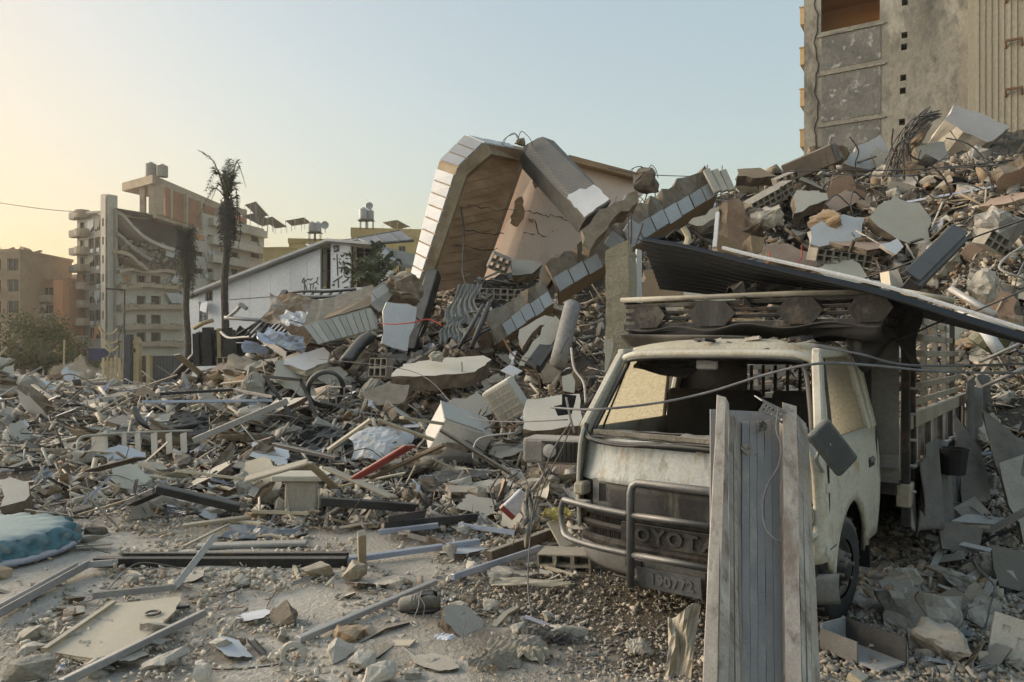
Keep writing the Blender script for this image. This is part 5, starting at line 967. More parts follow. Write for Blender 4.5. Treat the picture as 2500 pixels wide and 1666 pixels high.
m_ = MB(); m_.box((0, 0, 1.6), (.45, .5, 3.2)); o = m_.build('utility_cabinet', FEN, bevel=.03); o.location = P(314, HY, GD - .3); o.location.z = 0; T(o, 'tall dark cabinet beside the gate pillar', 'cabinet')
lp_ = empty('street_lamp', P(303, HY, 52)); lp_.location.z = 0; T(lp_, 'black street lamp post with flat arm before the wrecked block', 'street lamp'); m_ = MB(); m_.tube([V(0, 0, 0), V(0, 0, 4.5), V(.03, 0, 6.55)], [.1, .08, .06], 8); m_.build('pole', STEEL, lp_); m_ = MB(); m_.beam(V(.08, 0, 6.5), V(-1.25, 0, 6.6), .09, .12); m_.build('arm', STEEL, lp_); m_ = MB(); m_.tube([V(-.1, 0, 4.0), V(-.4, 0, 3.2), V(-.35, 0, 1)], .05, 5); m_.build('cable', WIRE, lp_)
for k, (y0, y1, x1, sagp) in enumerate(((795, 803, 287, 18), (818, 830, 285, 14), (840, 846, 281, 14), (796, 852, 272, 8))):
    pts = [P(243 + (x1 - 243) * t + (4 * k if k < 3 else 0), y0 + (y1 - y0) * t + sagp * 4 * t * (1 - t), 50) for t in np.linspace(0, 1, 9)]
    m_ = MB(); m_.tube(pts, .07, 5); T(m_.build('rope_garland', mat('sunlit_rope', (.5, .42, .26), (.4, .33, .2), 6, .8, bump=0)), ['highest rope swag hanging left of the lamp post', 'middle rope swag left of the lamp post', 'lowest rope swag left of the lamp post', 'long vertical rope holding the swags'][k], 'rope')
m_ = MB(); m_.box((0, 0, 0), (1.6, .08, 1.0)); o = m_.build('shop_sign', mat('navy_sign', (.04, .045, .11), (.03, .03, .08), 3, .5, bump=0)); o.location = P(240, 866, 60); T(o, 'dark blue shop sign board at street level under wrecked block', 'sign')
m_ = MB(); m_.tube([P(157, 830, 55), P(155, 928, 55)], .07, 6); T(m_.build('thin_post', SUNPAINT), 'thin pale post right of the bushy tree', 'post')
# burnt frame and bars before the hall
bf = empty('burnt_frame', (0, 0, 0)); T(bf, 'burnt dark steel shed frame with mesh before the white hall', 'steel frame')
for (x0, y0, x1, y1, w_) in ((508, 800, 512, 893, .28), (560, 806, 564, 890, .3), (480, 815, 482, 890, .2), (535, 802, 537, 890, .12)): m_ = MB(); m_.beam(P(x0, y0, 24), P(x1, y1, 24), w_, w_, (0, 1, 0)); m_.build('post', STEEL if w_ > .15 else SUNPAINT, bf)
for k in range(9): m_ = MB(); y = 812 + k * 9; m_.tube(catmull([P(482, y + 8 * math.sin(k), 24.1), P(520, y + 4 * math.cos(k * 2), 24.1), P(562, y + 5, 24.1)], 4), .02, 4); m_.build('mesh_wire', STEEL, bf)
for k in range(7): m_ = MB(); x = 486 + k * 11; m_.tube([P(x, 808 + 6 * math.sin(k * 3), 24.15), P(x + 4, 892, 24.15)], .018, 4); m_.build('mesh_wire', STEEL, bf)
m_ = MB(); m_.prism([P(478, 812, 25), P(565, 800, 25), P(568, 892, 25), P(478, 895, 25)], (0, .1, 0)); m_.build('back_sheet', CHAR, bf)
m_ = MB(); m_.prism([P(560, 835, 25), P(585, 795, 25), P(640, 838, 25)], (0, .1, 0)); m_.build('gable_sheet', CHAR, bf); m_ = MB(); m_.prism([P(566, 838, 25.2), P(640, 838, 25.2), P(630, 885, 25.2), P(566, 890, 25.2)], (0, .1, 0)); m_.build('wall_sheet', STEEL, bf)
for lb, a, c, r_, mt, d in (('long dark beam slanting up to burnt frame', (423, 922), (512, 832), .13, STEEL, 26), ('second dark beam below the slanting one', (452, 915), (508, 858), .07, STEEL, 25.6), ('pale tube rising to the right behind burnt frame', (473, 802), (520, 782), .08, SUNPAINT, 27), ('pale tube continuing level before the white hall', (548, 776), (672, 784), .07, ALU, 26), ('dark tube slanting before white hall', (560, 830), (650, 775), .05, STEEL, 25)):
    m_ = MB(); m_.tube([P(*a, d), P((a[0] + c[0]) / 2, (a[1] + c[1]) / 2 - (3 if mt is SUNPAINT else 0), d), P(*c, d)], r_, 7); T(m_.build('bent_tube', mt, smooth=True), lb, 'tube')
m_ = MB(); m_.tube(catmull([P(553, 778, 26), P(575, 760, 26), P(590, 744, 26), P(598, 752, 26)], 4), .07, 6); m_.box(P(594, 748, 26), (.3, .2, .14), (0, .6, 0)); T(m_.build('bent_lamp', ALU), 'small bent lamp on slanted arm before the hall', 'lamp')
wire('black_hose', 'black hose sagging from burnt frame to awning corner', [P(540, 812, 22), P(560, 826, 21), P(600, 824, 20), P(634, 822, 19)], .05, BLACKV, cat='hose')

# ---------------------------------------------------------------- the burnt truck (local axes: x across the front, y to the rear, z up)
PAINT = mat('weathered_cream_paint', (.57, .555, .475), (.46, .445, .37), 2., .6, bump=.12, bscale=40, rand=0, dust=.35, stain=[(.33, .28, .20), (.20, .165, .115), (.36, .24, .12)], stain_scale=2.4, stain_lo=.56, stain_hi=.72, spec=.4)
PAINTF = mat('weathered_white_paint', (.53, .555, .53), (.42, .44, .42), 2.4, .55, bump=.15, bscale=45, rand=0, dust=.25, stain=[(.13, .13, .115), (.34, .26, .14), (.25, .25, .22)], stain_scale=4.2, stain_lo=.54, stain_hi=.70, stretch=(2, 2, .6), spec=.4)
SOOT = mat('sooty_front', (.07, .07, .069), (.025, .025, .025), 3., .75, bump=.3, bscale=40, rand=0, dust=.15, stain=[(.20, .195, .165)], stain_scale=4., stain_lo=.56, stain_hi=.76, stretch=(2.5, 2.5, .6))
BUMPER = mat('dull_grey_bumper', (.20, .195, .185), (.12, .117, .11), 3., .7, bump=.3, bscale=40, rand=0, dust=.3)
TUBE = mat('bull_bar_steel', (.15, .152, .158), (.085, .087, .09), 5., .5, metal=.4, bump=.25, bscale=60, rand=0, dust=.45, spec=.5)
RUBBER = mat('tyre_rubber', (.05, .05, .052), (.03, .03, .031), 6., .85, bump=.3, bscale=60, rand=0, dust=.25)
DUSTY = mat('dusty_dash', (.30, .27, .22), (.20, .18, .145), 5., .95, bump=.7, bscale=50, rand=0, dust=.5)
INSIDE = mat('burnt_cab_lining', (.045, .044, .042), (.025, .024, .023), 3., .9, bump=.2, rand=0)
TARP = mat('grey_tarpaulin', (.20, .19, .175), (.12, .115, .105), 3., .9, bump=.3, bscale=20, rand=.1, stain=[(.06, .058, .055)], stain_scale=1.5, stain_lo=.5, stain_hi=.7)
BTARP = mat('black_tarpaulin', (.035, .034, .035), (.02, .02, .02), 3., .75, bump=.3, bscale=20, rand=.1, dust=.15)
SLAT = mat('rack_slat', (.36, .315, .24), (.24, .21, .16), 4., .75, bump=.3, rand=.15, dust=.4)
dg = bpy.data.materials.new('dusty_glass'); dg.use_nodes = True; MATS['dusty_glass'] = dg
_n, _l = dg.node_tree.nodes, dg.node_tree.links; _b = _n['Principled BSDF']; _b.inputs['Roughness'].default_value = .8
_nz = _n.new('ShaderNodeTexNoise'); _nz.inputs['Scale'].default_value = 25; _nz.inputs['Detail'].default_value = 6; _rp = _n.new('ShaderNodeValToRGB'); _rp.color_ramp.elements[0].color = (.60, .565, .47, 1); _rp.color_ramp.elements[1].color = (.76, .73, .63, 1); _rp.color_ramp.elements[0].position = .35; _rp.color_ramp.elements[1].position = .65
_tl = _n.new('ShaderNodeBsdfTranslucent'); _mx = _n.new('ShaderNodeMixShader'); _mx.inputs[0].default_value = .8
_l.new(_nz.outputs['Fac'], _rp.inputs[0]); _l.new(_rp.outputs[0], _b.inputs['Base Color']); _l.new(_rp.outputs[0], _tl.inputs[0]); _l.new(_b.outputs[0], _mx.inputs[1]); _l.new(_tl.outputs[0], _mx.inputs[2]); _l.new(_mx.outputs[0], _n['Material Output'].inputs[0])

TO = Vector((.434, 5.34, 0)); TRZ = math.atan2(-.602, .798)
truck = empty('truck', TO, TRZ); T(truck, 'burnt out dusty white cargo truck with bull bar and slatted load rack', 'truck')
TM = (Matrix.Translation(TO) @ Matrix.Rotation(TRZ, 4, 'Z')).inverted()
def TL(px, py, d): return TM @ P(px, py, d)
def ins(u, w_): return .85 + (u - .85) * (1 - .17 * max(0, (w_ - 1.2) / .68))
def K(u, v, w_): return V(ins(u, w_), v, w_)
# front face profile v(w): slightly raked, windscreen from 1.2 up
def fv(w_): return np.interp(w_, [.3, .5, .75, .92, 1.05, 1.2, 1.84, 1.9], [.04, .0, .0, .01, .03, .07, .50, .62])
def grid(name, fn, nu, nv_, mt, parent=truck, smooth=True, solid=0, mats=None):
    m_ = MB()
    for j in range(nv_ + 1):
        for i in range(nu + 1): m_.v.append(tuple(fn(i / nu, j / nv_)))
    m_.f = [(j * (nu + 1) + i, j * (nu + 1) + i + 1, (j + 1) * (nu + 1) + i + 1, (j + 1) * (nu + 1) + i) for j in range(nv_) for i in range(nu)]; m_.m = [0] * len(m_.f)
    return m_.build(name, mt, parent, smooth=smooth, solid=solid, fixn=False)
def fb(u): return .10 * (abs(u - .85) / .85) ** 4 + .05 * (abs(u - .85) / .85) ** 2       # front curvature in plan
grid('front_panel', lambda a, b: K(1.7 * a, fv(.90 + .31 * b) + fb(1.7 * a) + .02 * math.sin(b * 3.14), .90 + .31 * b), 24, 8, PAINTF, solid=.02)
grid('headlight_panel', lambda a, b: V(1.7 * a, .035 + fb(1.7 * a), .66 + .245 * b), 24, 4, SOOT, solid=.02)
for u0, u1, w0, w1 in ((.19, .33, .755, .885), (1.37, 1.51, .755, .885)):
    m_ = MB(); facade(m_, (u0 - .05, .005 + fb(u0), w0 - .04), V(1, 0, 0), u1 - u0 + .1, w1 - w0 + .07, [(.05, u1 - u0 + .05, .04, w1 - w0 + .04)], .10); m_.build('headlight_surround', BUMPER, truck, fixn=False)
    m_ = MB(); m_.box(((u0 + u1) / 2, .02 + fb(u0), (w0 + w1) / 2), (u1 - u0 - .004, .02, w1 - w0 - .004)); m_.build('headlight_socket', BLACKV, truck)
for u in (.02, 1.60):
    m_ = MB(); m_.box((u + .04, .06, .84), (.085, .13, .09)); m_.build('corner_lamp', mat('cream_lamp', (.36, .33, .25), (.22, .20, .16), 6, .6, bump=.2, rand=0), truck, bevel=.015)
    m_ = MB(); m_.box((u + .04, .02, .735), (.12, .14, .03)); m_.build('lamp_bracket', PAINT, truck, bevel=.008)
# grille
gr = MB()
for w0, w1, dv in ((.665, .715, -.03), (.575, .62, -.035), (.455, .52, -.03)):
    m_ = MB(); N = 16
    for i in range(N + 1):
        u = .03 + 1.64 * i / N; v = dv + fb(u)
        m_.v += [tuple(V(u, v, w0)), tuple(V(u, v - .006, (w0 + w1) / 2)), tuple(V(u, v, w1)), tuple(V(u, v + .05, w1)), tuple(V(u, v + .05, w0))]
    m_.f = [(5 * i + k, 5 * i + (k + 1) % 5, 5 * i + 5 + (k + 1) % 5, 5 * i + 5 + k) for i in range(N) for k in range(5)] + [(0, 1, 2, 3, 4), tuple(5 * N + 4 - k for k in range(5))]; m_.m = [0] * len(m_.f)
    if w0 == .575:
        m_.v = [(u if u < .47 or True else u, v, z) for u, v, z in m_.v]
    m_.build('grille_bar', CHAR, truck)
grid('grille_back', lambda a, b: V(.03 + 1.64 * a, .04 + fb(.03 + 1.64 * a), .44 + .25 * b), 16, 2, BLACKV)
for w0, w1 in ((.522, .572), (.622, .662)):
    for side in (0, 1):
        for i in range(22):
            u = (.12 if side == 0 else 1.22) + i * .016; m_ = MB(); m_.box((u, .0 + fb(u), (w0 + w1) / 2), (.006, .05, w1 - w0)); m_.build('grille_fin', CHAR, truck)
m_ = MB(); N = 10
grid('name_board', lambda a, b: V(.43 + .84 * a, -.045 + fb(.43 + .84 * a), .525 + .135 * b), 10, 1, CHAR, solid=.02, smooth=False)
def text(s_, size, ext, mt, name, loc, rot, parent, sx=1.):
    cu = bpy.data.curves.new('txt', 'FONT'); cu.body = s_; cu.size = size; cu.extrude = ext; cu.align_x = 'CENTER'; cu.align_y = 'CENTER'; cu.resolution_u = 4; cu.space_character = 1.05; cu.offset = .004
    o = bpy.data.objects.new('txt', cu); C.objects.link(o); dgp = bpy.context.evaluated_depsgraph_get(); me = bpy.data.meshes.new_from_object(o.evaluated_get(dgp)); bpy.data.objects.remove(o); me.materials.clear(); me.materials.append(mt)
    r = bpy.data.objects.new(name, me); C.objects.link(r); r.parent = parent; r.location = loc; r.rotation_euler = rot; r.scale = (sx, 1, 1); return r
for i, ch in enumerate('TOYOTA'): text(ch, .125, .008, mat('sooty_letter', (.075, .073, .07), (.045, .044, .042), 8, .7, bump=.2, rand=0), 'badge_letter', (.485 + i * .117, -.06 + fb(.485 + i * .117), .592), (math.pi / 2, 0, 0), truck, 1.1)
# bumper
def bump_fn(a, b):
    u = -.06 + 1.82 * a; return V(u, -.02 + fb(u) * 1.6 + .05 * (1 - b) ** 2 - .02 * math.sin(b * 3.14), .27 + .19 * b)
grid('bumper', bump_fn, 24, 5, BUMPER, solid=.03)
for u in (.53, 1.1): m_ = MB(); m_.box((u, -.03, .385), (.12, .04, .05)); m_.build('bumper_slot', BLACKV, truck)
pl_ = MB(); pl_.box((.80, -.075, .315), (.46, .012, .14), (.12, 0, 0)); o = pl_.build('licence_plate', mat('sooty_plate', (.13, .135, .14), (.08, .082, .085), 6, .6, bump=.2, rand=0), truck, bevel=.004)
text('190772', .10, .003, mat('plate_digits', (.16, .163, .165), None, 6, .6, bump=0, rand=0), 'plate_digits', (.82, -.084, .315), (math.pi / 2 + .12, 0, 0), truck)
# bull bar
bb = MB(); ring = lambda pts: catmull(pts, 5)
v0 = -.13
outer = [V(.55, v0, .735), V(.25, v0 + .02, .745), V(.02, v0 + .06, .755), V(-.05, v0 + .10, .74), V(-.09, v0 + .13, .64), V(-.06, v0 + .11, .53), V(.02, v0 + .06, .49), V(.25, v0 + .02, .475), V(.55, v0, .47)]
for mir in (0, 1):
    m_ = MB(); m_.tube(ring([V(1.7 - max(p.x, p.x * .2 + .06), p.y, p.z) if mir else p for p in outer]), .022, 10); m_.build('bull_bar_loop', TUBE, truck, smooth=True)
m_ = MB(); m_.tube([V(.55, v0, .25), V(.55, v0, .88), V(.565, v0, .93), V(.60, v0, .955), V(1.10, v0, .955), V(1.135, v0, .93), V(1.15, v0, .88), V(1.15, v0, .25)], .027, 10); m_.build('bull_bar_hoop', TUBE, truck, smooth=True)
for z in (.735, .47): m_ = MB(); m_.tube([V(.55, v0, z), V(1.15, v0, z)], .022, 10); m_.build('bull_bar_rail', TUBE, truck, smooth=True)
for u in (.55, 1.15): m_ = MB(); m_.tube([V(u, v0, .27), V(u, .1, .30)], .022, 8); m_.build('bull_bar_stay', TUBE, truck, smooth=True)
# roof, pillars, rear wall
def roof_fn(a, b):
    u = 1.7 * a; v = .50 + 1.2 * b; e_ = abs(a - .5) * 2; z = 1.925 - .055 * e_ ** 3 - .105 * max(0, 1 - b * 5) ** 2 - .03 * b
    return V(ins(u, z), v + .05 * e_ ** 4 * (1 - b), z)
rf_ = grid('cab_roof', roof_fn, 20, 14, mat('dust_covered_roof', (.50, .47, .38), (.38, .345, .265), 6, .9, bump=.5, bscale=40, rand=0, stain=[(.20, .17, .12), (.38, .23, .12)], stain_scale=3, stain_lo=.6, stain_hi=.75), solid=.02)
m_ = MB(); m_.tube(catmull([K(.0, fv(1.2) + .14, 1.2), K(0, fv(1.5) + .12, 1.5), K(.02, fv(1.74) + .08, 1.74), K(.10, fv(1.79) + .02, 1.80), K(.3, fv(1.80) - .01, 1.818), K(.85, fv(1.80) - .02, 1.822), K(1.4, fv(1.80) - .01, 1.818), K(1.6, fv(1.79) + .02, 1.80), K(1.68, fv(1.74) + .08, 1.74), K(1.7, fv(1.5) + .12, 1.5), K(1.7, fv(1.2) + .14, 1.2)], 5), .028, 8); m_.build('windscreen_frame', PAINT, truck, smooth=True)
sl_ = [K(.06, fv(1.24) + .1, 1.24), K(.07, fv(1.5) + .09, 1.5), K(.1, fv(1.72) + .06, 1.72), K(.2, fv(1.76) + .0, 1.778), K(.85, fv(1.76) - .01, 1.79), K(1.5, fv(1.76), 1.778), K(1.6, fv(1.72) + .06, 1.72), K(1.63, fv(1.5) + .09, 1.5), K(1.64, fv(1.24) + .1, 1.24)]
m_ = MB(); m_.tube(catmull(sl_, 5), .016, 6); m_.build('windscreen_seal', BLACKV, truck, smooth=True)
sg = [K(.03, fv(1.24) + .06, 1.28), K(.06, .12, 1.2), K(.2, .06, 1.17), K(.45, .03, 1.165), K(.85, .02, 1.175), K(1.3, .04, 1.17), K(1.6, .1, 1.2)]
m_ = MB(); m_.tube(catmull([p + V(0, -.02, .02) for p in sg], 5), .02, 6); m_.tube(catmull([p + V(0, -.035 + .02 * math.sin(i * 2.), .03 + .02 * math.sin(i * 1.7)) for i, p in enumerate(sg)], 5), .009, 5); m_.build('hanging_seal', BLACKV, truck, smooth=True)
for a, c in (((.42, 1.2), (.95, 1.19)), ((.9, 1.2), (1.45, 1.19))):
    m_ = MB(); m_.tube([V(a[0], .02, a[1] - .01), V((a[0] + c[0]) / 2, .015, a[1] + .012), V(c[0], .02, c[1])], .009, 5); m_.beam(V(a[0] + .1, .01, a[1] - .018), V(c[0], .012, c[1] - .012), .012, .02); m_.build('wiper', BLACKV, truck)
# side panels with wheel arch and window
def arch(v):
    x = v - .80; return .36 + math.sqrt(max(0, .47 ** 2 - x * x)) if abs(x) < .47 else (.47 if v < .8 else .44)
for side in (0, 1):
    U0 = 1.7 if side else 0.
    sd = empty('cab_side'); sd.parent = truck; bpy.data.objects.remove(sd)
    m_ = MB(); vs_ = [0.06, .12, .2, .28] + [.33 + i * .0587 for i in range(17)] + [1.30, 1.42, 1.52, 1.6, 1.66, 1.69]; rows = [0, .12, .3, .5, .7, .85, 1]; n = len(vs_)
    for v in vs_:
        lo_ = arch(v) if v > .2 else .55
        for r_ in rows:
            z = lo_ + (1.27 - lo_) * r_; bul = .03 * math.sin(min(1, max(0, (z - .4) / .87)) * 3.14); fr_ = .10 * max(0, (.2 - v) / .2) ** 2
            m_.v.append((ins(U0, z) + (bul - fr_) * (1 if side else -1), v, z))
    k = len(rows); m_.f = [(i * k + j, i * k + j + 1, (i + 1) * k + j + 1, (i + 1) * k + j) for i in range(n - 1) for j in range(k - 1)]; m_.m = [0] * len(m_.f)
    dr = m_.build('door', PAINT, truck, smooth=True, solid=.025, fixn=False)
    # upper frame: A pillar, B pillar, top rail, quarter bar
    A0, A1 = K(U0, .16, 1.25), K(U0, .54, 1.80); B0, B1 = K(U0, 1.50, 1.25), K(U0, 1.36, 1.82); Cc0, Cc1 = K(U0, 1.66, 1.25), K(U0, 1.64, 1.84)
    f_ = MB(); f_.beam(A0, A1, .10, .06, (1, 0, 0)); f_.beam(B0, B1, .05, .05, (1, 0, 0)); f_.beam(Cc0, Cc1, .11, .05, (1, 0, 0)); f_.beam(A1 + V(0, -.03, .02), Cc1 + V(0, .04, .0), .07, .06, (1, 0, 0)); f_.build('window_frame', PAINT, truck, bevel=.012)
    q0, q1 = K(U0, .42, 1.25), K(U0, .66, 1.80); m_ = MB(); m_.beam(q0, q1, .018, .03, (1, 0, 0)); m_.build('quarter_bar', BLACKV, truck)
    m_ = MB(); s_ = -.012 if side else .012; sv = V(s_, 0, 0)
    m_.prism([A0 + V(0, .05, .02) + sv, B0 + V(0, -.02, .02) + sv, B1 + sv + V(0, -.02, -.02), A1 + V(0, .05, -.02) + sv], V(-.006, 0, 0)); m_.build('side_window', dg, truck)
    if side:
        m_ = MB(); m_.box((1.735, 1.38, 1.02), (.02, .17, .075)); m_.build('door_handle', BLACKV, truck, bevel=.01); m_ = MB(); m_.box((1.742, 1.38, 1.035), (.025, .13, .03)); m_.build('handle_grip', BUMPER, truck, bevel=.006)
        for z, v1, v2 in ((.86, .2, 1.66), (.66, 1.2, 1.62), (.62, .2, .36)): m_ = MB(); m_.beam(V(1.733, v1, z), V(1.733, v2, z), .006, .007); m_.build('door_crease', CHAR, truck)
        m_ = MB(); m_.tube([V(1.728, .17, 1.24), V(1.735, .175, .9), V(1.712, .19, .5)], .006, 4); m_.tube([V(1.728, 1.60, 1.24), V(1.735, 1.60, .9), V(1.712, 1.58, .5)], .006, 4); m_.build('door_gap', BLACKV, truck)
        for z in (1.0, .62): m_ = MB(); m_.box((1.725, .16, z), (.03, .05, .06)); m_.build('hinge', PAINT, truck, bevel=.006)
        m_ = MB(); m_.tube([V(1.72, .80 + .48 * math.cos(t), .36 + .48 * math.sin(t)) for t in np.linspace(.15, 3.0, 16)], .02, 6); m_.build('wheel_arch_lip', PAINT, truck, smooth=True)
m_ = MB(); q = [(.62, 1.05), (1.28, 1.05), (1.28, 1.35), (.62, 1.35)]; facade(m_, (.02, 1.68, .75), V(1, 0, 0), 1.66, 1.12, [(.68, 1.34, .70, .98)], .03); m_.build('rear_wall', INSIDE, truck, fixn=False)
for i in range(7): m_ = MB(); m_.box((.74 + i * .1, 1.70, 1.59), (.022, .02, .27)); m_.build('rear_window_bar', CHAR, truck)
grid('dashboard', lambda a, b: V(.1 + 1.5 * a, .10 + .42 * b, 1.215 + .03 * math.sin(b * 3.14) + .012 * math.sin(a * 40) * math.sin(b * 9)), 30, 8, DUSTY)
m_ = MB(); m_.box((.85, .5, 1.08), (1.5, .1, .28)); m_.build('dash_front', INSIDE, truck)
m_ = MB(); m_.box((.55, .26, 1.247), (.36, .035, .012)); m_.build('air_vent', BLACKV, truck)
m_ = MB(); m_.beam(V(.12, .12, 1.25), V(1.2, .10, 1.235), .03, .03); m_.build('windscreen_sill', DUSTY, truck)
m_ = MB(); c = V(1.2, .62, 1.28); ax = V(0, -.55, .83).normalized(); a1 = V(1, 0, 0); a2 = ax.cross(a1); m_.tube([c + a1 * .2 * math.cos(t) + a2 * .2 * math.sin(t) for t in np.linspace(0, 2 * math.pi, 25)], .014, 8, cap=False)
for t in (.4, 2.7, 4.7): m_.tube([c, c + a1 * .2 * math.cos(t) + a2 * .2 * math.sin(t)], .012, 6)
m_.build('steering_wheel', BLACKV, truck, smooth=True)
for u, wd in ((.5, .8), (1.25, .5)):
    m_ = MB(); m_.box((u, 1.1, .98), (wd, .5, .16)); m_.box((u, 1.42, 1.25), (wd, .14, .55), (-.15, 0, 0)); m_.build('seat', INSIDE, truck, bevel=.04, seg=2)
m_ = MB(); m_.box((.85, .9, .78), (1.66, 1.5, .04)); m_.build('cab_floor', INSIDE, truck)
p = TL(1726, 890, 5.35); m_ = MB(); m_.box(p, (.165, .02, .075)); o = m_.build('rear_view_mirror', ALU, truck, bevel=.012); m_ = MB(); m_.tube([p + V(-.01, .01, .03), p + V(-.0, .03, .11)], .012, 6); m_.build('mirror_stem', ALU, truck)
crumple('sun_visor', None, TL(1610, 885, 5.75), .55, .18, INSIDE, 11, amp=.03, rot=(1.2, .1, 0), parent=truck)
crumple('roof_lining', None, V(.75, 1.0, 1.80), 1.2, .9, INSIDE, 12, amp=.06, parent=truck)
# mirrors
p = TL(2032, 1092, 4.05); q = TL(1990, 1100, 4.12); m_ = MB(); m_.box((0, 0, 0), (.17, .05, .30)); o = m_.build('door_mirror', mat('mirror_housing', (.075, .085, .088), (.045, .052, .054), 4, .55, bump=.2, rand=0, dust=.3), truck, bevel=.035, seg=3); o.location = p; o.rotation_euler = (-.1, -.68, -TRZ + .3)
m_ = MB(); m_.tube(catmull([p + V(0, -.03, .02), p + V(-.07, -.035, .0), q + V(.02, 0, .0), q + V(0, .03, -.06), V(1.70, .2, 1.08)], 4), .011, 6); m_.build('mirror_arm', ALU, truck, smooth=True)
p = TL(1385, 985, 5.3); m_ = MB(); m_.prism([TL(1352, 992, 5.3), TL(1372, 988, 5.3), TL(1372, 962, 5.3), TL(1404, 966, 5.32), TL(1400, 985, 5.32), TL(1392, 1012, 5.32), TL(1362, 1016, 5.3)], V(0, .02, 0)); m_.build('door_mirror', BLACKV, truck)
m_ = MB(); m_.tube(catmull([TL(1382, 970, 5.28), TL(1388, 1000, 5.28), TL(1395, 1030, 5.3), TL(1402, 1055, 5.35)], 4), .009, 6); m_.build('mirror_arm', ALU, truck)
# wheels
def wheel(u, v, sgn, steer=0, dual=False):
    e = empty('wheel', (u, v, .36), steer); e.parent = truck
    t_ = MB(); t_.lathe((0, 0, 0), [(.20, -.095), (.30, -.10), (.345, -.085), (.36, -.05), (.36, .05), (.345, .085), (.30, .10), (.20, .095)], 36, 'x', closed=True); t_.build('tyre', RUBBER, e, smooth=True)
    for k in range(40):
        a = 2 * math.pi * k / 40; b_ = MB(); b_.box((0, .357 * math.cos(a), .357 * math.sin(a)), (.16, .03, .018), (a + .0, 0, 0)); 
        if k % 2 == 0: b_.build('tread_block', RUBBER, e)
    r_ = MB(); s_ = sgn; r_.lathe((0, 0, 0), [(.205, -.09 * s_), (.205, .07 * s_), (.19, .085 * s_), (.17, .055 * s_), (.13, .045 * s_), (.115, .095 * s_), (.075, .10 * s_), (.07, .13 * s_), (.045, .14 * s_)], 28, 'x'); r_.build('rim', CHAR, e, smooth=True)
    for k in range(6): a = 2 * math.pi * k / 6 + .2; b_ = MB(); b_.tube([V(.09 * s_, .095 * math.cos(a), .095 * math.sin(a)), V(.135 * s_, .095 * math.cos(a), .095 * math.sin(a))], .013, 6); b_.build('wheel_nut', BUMPER, e)
    for k in range(6): a = 2 * math.pi * k / 6 + .7; b_ = MB(); b_.lathe((.052 * s_, .15 * math.cos(a), .15 * math.sin(a)), [(.024, -.003), (.024, .006)], 10, 'x'); b_.build('rim_hole', BLACKV, e)
    return e
wheel(1.58, .80, 1, -.12); wheel(.12, .80, -1, -.12); wheel(1.58, 4.5, 1); wheel(.12, 4.5, -1)
ch = MB(); ch.box((.5, 3.4, .62), (.12, 6.0, .16)); ch.box((1.2, 3.4, .62), (.12, 6.0, .16)); ch.box((.85, .82, .40), (1.5, .1, .1)); ch.box((.85, 4.5, .4), (1.5, .14, .14)); ch.box((.85, .9, .62), (1.3, .9, .25)); ch.build('chassis', CHAR, truck)
m_ = MB(); m_.box((1.35, 2.5, .55), (.5, .8, .34)); m_.build('added_fuel_tank', CHAR, truck, bevel=.05, seg=2)  # unseen tank added to darken the ground under the bed
m_ = MB(); m_.box((.35, 2.4, .55), (.5, .6, .36)); m_.build('added_battery_box', CHAR, truck, bevel=.02)  # unseen box added to darken the space under the bed
for u in (1.5, .2): m_ = MB(); m_.box((u, 1.42, .52), (.42, .03, .62), (.2, 0, 0)); m_.build('added_mud_flap', BLACKV, truck)  # flaps added to block light behind the front wheels
m_ = MB(); m_.box((.85, 3.2, .30), (1.3, 2.2, .03)); m_.build('added_undertray', CHAR, truck)  # tray added to deepen the dark void below the bed
# rack above the cab
rk = [(-.17, 1.12), (1.87, 1.12)]; RV = 1.12
m_ = MB(); m_.tube([V(-.2, RV, 2.285), V(.6, RV, 2.275), V(1.2, RV, 2.27), V(1.9, RV, 2.25)], .022, 8); m_.build('rack_top_tube', mat('dusty_tube', (.38, .36, .30), (.10, .095, .085), 2.2, .7, bump=.2, rand=0, dust=.6), truck, smooth=True)
for z, h_ in ((2.225, .035), (2.165, .03), (2.115, .03), (2.045, .06)): m_ = MB(); m_.box((.85, RV + .015, z), (2.02, .02, h_)); m_.build('rack_slat', CHAR if z > 2.05 else SOOT, truck, bevel=.004)
for u, r_, mt in ((.06, .16, CHAR), (.62, .2, SOOT), (1.30, .17, CHAR), (1.78, .15, CHAR)):
    m_ = MB(); m_.prism([V(u - r_, RV - .005, 2.14), V(u - r_ * .55, RV - .005, 2.235), V(u + r_ * .55, RV - .005, 2.235), V(u + r_, RV - .005, 2.14), V(u + r_ * .55, RV - .005, 2.04), V(u - r_ * .55, RV - .005, 2.04)], V(0, -.015, 0)); m_.build('rack_plate', mt, truck)
for u in (-.17, 1.87): m_ = MB(); m_.beam(V(u, RV + .03, 2.26), V(u, 1.85, 2.26), .03, .03); m_.beam(V(u, RV + .03, 2.05), V(u, 1.85, 2.05), .03, .05); m_.build('rack_side', CHAR, truck)
grid('rack_floor', lambda a, b: V(-.15 + 2. * a, 1.12 + .75 * b, 2.02 - .02 * math.sin(b * 3)), 4, 4, CHAR, solid=.02, smooth=False)
grid('folded_tarpaulin', lambda a, b: V(-.12 + 1.98 * a, 1.06 + .05 * math.sin(a * 9 + b * 3) + .18 * b, 2.03 - .13 * b * (1 + .25 * math.sin(a * 5 + 1)) - .02 * math.sin(a * 21)), 40, 8, BTARP, solid=.012)
grid('folded_tarpaulin', lambda a, b: V(-.15 + 1.1 * a, 1.0 + .06 * math.sin(a * 7) + .15 * b, 1.985 - .09 * b * (1 + .3 * math.sin(a * 6)) - .035 * a), 24, 6, TARP, solid=.012)
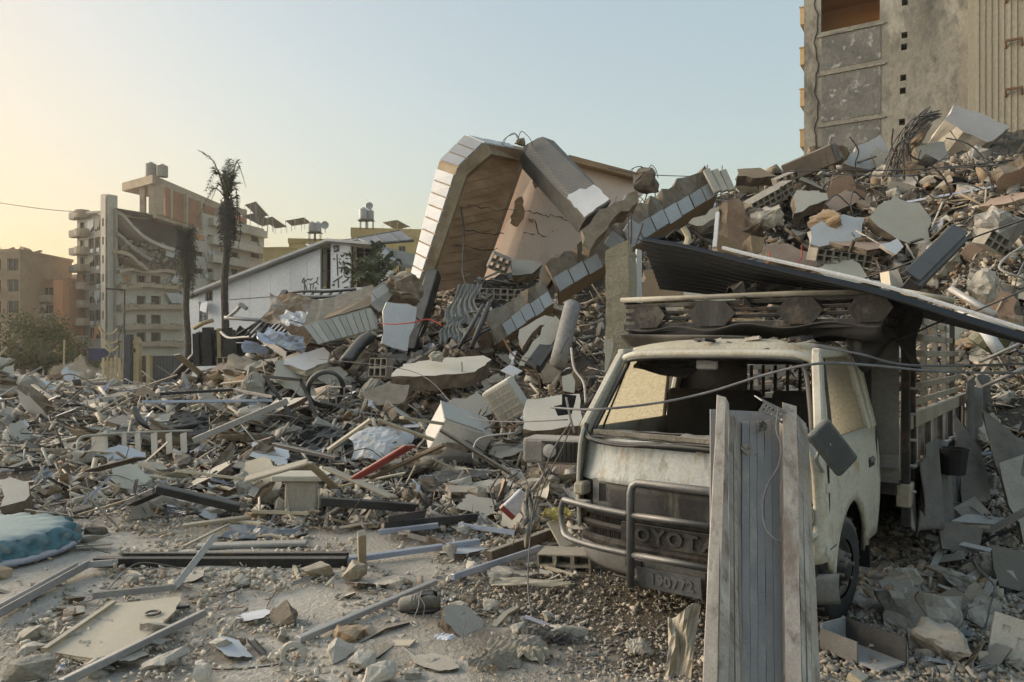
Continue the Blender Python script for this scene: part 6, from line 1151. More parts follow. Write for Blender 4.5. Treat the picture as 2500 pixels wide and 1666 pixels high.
grid('hanging_tarpaulin', lambda a, b: V(1.62 + .38 * a + .03 * math.sin(b * 7), 1.2 + .5 * a + .06 * math.sin(a * 11 + b * 2), 2.22 - (.42 + .12 * math.sin(a * 8)) * b), 18, 10, BTARP, solid=.012)
for k in range(26):
    m_ = MB(); s_ = ru(.02, .07); m_.box((ru(.7, 1.5), ru(.55, 1.0), 1.90 + ru(.0, .02)), (s_ * 1.6, s_, s_ * .4), (ru(-.4, .4), ru(-.4, .4), ru(0, 3))); m_.build('roof_debris', CHAR if k % 3 else CONC, truck)
# load bed
BU0, BU1, BV0, BV1 = -.12, 1.86, 1.80, 6.5
m_ = MB(); m_.box((.87, (BV0 + BV1) / 2, .78), (BU1 - BU0, BV1 - BV0, .12)); m_.build('bed_floor', CHAR, truck)
m_ = MB(); facade(m_, (BU0, BV0 - .04, .82), V(1, 0, 0), BU1 - BU0, 1.2, [(.62, 1.75, .5, 1.1)], .04); m_.build('headboard', mat('grey_headboard', (.19, .185, .17), (.12, .115, .105), 2, .8, bump=.3, rand=0), truck, fixn=False)
for z, h_ in ((.99, .1), (1.98, .08)): m_ = MB(); m_.box((.87, BV0 - .06, z), (BU1 - BU0, .05, h_)); m_.build('headboard_rail', BUMPER, truck)
for v, t_ in ((1.86, .07), (2.12, .05)): m_ = MB(); m_.box((BU1 + .03, v, 1.35), (.06, t_, 1.75)); m_.build('corner_post', CHAR, truck, bevel=.006)
m_ = MB(); m_.box((BU1 + .01, 2.0, 1.62), (.02, .16, 1.0)); m_.build('corner_panel', SLAT, truck)
for i in range(7): m_ = MB(); m_.tube([V(BU1 + .06, 1.87, .75 + i * .2), V(BU1 + .1, 1.87, .75 + i * .2)], .012, 6); m_.build('bolt', ALU, truck)
for U0 in (BU1, BU0):
    for v in (2.28, 3.0, 3.7, 4.4, 5.1): m_ = MB(); m_.box((U0 + .0, v, 1.72), (.045, .07, .92)); m_.build('rack_upright', CHAR if v in (2.28, 5.1) else BUMPER, truck)
    for i, z in enumerate((1.42, 1.55, 1.68, 1.82, 1.96, 2.11)):
        m_ = MB(); v1 = 5.3 if i < 5 else 4.8; dz = .02 * math.sin(i * 2.2); m_.beam(V(U0 + .03, 2.25, z), V(U0 + .03 + .04 * math.sin(i), v1, z + dz), .02, .055, (1, 0, 0) if False else (0, 0, 1)); m_.build('rack_slat', SLAT, truck, bevel=.003)
    m_ = MB(); m_.box((U0 + .02, 4.0, 1.28), (.06, 4.3, .13)); m_.build('side_rail', SLAT, truck, bevel=.008)
    for i in range(11):
        v = 1.98 + i * .42; m_ = MB(); m_.box((U0, v, 1.02), (.035, .16, .5)); m_.build('side_stake', BUMPER if i % 2 == 0 else CHAR, truck, bevel=.006)
    m_ = MB(); m_.tube([V(U0 + .07, 1.95, .93), V(U0 + .07, 6.2, .93)], .016, 6); m_.build('rope_rail', BUMPER, truck)
    for i in range(9): m_ = MB(); m_.tube([V(U0 + .03, 2.2 + i * .45, .93), V(U0 + .09, 2.3 + i * .45, .95)], .014, 5); m_.build('rope_hook', ALU, truck)
    # hanging side tarpaulin
    sgn = 1 if U0 > 1 else -1
    def tf(a, b, s_=0):
        v = 2.05 + 3.6 * a; top_ = .95 + .12 * math.sin(a * 7) - (.12 if .25 < a < .33 else 0); bot_ = .18 + .2 * math.sin(a * 5 + 1) ** 2 + (.25 if a < .05 else 0)
        return V(U0 + sgn * (.10 + .05 * math.sin(a * 34 + b * 2) * (.4 + b) + .06 * b * math.sin(a * 5)), v - .2 * b * (1 - a), top_ + (bot_ - top_) * b)
    grid('side_tarpaulin', tf, 60, 14, TARP, solid=.008)
grid('rear_tarpaulin', lambda a, b: V(1.98 + .05 * math.sin(a * 14) + .12 * a, 5.3 + .9 * a, 1.5 - 1.25 * b + .08 * math.sin(a * 9)), 24, 10, TARP, solid=.01)
m_ = MB(); m_.tube([V(1.9, 1.95, .7), V(1.92, 1.97, .45), V(1.92, 2.02, .42), V(1.92, 2.06, .5), V(1.91, 2.08, .7)], .014, 6); m_.build('step_hoop', ALU, truck)
m_ = MB(); m_.box((1.88, 1.9, .72), (.1, .2, .18)); m_.build('corner_bracket', SLAT, truck, bevel=.01)
bk_ = MB(); bk_.lathe((0, 0, 0), [(.10, 0), (.13, .22), (.135, .24), (.128, .24), (.1, .02)], 16, closed=True); o = bk_.build('bucket', BLACKV); o.location = TM.inverted() @ V(2.06, 3.25, .72); T(o, 'dark bucket hanging on the side of the truck bed', 'bucket')
# corrugated sheet lying on the rack
sh = empty('corrugated_sheet', (0, 0, 0)); T(sh, 'long black corrugated metal sheet with bright edge lying tilted across the truck rack', 'metal sheet')
near = [P(1556, 578, 6.0), P(1690, 602, 5.7), P(1850, 642, 5.4), P(2110, 702, 5.0), P(2320, 765, 4.75), P(2560, 842, 4.5)]; far = [P(1600, 700, 7.2), P(1740, 715, 7.0), P(1860, 732, 6.9), P(2150, 750, 6.6), P(2330, 790, 6.3), P(2560, 850, 6.0)]
nc, fc = catmull(near, 8), catmull(far, 8); N = 44; m_ = MB(); cols = len(nc)
for i in range(cols):
    for j in range(N + 1):
        t = j / N; p = nc[i].lerp(fc[i], t); p = p + V(0, 0, .022 * (1 if (j // 2) % 2 else -1)); 
        if i == 0: p = p + V(.25 * abs(math.sin(j * .37)) + (.5 if 17 < j < 26 else 0) + .03 * (j % 3), 0, 0)
        m_.v.append(tuple(p))
m_.f = [(i * (N + 1) + j, i * (N + 1) + j + 1, (i + 1) * (N + 1) + j + 1, (i + 1) * (N + 1) + j) for i in range(cols - 1) for j in range(N)]; m_.m = [0] * len(m_.f)
m_.build('sheet', mat('black_sheet_metal', (.028, .03, .033), (.018, .019, .02), 3, .45, metal=.2, bump=.1, rand=0, spec=.5), sh, solid=.006, fixn=False)
m_ = MB(); vs_ = [p + V(0, -.01, .045) for p in nc[12:]]; m_.tube(vs_, .015, 6); m_.build('bright_edge', WHITEP, sh)
crumple('black_rag', 'black rag of tarpaulin caught between rack and corrugated sheet', P(1870, 722, 5.8), .5, .3, BTARP, 21, 'rag', .12, (.4, .1, 0))

# ---------------------------------------------------------------- folded metal profiles leaning on the truck front
LP = mat('dusty_profile', (.42, .385, .34), (.34, .31, .275), 3., .75, bump=.18, bscale=90, rand=0, stain=[(.25, .20, .165), (.52, .48, .42), (.18, .15, .13)], stain_scale=2.4, stain_lo=.54, stain_hi=.68, stretch=(2, 2, .5))
LPB = mat('bluish_grey_profile', (.225, .235, .255), (.17, .178, .195), 3., .7, bump=.15, bscale=90, rand=0, dust=.25, stain=[(.34, .325, .30)], stain_scale=2.5, stain_lo=.55, stain_hi=.7, stretch=(2, 2, .5))
pr = empty('leaning_metal_panel', (0, 0, 0)); T(pr, 'tall dusty folded metal door panel leaning against the truck front', 'metal panel')
def strip(name, top, bot, dt, db, mt, th=.012, groove=True):
    """facet between two pixel columns, top (x0,y0,x1,y1) to bottom (x0,x1) at row 1720"""
    q = [P(top[0], top[1], dt[0]), P(top[2], top[3], dt[1]), P(bot[1], 1720, db[1]), P(bot[0], 1720, db[0])]
    wob = lambda a_, t: V(.0014 * math.sin(t * 9 + a_) + .001 * math.sin(t * 23 + a_ * 3), .002 * math.sin(t * 7 + a_ * 2), 0) + (V(0, 0, .006 * math.sin(a_ * 5)) if t == 0 else V(0, 0, 0))
    m_ = MB(); n = 18; L_ = [q[0].lerp(q[3], j / n) + wob(bot[0] // 3, j / n) for j in range(n + 1)]; R_ = [q[1].lerp(q[2], j / n) + wob(bot[1] // 3, j / n) for j in range(n + 1)]
    for j in range(n): m_.prism([L_[j], R_[j], R_[j + 1], L_[j + 1]], V(0, th, 0))
    return m_.build(name, mt, pr)
DT, DB = 4.30, 3.48
strip('profile_face', (1752, 966, 1772, 970), (1713, 1750), (DT, DT - .02), (DB + .02, DB), LP); strip('profile_face', (1773, 970, 1779, 985), (1751, 1780), (DT, DT + .03), (DB, DB + .02), LP)
strip('profile_face', (1779, 1010, 1796, 1020), (1781, 1808), (DT + .03, DT + .05), (DB + .02, DB + .06), LP); strip('profile_face', (1796, 1022, 1810, 1032), (1809, 1814), (DT + .05, DT + .12), (DB + .06, DB + .13), LP)
for i in range(5):
    a, b_ = 1812 + i * 18, 1829 + i * 18; c, d_ = 1812 + i * 20, 1831 + i * 20
    strip('panel_board', (a, 1028 + 3 * math.sin(i), b_, 1028 + 2 * math.cos(i)), (c, d_), (DT + .10, DT + .10), (DB + .12, DB + .12), LPB)
strip('profile_face', (1902, 1028, 1912, 1012), (1911, 1920), (DT + .1, DT + .02), (DB + .12, DB + .03), LP); strip('profile_face', (1912, 985, 1945, 990), (1921, 1958), (DT + .0, DT - .02), (DB + .02, DB), LP)
strip('profile_face', (1946, 1010, 1968, 1035), (1959, 1984), (DT - .01, DT + .04), (DB, DB + .03), LP); strip('profile_face', (1968, 1040, 1972, 1045), (1985, 2006), (DT + .04, DT + .1), (DB + .03, DB + .09), LP)
for q in ([(1752, 966), (1772, 970), (1779, 985), (1760, 982)],):
    m_ = MB(); m_.prism([P(x, y, DT + (.12 if k > 1 else 0)) for k, (x, y) in enumerate(q)], V(0, 0, -.01)); m_.build('profile_cap', LP, pr)
m_ = MB(); m_.prism([P(1735, 1000, DT + .16), P(1940, 1010, DT + .16), P(1975, 1720, DB + .2), P(1735, 1720, DB + .2)], V(0, .02, 0)); m_.build('panel_back', LPB, pr)
m_ = MB(); m_.prism([P(1790, 1022, DT + .14), P(1865, 1030, DT + .14), P(1905, 1060, DT + .14), P(1905, 1110, DT + .05), P(1800, 1110, DT + .05)], V(0, .02, 0)); m_.build('torn_edge', DUSTY, pr)
for a in ((1762, 985, 1752), (1790, 1020, 1795), (1930, 1000, 1940), (1955, 1030, 1972)):
    m_ = MB(); m_.beam(P(a[0], a[1], DT - .01 + (a[0] > 1780) * .02), P(a[2], 1720, DB - .008 + (a[2] > 1780) * .02), .004, .008, (0, -1, 0)); m_.build('fold_line', CHAR, pr)
crumple('torn_flap', None, P(1830, 1105, 4.3), .10, .05, LP, 31, amp=.03, rot=(1.2, .9, 0), parent=pr)
crumple('tape_scrap', None, P(1860, 1040, 4.32), .05, .06, BUMPER, 32, amp=.02, rot=(1.3, 0, 0), parent=pr)
sbr = empty('shelf_bracket', P(1890, 1010, 4.26)); T(sbr, 'perforated metal bracket on top of leaning metal panel', 'bracket'); m_ = MB()
facade(m_, (-.09, 0, -.03), V(1, 0, 0), .19, .07, [(.02 + i * .024, .032 + i * .024, .04, .052) for i in range(6)] + [(.02 + i * .024, .032 + i * .024, .015, .027) for i in range(6)], .004); o = m_.build('perforated_plate', ALU, sbr, fixn=False); o.rotation_euler = (.2, .5, .1)
m_ = MB(); m_.box((.02, .06, .04), (.22, .12, .006), (.2, .45, .1)); m_.box((.12, .05, .0), (.06, .1, .006), (.3, 1.2, .1)); m_.build('top_flange', ALU, sbr)
wire('panel_cable', 'thin cable looping down the front of the leaning metal panel', [P(1900, 1000, 4.2), P(1896, 1050, 4.15), P(1908, 1090, 4.1), P(1900, 1140, 4.05), P(1872, 1190, 4.0), P(1862, 1240, 3.95), P(1870, 1290, 3.9), P(1895, 1318, 3.85), P(1910, 1322, 3.85)], .006, WIRE)
m_ = MB(); m_.tube([P(1840, 1018, 4.5), P(1845, 1011, 4.5), P(1870, 1008, 4.5), P(1885, 1012, 4.5)], .012, 6); T(m_.build('black_hose', BLACKV, smooth=True), 'short black hose behind top of leaning panel', 'hose')

# ---------------------------------------------------------------- things lying in the yard and on the rubble
def gd(py, z=0.): return (EYE - z) * F / (py - HY)
def bar(name, label, a, c, wd, ht, mt, za=0., zc=0., cat='bar', group=None, roll=0., bevel=0, da=None, dc=None, lift=True):
    """bar between two pixels; ends rest za / zc metres above the ground, or lie on the rubble when za is None"""
    pa_ = P(a[0], a[1], da or (terr_d(*a) if za is None else gd(a[1], za))); pc = P(c[0], c[1], dc or (terr_d(*c) if zc is None else gd(c[1], zc))); m = (pa_ + pc) / 2
    up = Matrix.Rotation(roll, 3, (pc - pa_).normalized()) @ V(0, 0, 1); m_ = MB(); m_.beam(pa_ - m, pc - m, wd, ht, up); o = m_.build(name, mt, bevel=bevel); o.location = m; T(o, label, cat, group); return o
def angle_bar(name, label, a, c, wd, th, mt, za, zc, cat='angle profile', da=None, dc=None, roll=0):
    pa_ = P(a[0], a[1], da or (terr_d(*a) if za is None else gd(a[1], za))); pc = P(c[0], c[1], dc or (terr_d(*c) if zc is None else gd(c[1], zc))); m = (pa_ + pc) / 2; t = (pc - pa_).normalized(); sd = t.cross(V(0, 0, 1)).normalized(); up = sd.cross(t)
    M = Matrix.Rotation(roll, 3, t); sd, up = M @ sd, M @ up; m_ = MB(); m_.beam(pa_ - m, pc - m, wd, th, up); m_.beam(pa_ - m + sd * wd / 2 + up * wd * .3, pc - m + sd * wd / 2 + up * wd * .3, th, wd * .6, up); m_.beam(pa_ - m - sd * wd / 2 + up * wd * .2, pc - m - sd * wd / 2 + up * wd * .2, th, wd * .4, up)
    o = m_.build(name, mt); o.location = m; T(o, label, cat); return o
# teal wrapped round lid
tq = empty('wrapped_round_cushion', V((-72 - CX) / F * 6.7, 6.7, 0)); T(tq, 'round flat cushion wrapped in dusty teal plastic at the left edge', 'cushion')
TEAL = mat('teal_plastic', (.065, .17, .205), (.045, .12, .15), 2.5, .5, bump=.25, bscale=14, rand=0, stain=[(.33, .33, .28), (.12, .19, .20)], stain_scale=3., stain_lo=.52, stain_hi=.7, spec=.4, bdist=.03)
TEALT = mat('dusty_teal_top', (.29, .345, .33), (.22, .285, .285), 2.5, .7, bump=.3, bscale=30, rand=0, wave=(9., 'Y', (.21, .285, .29), .3))
N = 128; prof = [(.84, .03), (.86, .06), (.85, .09), (.82, .12), (.81, .16), (.79, .20), (.77, .235), (.73, .262), (.6, .275), (.35, .28), (.02, .28)]; m_ = MB()
for r_, z in prof:
    for k in range(N):
        a = 2 * math.pi * k / N; wr_ = (.03 * math.sin(a * 17 + z * 26) + .022 * math.sin(a * 31 - z * 37 + 2) + .014 * math.sin(a * 53 + 9 * z)) * (1 if .08 < z < .25 else .15); lob = .02 * math.sin(a * 3); m_.v.append(((r_ + wr_ + lob) * math.cos(a), (r_ + wr_ + lob) * math.sin(a), z * .78 + (.012 * math.sin(a * 17) if z > .25 and r_ > .6 else 0)))
m_.f = [(i * N + k, i * N + (k + 1) % N, (i + 1) * N + (k + 1) % N, (i + 1) * N + k) for i in range(len(prof) - 1) for k in range(N)]; m_.m = [0 if i < 7 else 1 for i in range(len(prof) - 1) for k in range(N)]
m_.build('wrapping', [TEAL, TEALT], tq, smooth=True, fixn=True)
m_ = MB(); m_.lathe((0, 0, 0), [(.82, 0), (.87, .012), (.885, .04), (.865, .06), (.82, .062)], 64); m_.build('base_rim', mat('lilac_rim', (.36, .38, .48), (.28, .30, .38), 3, .5, bump=.1, rand=0, dust=.5), tq, smooth=True)
# beige sheet with ring
sl_, pts, _ = slab('beige_board', 'broken beige board lying flat with a small ring on it', 'board', [(104, 1590, gd(1590, .03)), (277, 1474, gd(1474, .03)), (360, 1466, gd(1466, .04)), (440, 1456, gd(1456, .05)), (442, 1466, gd(1466, .05)), (428, 1491, gd(1491, .05)), (381, 1539, gd(1539, .04)), (262, 1610, gd(1610, .03))], .02, mats=[mat('beige_laminate', (.47, .42, .31), (.41, .365, .27), 1.2, .7, bump=.1, bscale=60, rand=0, dust=.25), PALEWOOD], ext=V(0, 0, -.022), jag=.015, seg=.1, flat=(0, 1, 2), rough=.01)
bar('pale_strip', 'pale edging strip along upper side of the beige board', (108, 1586), (278, 1470), .035, .02, PALEWOOD, .05, .05, 'strip')
m_ = MB(); c = P(373, 1497, gd(1497, .055)); m_.tube([V(.045 * math.cos(t), .045 * math.sin(t), 0) for t in np.linspace(0, 2 * math.pi, 21)], .008, 6, cap=False); o = m_.build('metal_ring', STEEL); o.location = c; T(o, 'small dark metal ring lying on the beige board', 'ring')
HB = [  # name, label, a, c, w, h, mat, za, zc, cat
 ('white_bar', 'long pale lilac square bar crossing lower left foreground', (150, 1668), (497, 1497), .045, .045, ALU, .05, .05, 'bar'),
 ('white_bar', 'long pale square bar with shoe resting on its end', (728, 1562), (1064, 1420), .045, .04, ALU, .04, .05, 'bar'),
 ('black_beam', 'front one of two long black beams lying across the yard', (232, 1372), (846, 1372), .07, .085, CHAR, .045, .045, 'beam'),
 ('black_beam', 'rear one of two long black beams lying across the yard', (300, 1356), (850, 1355), .05, .05, CHAR, .09, .09, 'beam'),
 ('wooden_post', 'short upright wooden post end beyond the black beams', (884, 1378), (883, 1302), .065, .05, PALEWOOD, .0, .42, 'post'),
 ('blue_profile', 'bluish aluminium profile behind brown stones', (846, 1368), (1170, 1322), .045, .05, BLUEALU, .04, .08, 'profile'),
 ('blue_profile', 'bluish aluminium profile pointing to the truck bumper', (1105, 1410), (1320, 1338), .045, .05, BLUEALU, .05, .07, 'profile'),
 ('blue_profile', 'short bluish aluminium profile below black channel', (925, 1300), (1070, 1283), .05, .05, BLUEALU, .06, .1, 'profile'),
 ('blue_profile', 'bluish aluminium profile half buried right of grey stones', (1120, 1282), (1262, 1302), .045, .05, BLUEALU, .12, .08, 'profile'),
 ('black_channel', 'black steel channel lying before the hollow block slab', (938, 1284), (1180, 1262), .06, .08, STEEL, .1, .12, 'steel channel'),
 ('black_channel', 'small black steel channel stacked behind longer one', (945, 1270), (1034, 1254), .08, .07, STEEL, .16, .18, 'steel channel'),
 ('black_channel', 'thin black angle pointing to lower right in mid yard', (975, 1302), (1092, 1330), .05, .05, STEEL, .06, .05, 'steel channel'),
 ('tan_black_beam', 'dark beam with tan top edge left of truck wheel block', (1195, 1358), (1345, 1302), .07, .09, DARKWOOD, .06, .1, 'beam'),
 ('tan_profile', 'tan upright profile leaning by the bull bar', (1352, 1270), (1388, 1335), .16, .02, PALEWOOD, .25, .05, 'profile'),
 ('steel_channel', 'grey steel channel beside pale pedestal block', (784, 1224), (1022, 1240), .06, .09, STEEL, .28, .2, 'steel channel'),
 ('wooden_plank', 'pale plank lying under the pedestal block', (618, 1250), (756, 1254), .06, .04, PALEWOOD, .12, .12, 'plank'),
 ('wooden_plank', 'broad pale plank crossing dark one in mid rubble', (795, 1142), (962, 1216), .16, .03, PALEWOOD, .55, .3, 'plank'),
 ('tan_plank', 'long tan plank left of the pedestal block', (446, 1284), (610, 1262), .08, .03, PALEWOOD, .06, .1, 'plank'),
 ('tan_plank', 'tan plank lying under the long tan plank end', (560, 1270), (640, 1280), .06, .03, PALEWOOD, .06, .06, 'plank'),
 ('tan_plank', 'narrow tan plank rising to the right on gravel', (450, 1334), (560, 1280), .06, .02, PALEWOOD, .02, .05, 'plank'),
 ('tan_plank', 'flat tan plank right of the teal cushion', (186, 1334), (274, 1328), .12, .02, PALEWOOD, .02, .02, 'plank'),
 ('grey_plank', 'grey plank with blue sheen before the black beams', (480, 1334), (750, 1326), .12, .04, CONCG, .03, .03, 'plank'),
 ('thin_lath', 'thin brown slat slanting below the dark hollow at left', (190, 1258), (365, 1205), .05, .02, WOOD, .05, .3, 'slat'),
 ('dark_sheet', 'long black sheet edge over dark hollow at left', (320, 1228), (385, 1200), .12, .08, STEEL, .2, .34, 'steel panel'),
 ('dark_angle', 'long dark angle running to the lower right from hollow', (382, 1192), (585, 1240), .10, .09, STEEL, .42, .18, 'steel panel'),
 ('dark_sheet', 'dark slanted board above left hollow', (222, 1150), (345, 1118), .25, .03, DARKWOOD, .5, .65, 'steel panel'),
 ('pale_beam', 'pale beam slanting up right in middle rubble', (640, 1075), (800, 960), .16, .16, CONC, None, None, 'beam'),
 ('thick_post', 'thick dark weathered wooden post leaning in middle rubble', (748, 916), (782, 1032), .20, .16, DARKWOOD, None, None, 'post'),
 ('red_board', 'bright red board lying diagonally in middle rubble', (868, 1168), (1002, 1088), .12, .03, REDP, .6, 1.0, 'board'),
 ('yellow_profile', 'long dull yellow profile left of the red board', (598, 1172), (752, 1128), .14, .03, PALEWOOD, .55, .72, 'profile'),
 ('yellow_profile', 'dull yellow profile bent down at the end of the long one', (752, 1130), (820, 1192), .1, .03, PALEWOOD, .72, .35, 'profile'),
 ('dark_angle', 'dark angle bar crossing below curved white sheet', (905, 1168), (1085, 1085), .05, .03, DARKWOOD, .6, 1.05, 'bar'),
 ('dark_angle', 'dark steel bar at left of the red board', (670, 1085), (825, 1120), .07, .04, STEEL, .8, .75, 'bar'),
 ('dark_angle', 'long thin dark bar in left rubble', (640, 1175), (430, 1150), .05, .03, PALEWOOD, .5, .6, 'bar'),
 ('wooden_beam', 'heavy brown wooden beam in left rubble field', (275, 1050), (430, 985), .35, .3, WOOD, None, None, 'beam'),
 ('wooden_beam', 'long brown beam far behind in left rubble field', (160, 1010), (340, 958), .3, .22, WOOD, None, None, 'beam'),
 ('upright_plank', 'short plank standing upright at far left', (66, 1010), (82, 1068), .20, .06, WOOD, None, None, 'plank'),
 ('upright_plank', 'grey plank leaning left of the metal ladder', (176, 1050), (150, 1092), .16, .05, CONCG, None, None, 'plank'),
 ('grey_leaning_plank', 'pale plank leaning against fallen frame in left rubble', (510, 912), (555, 1005), .18, .05, CONC, None, None, 'plank'),
 ('dark_bar', 'dark bar lying far left across rubble', (0, 1090), (180, 1100), .08, .06, STEEL, None, None, 'bar'),
 ('grey_beam', 'blue grey slab edge lying at far left', (28, 1128), (78, 1108), .2, .08, CONCG, None, None, 'beam'),
 ('pale_pipe', 'long pale pipe rising to the right in middle rubble', (475, 1075), (700, 980), .07, .07, ALU, .85, 1.3, 'pipe'),
 ('steel_edge', 'bright bluish steel edge lying level in middle rubble', (348, 982), (665, 978), .07, .04, BLUEALU, 1.05, 1.05, 'steel edge'),
 ('steel_edge', 'dark steel edge folded above bluish steel edge', (390, 962), (570, 952), .05, .05, STEEL, 1.15, 1.2, 'steel edge'),
 ('steel_edge', 'dark steel edge running right from the folded one', (570, 952), (668, 970), .05, .05, STEEL, 1.2, 1.15, 'steel edge'),
 ('pale_plate', 'pale ribbed plate lying under palms slab', (790, 908), (900, 912), .5, .04, ALU, None, None, 'plate'),
 ('pale_lath', 'long pale strip lying before the curved white sheet', (800, 1100), (905, 1025), .07, .03, PALEWOOD, .85, 1.15, 'strip'),
 ('pale_strip', 'pale strip arching over white sheet to the right', (922, 1025), (1060, 1075), .12, .03, PALEWOOD, 1.2, 1.0, 'strip'),
 ('dark_strip', 'dark strip pointing to the truck from white cabinet', (1075, 1050), (1245, 1155), .06, .03, DARKWOOD, 1.0, .55, 'strip'),
 ('tan_strip', 'tan strip lying level above the red board', (980, 1020), (1080, 1035), .07, .03, PALEWOOD, 1.2, 1.1, 'strip'),
 ('white_strip', 'white strip end pointing up in lower middle gravel', (990, 1155), (820, 1190), .05, .02, PALEWOOD, .5, .35, 'strip')]
for nm, lb, a, c, wd, ht, mt, za, zc, ct in HB: bar(nm, lb, a, c, wd, ht, mt, za, zc, ct, bevel=.004 if wd < .1 else .01, roll=ru(-.3, .3))
angle_bar('bent_angle', 'lower arm of bent pale angle profile in left foreground', (230, 1458), (432, 1437), .07, .008, ALU, .04, .06); angle_bar('bent_angle', 'raised arm of bent pale angle profile in left foreground', (432, 1436), (527, 1314), .075, .008, ALU, .06, .36, roll=-.5)
angle_bar('grey_channel', 'dusty channel profile running in from the left edge', (-30, 1515), (205, 1384), .10, .008, ALU, .04, .05); angle_bar('grey_channel', 'bent tip of the dusty channel profile by black beams', (205, 1384), (282, 1378), .08, .008, ALU, .05, .07)
# window frame standing in the rubble
fr = empty('window_frame', (0, 0, 0)); T(fr, 'empty dark window frame standing tilted in middle rubble', 'window frame')
for a, c in (((648, 920), (735, 928)), ((648, 920), (725, 1035)), ((725, 1035), (775, 1022)), ((735, 928), (775, 1022))): m_ = MB(); m_.beam(P(*a, 12.2), P(*c, 12.0), .05, .06, (0, -1, 0)); m_.build('frame_bar', STEEL, fr)
# metal ladder/rack lying on its side
ld = empty('metal_rack', (0, 0, 0)); T(ld, 'pale bent metal bed rack with wide slats in left rubble', 'rack')
m_ = MB(); m_.tube(catmull([P(470, 1052, 11.6), P(350, 1056, 11.5), P(220, 1064, 11.3), P(195, 1072, 11.2), P(190, 1090, 11.1), P(200, 1108, 11.1), P(290, 1116, 11.2)], 5), .022, 7); m_.build('rail', mat('dusty_pale_metal', (.42, .40, .34), (.33, .31, .265), 4, .6, bump=.2, rand=.1, dust=.4), ld, smooth=True)
for x, w_ in ((243, .26), (303, .08), (336, .09), (376, .10), (412, .10), (448, .10)): m_ = MB(); m_.beam(P(x, 1058, 11.42), P(x + 2, 1108, 11.25), w_, .015, (0, -1, 0)); m_.build('slat', SLAT if False else MATS['dusty_pale_metal'], ld)
m_ = MB(); m_.tube(catmull([P(326, 995, 12), P(345, 1030, 11.9), P(380, 1045, 11.9), P(440, 1044, 11.9), P(485, 1035, 12)], 5), [.05] * 21, 8); T(m_.build('bent_black_tube', BLACKV, smooth=True), 'thick bent black tube hooking upward in left rubble', 'tube')
crumple('black_sheet', 'black dished plate at right end of bent black tube', P(462, 1030, 12), .6, .4, BLACKV, 41, 'plate', .06, (1.0, .2, 0))
# pedestal block, white cabinet, radiator grille, curved sheet, fan cage
pb = empty('pedestal_block', (0, 0, 0)); T(pb, 'pale concrete pedestal block with overhanging top slab', 'concrete block')
d0 = gd(1260, .0); cpx = P(735, 1260, 8.3); m_ = MB(); m_.box((0, 0, .2), (.34, .34, .42)); m_.build('body', CONC, pb, bevel=.015); m_ = MB(); m_.box((-.04, 0, .44), (.55, .44, .06)); m_.build('top_slab', PLASTER, pb, bevel=.01); pb.location = (cpx.x, 8.3, .0); pb.rotation_euler = (0, .03, .2)
wc = empty('white_cabinet', P(1120, 1060, 10.2)); T(wc, 'white appliance cabinet tipped over with small dark badge', 'appliance'); wc.rotation_euler = (.5, .35, .4); WCM = mat('white_enamel', (.56, .55, .51), (.47, .455, .41), 3, .6, bump=.1, rand=0, dust=.4)
m_ = MB(); m_.box((0, 0, 0), (.75, .5, .55)); m_.build('body', WCM, wc, bevel=.03, seg=2); m_ = MB(); m_.box((.2, -.255, -.05), (.11, .01, .07)); m_.build('badge', BLACKV, wc); m_ = MB(); m_.box((-.1, -.01, .285), (.6, .45, .02)); m_.build('lid', WCM, wc, bevel=.008)
fc_ = empty('fan_unit', P(1240, 1000, 10.3)); T(fc_, 'cream air conditioner fan guard with wire grille left of thick slab', 'fan unit'); fc_.rotation_euler = (.3, -.5, -.5); m_ = MB(); m_.box((0, .12, .1), (.5, .2, .55)); m_.build('case', WCM, fc_, bevel=.03, seg=2)
for k in range(11): m_ = MB(); m_.tube([V(-.22 + k * .044, 0, -.16), V(-.22 + k * .044, 0, .34)], .005, 4); m_.build('grille_wire', PALEWOOD, fc_)
for k in range(5): m_ = MB(); m_.tube([V(-.23, -.005, -.12 + k * .11), V(.23, -.005, -.12 + k * .11)], .005, 4); m_.build('grille_wire', PALEWOOD, fc_)
cg = empty('radiator_front', P(1365, 1115, 7.9)); T(cg, 'burnt car grille and headlamp remains left of truck headlight', 'vehicle front'); cg.rotation_euler = (0, 0, -.35); m_ = MB(); m_.box((0, .2, .05), (.85, .4, .28)); m_.build('housing', CONCG, cg, bevel=.04, seg=2)
for k in range(12): m_ = MB(); m_.box((-.15 + k * .045, -.005, .05), (.012, .03, .2)); m_.build('fin', CHAR, cg)
m_ = MB(); m_.box((.1, .01, .05), (.6, .02, .22)); m_.build('recess', BLACKV, cg); m_ = MB(); m_.lathe((-.1, -.02, .06), [(.07, .02), (.075, -.01), (.03, -.02)], 16, 'y'); m_.build('headlamp', ALU, cg)
o = crumple('curved_sheet', 'large curved white enamel sheet bulging from middle rubble', P(930, 1068, 10.6), .85, .7, mat('white_blue_enamel', (.60, .64, .70), (.5, .53, .57), 2, .45, bump=.1, rand=0, dust=.35, stain=(.40, .37, .31), stain_scale=2, stain_lo=.5, stain_hi=.7), 51, 'sheet', .05, (.6, .1, .15), 11, droop=.5)
o = crumple('black_bag', 'crumpled black plastic sheet left of the curved white sheet', P(795, 1080, 10.8), .7, .6, BLACKV, 52, 'plastic sheet', .12, (.8, .2, .2), 10)
o = crumple('black_bag', 'small black plastic bag left of pedestal block', P(612, 1266, 8.1), .25, .2, BLACKV, 53, 'plastic bag', .08, (.4, .2, .2), 8)
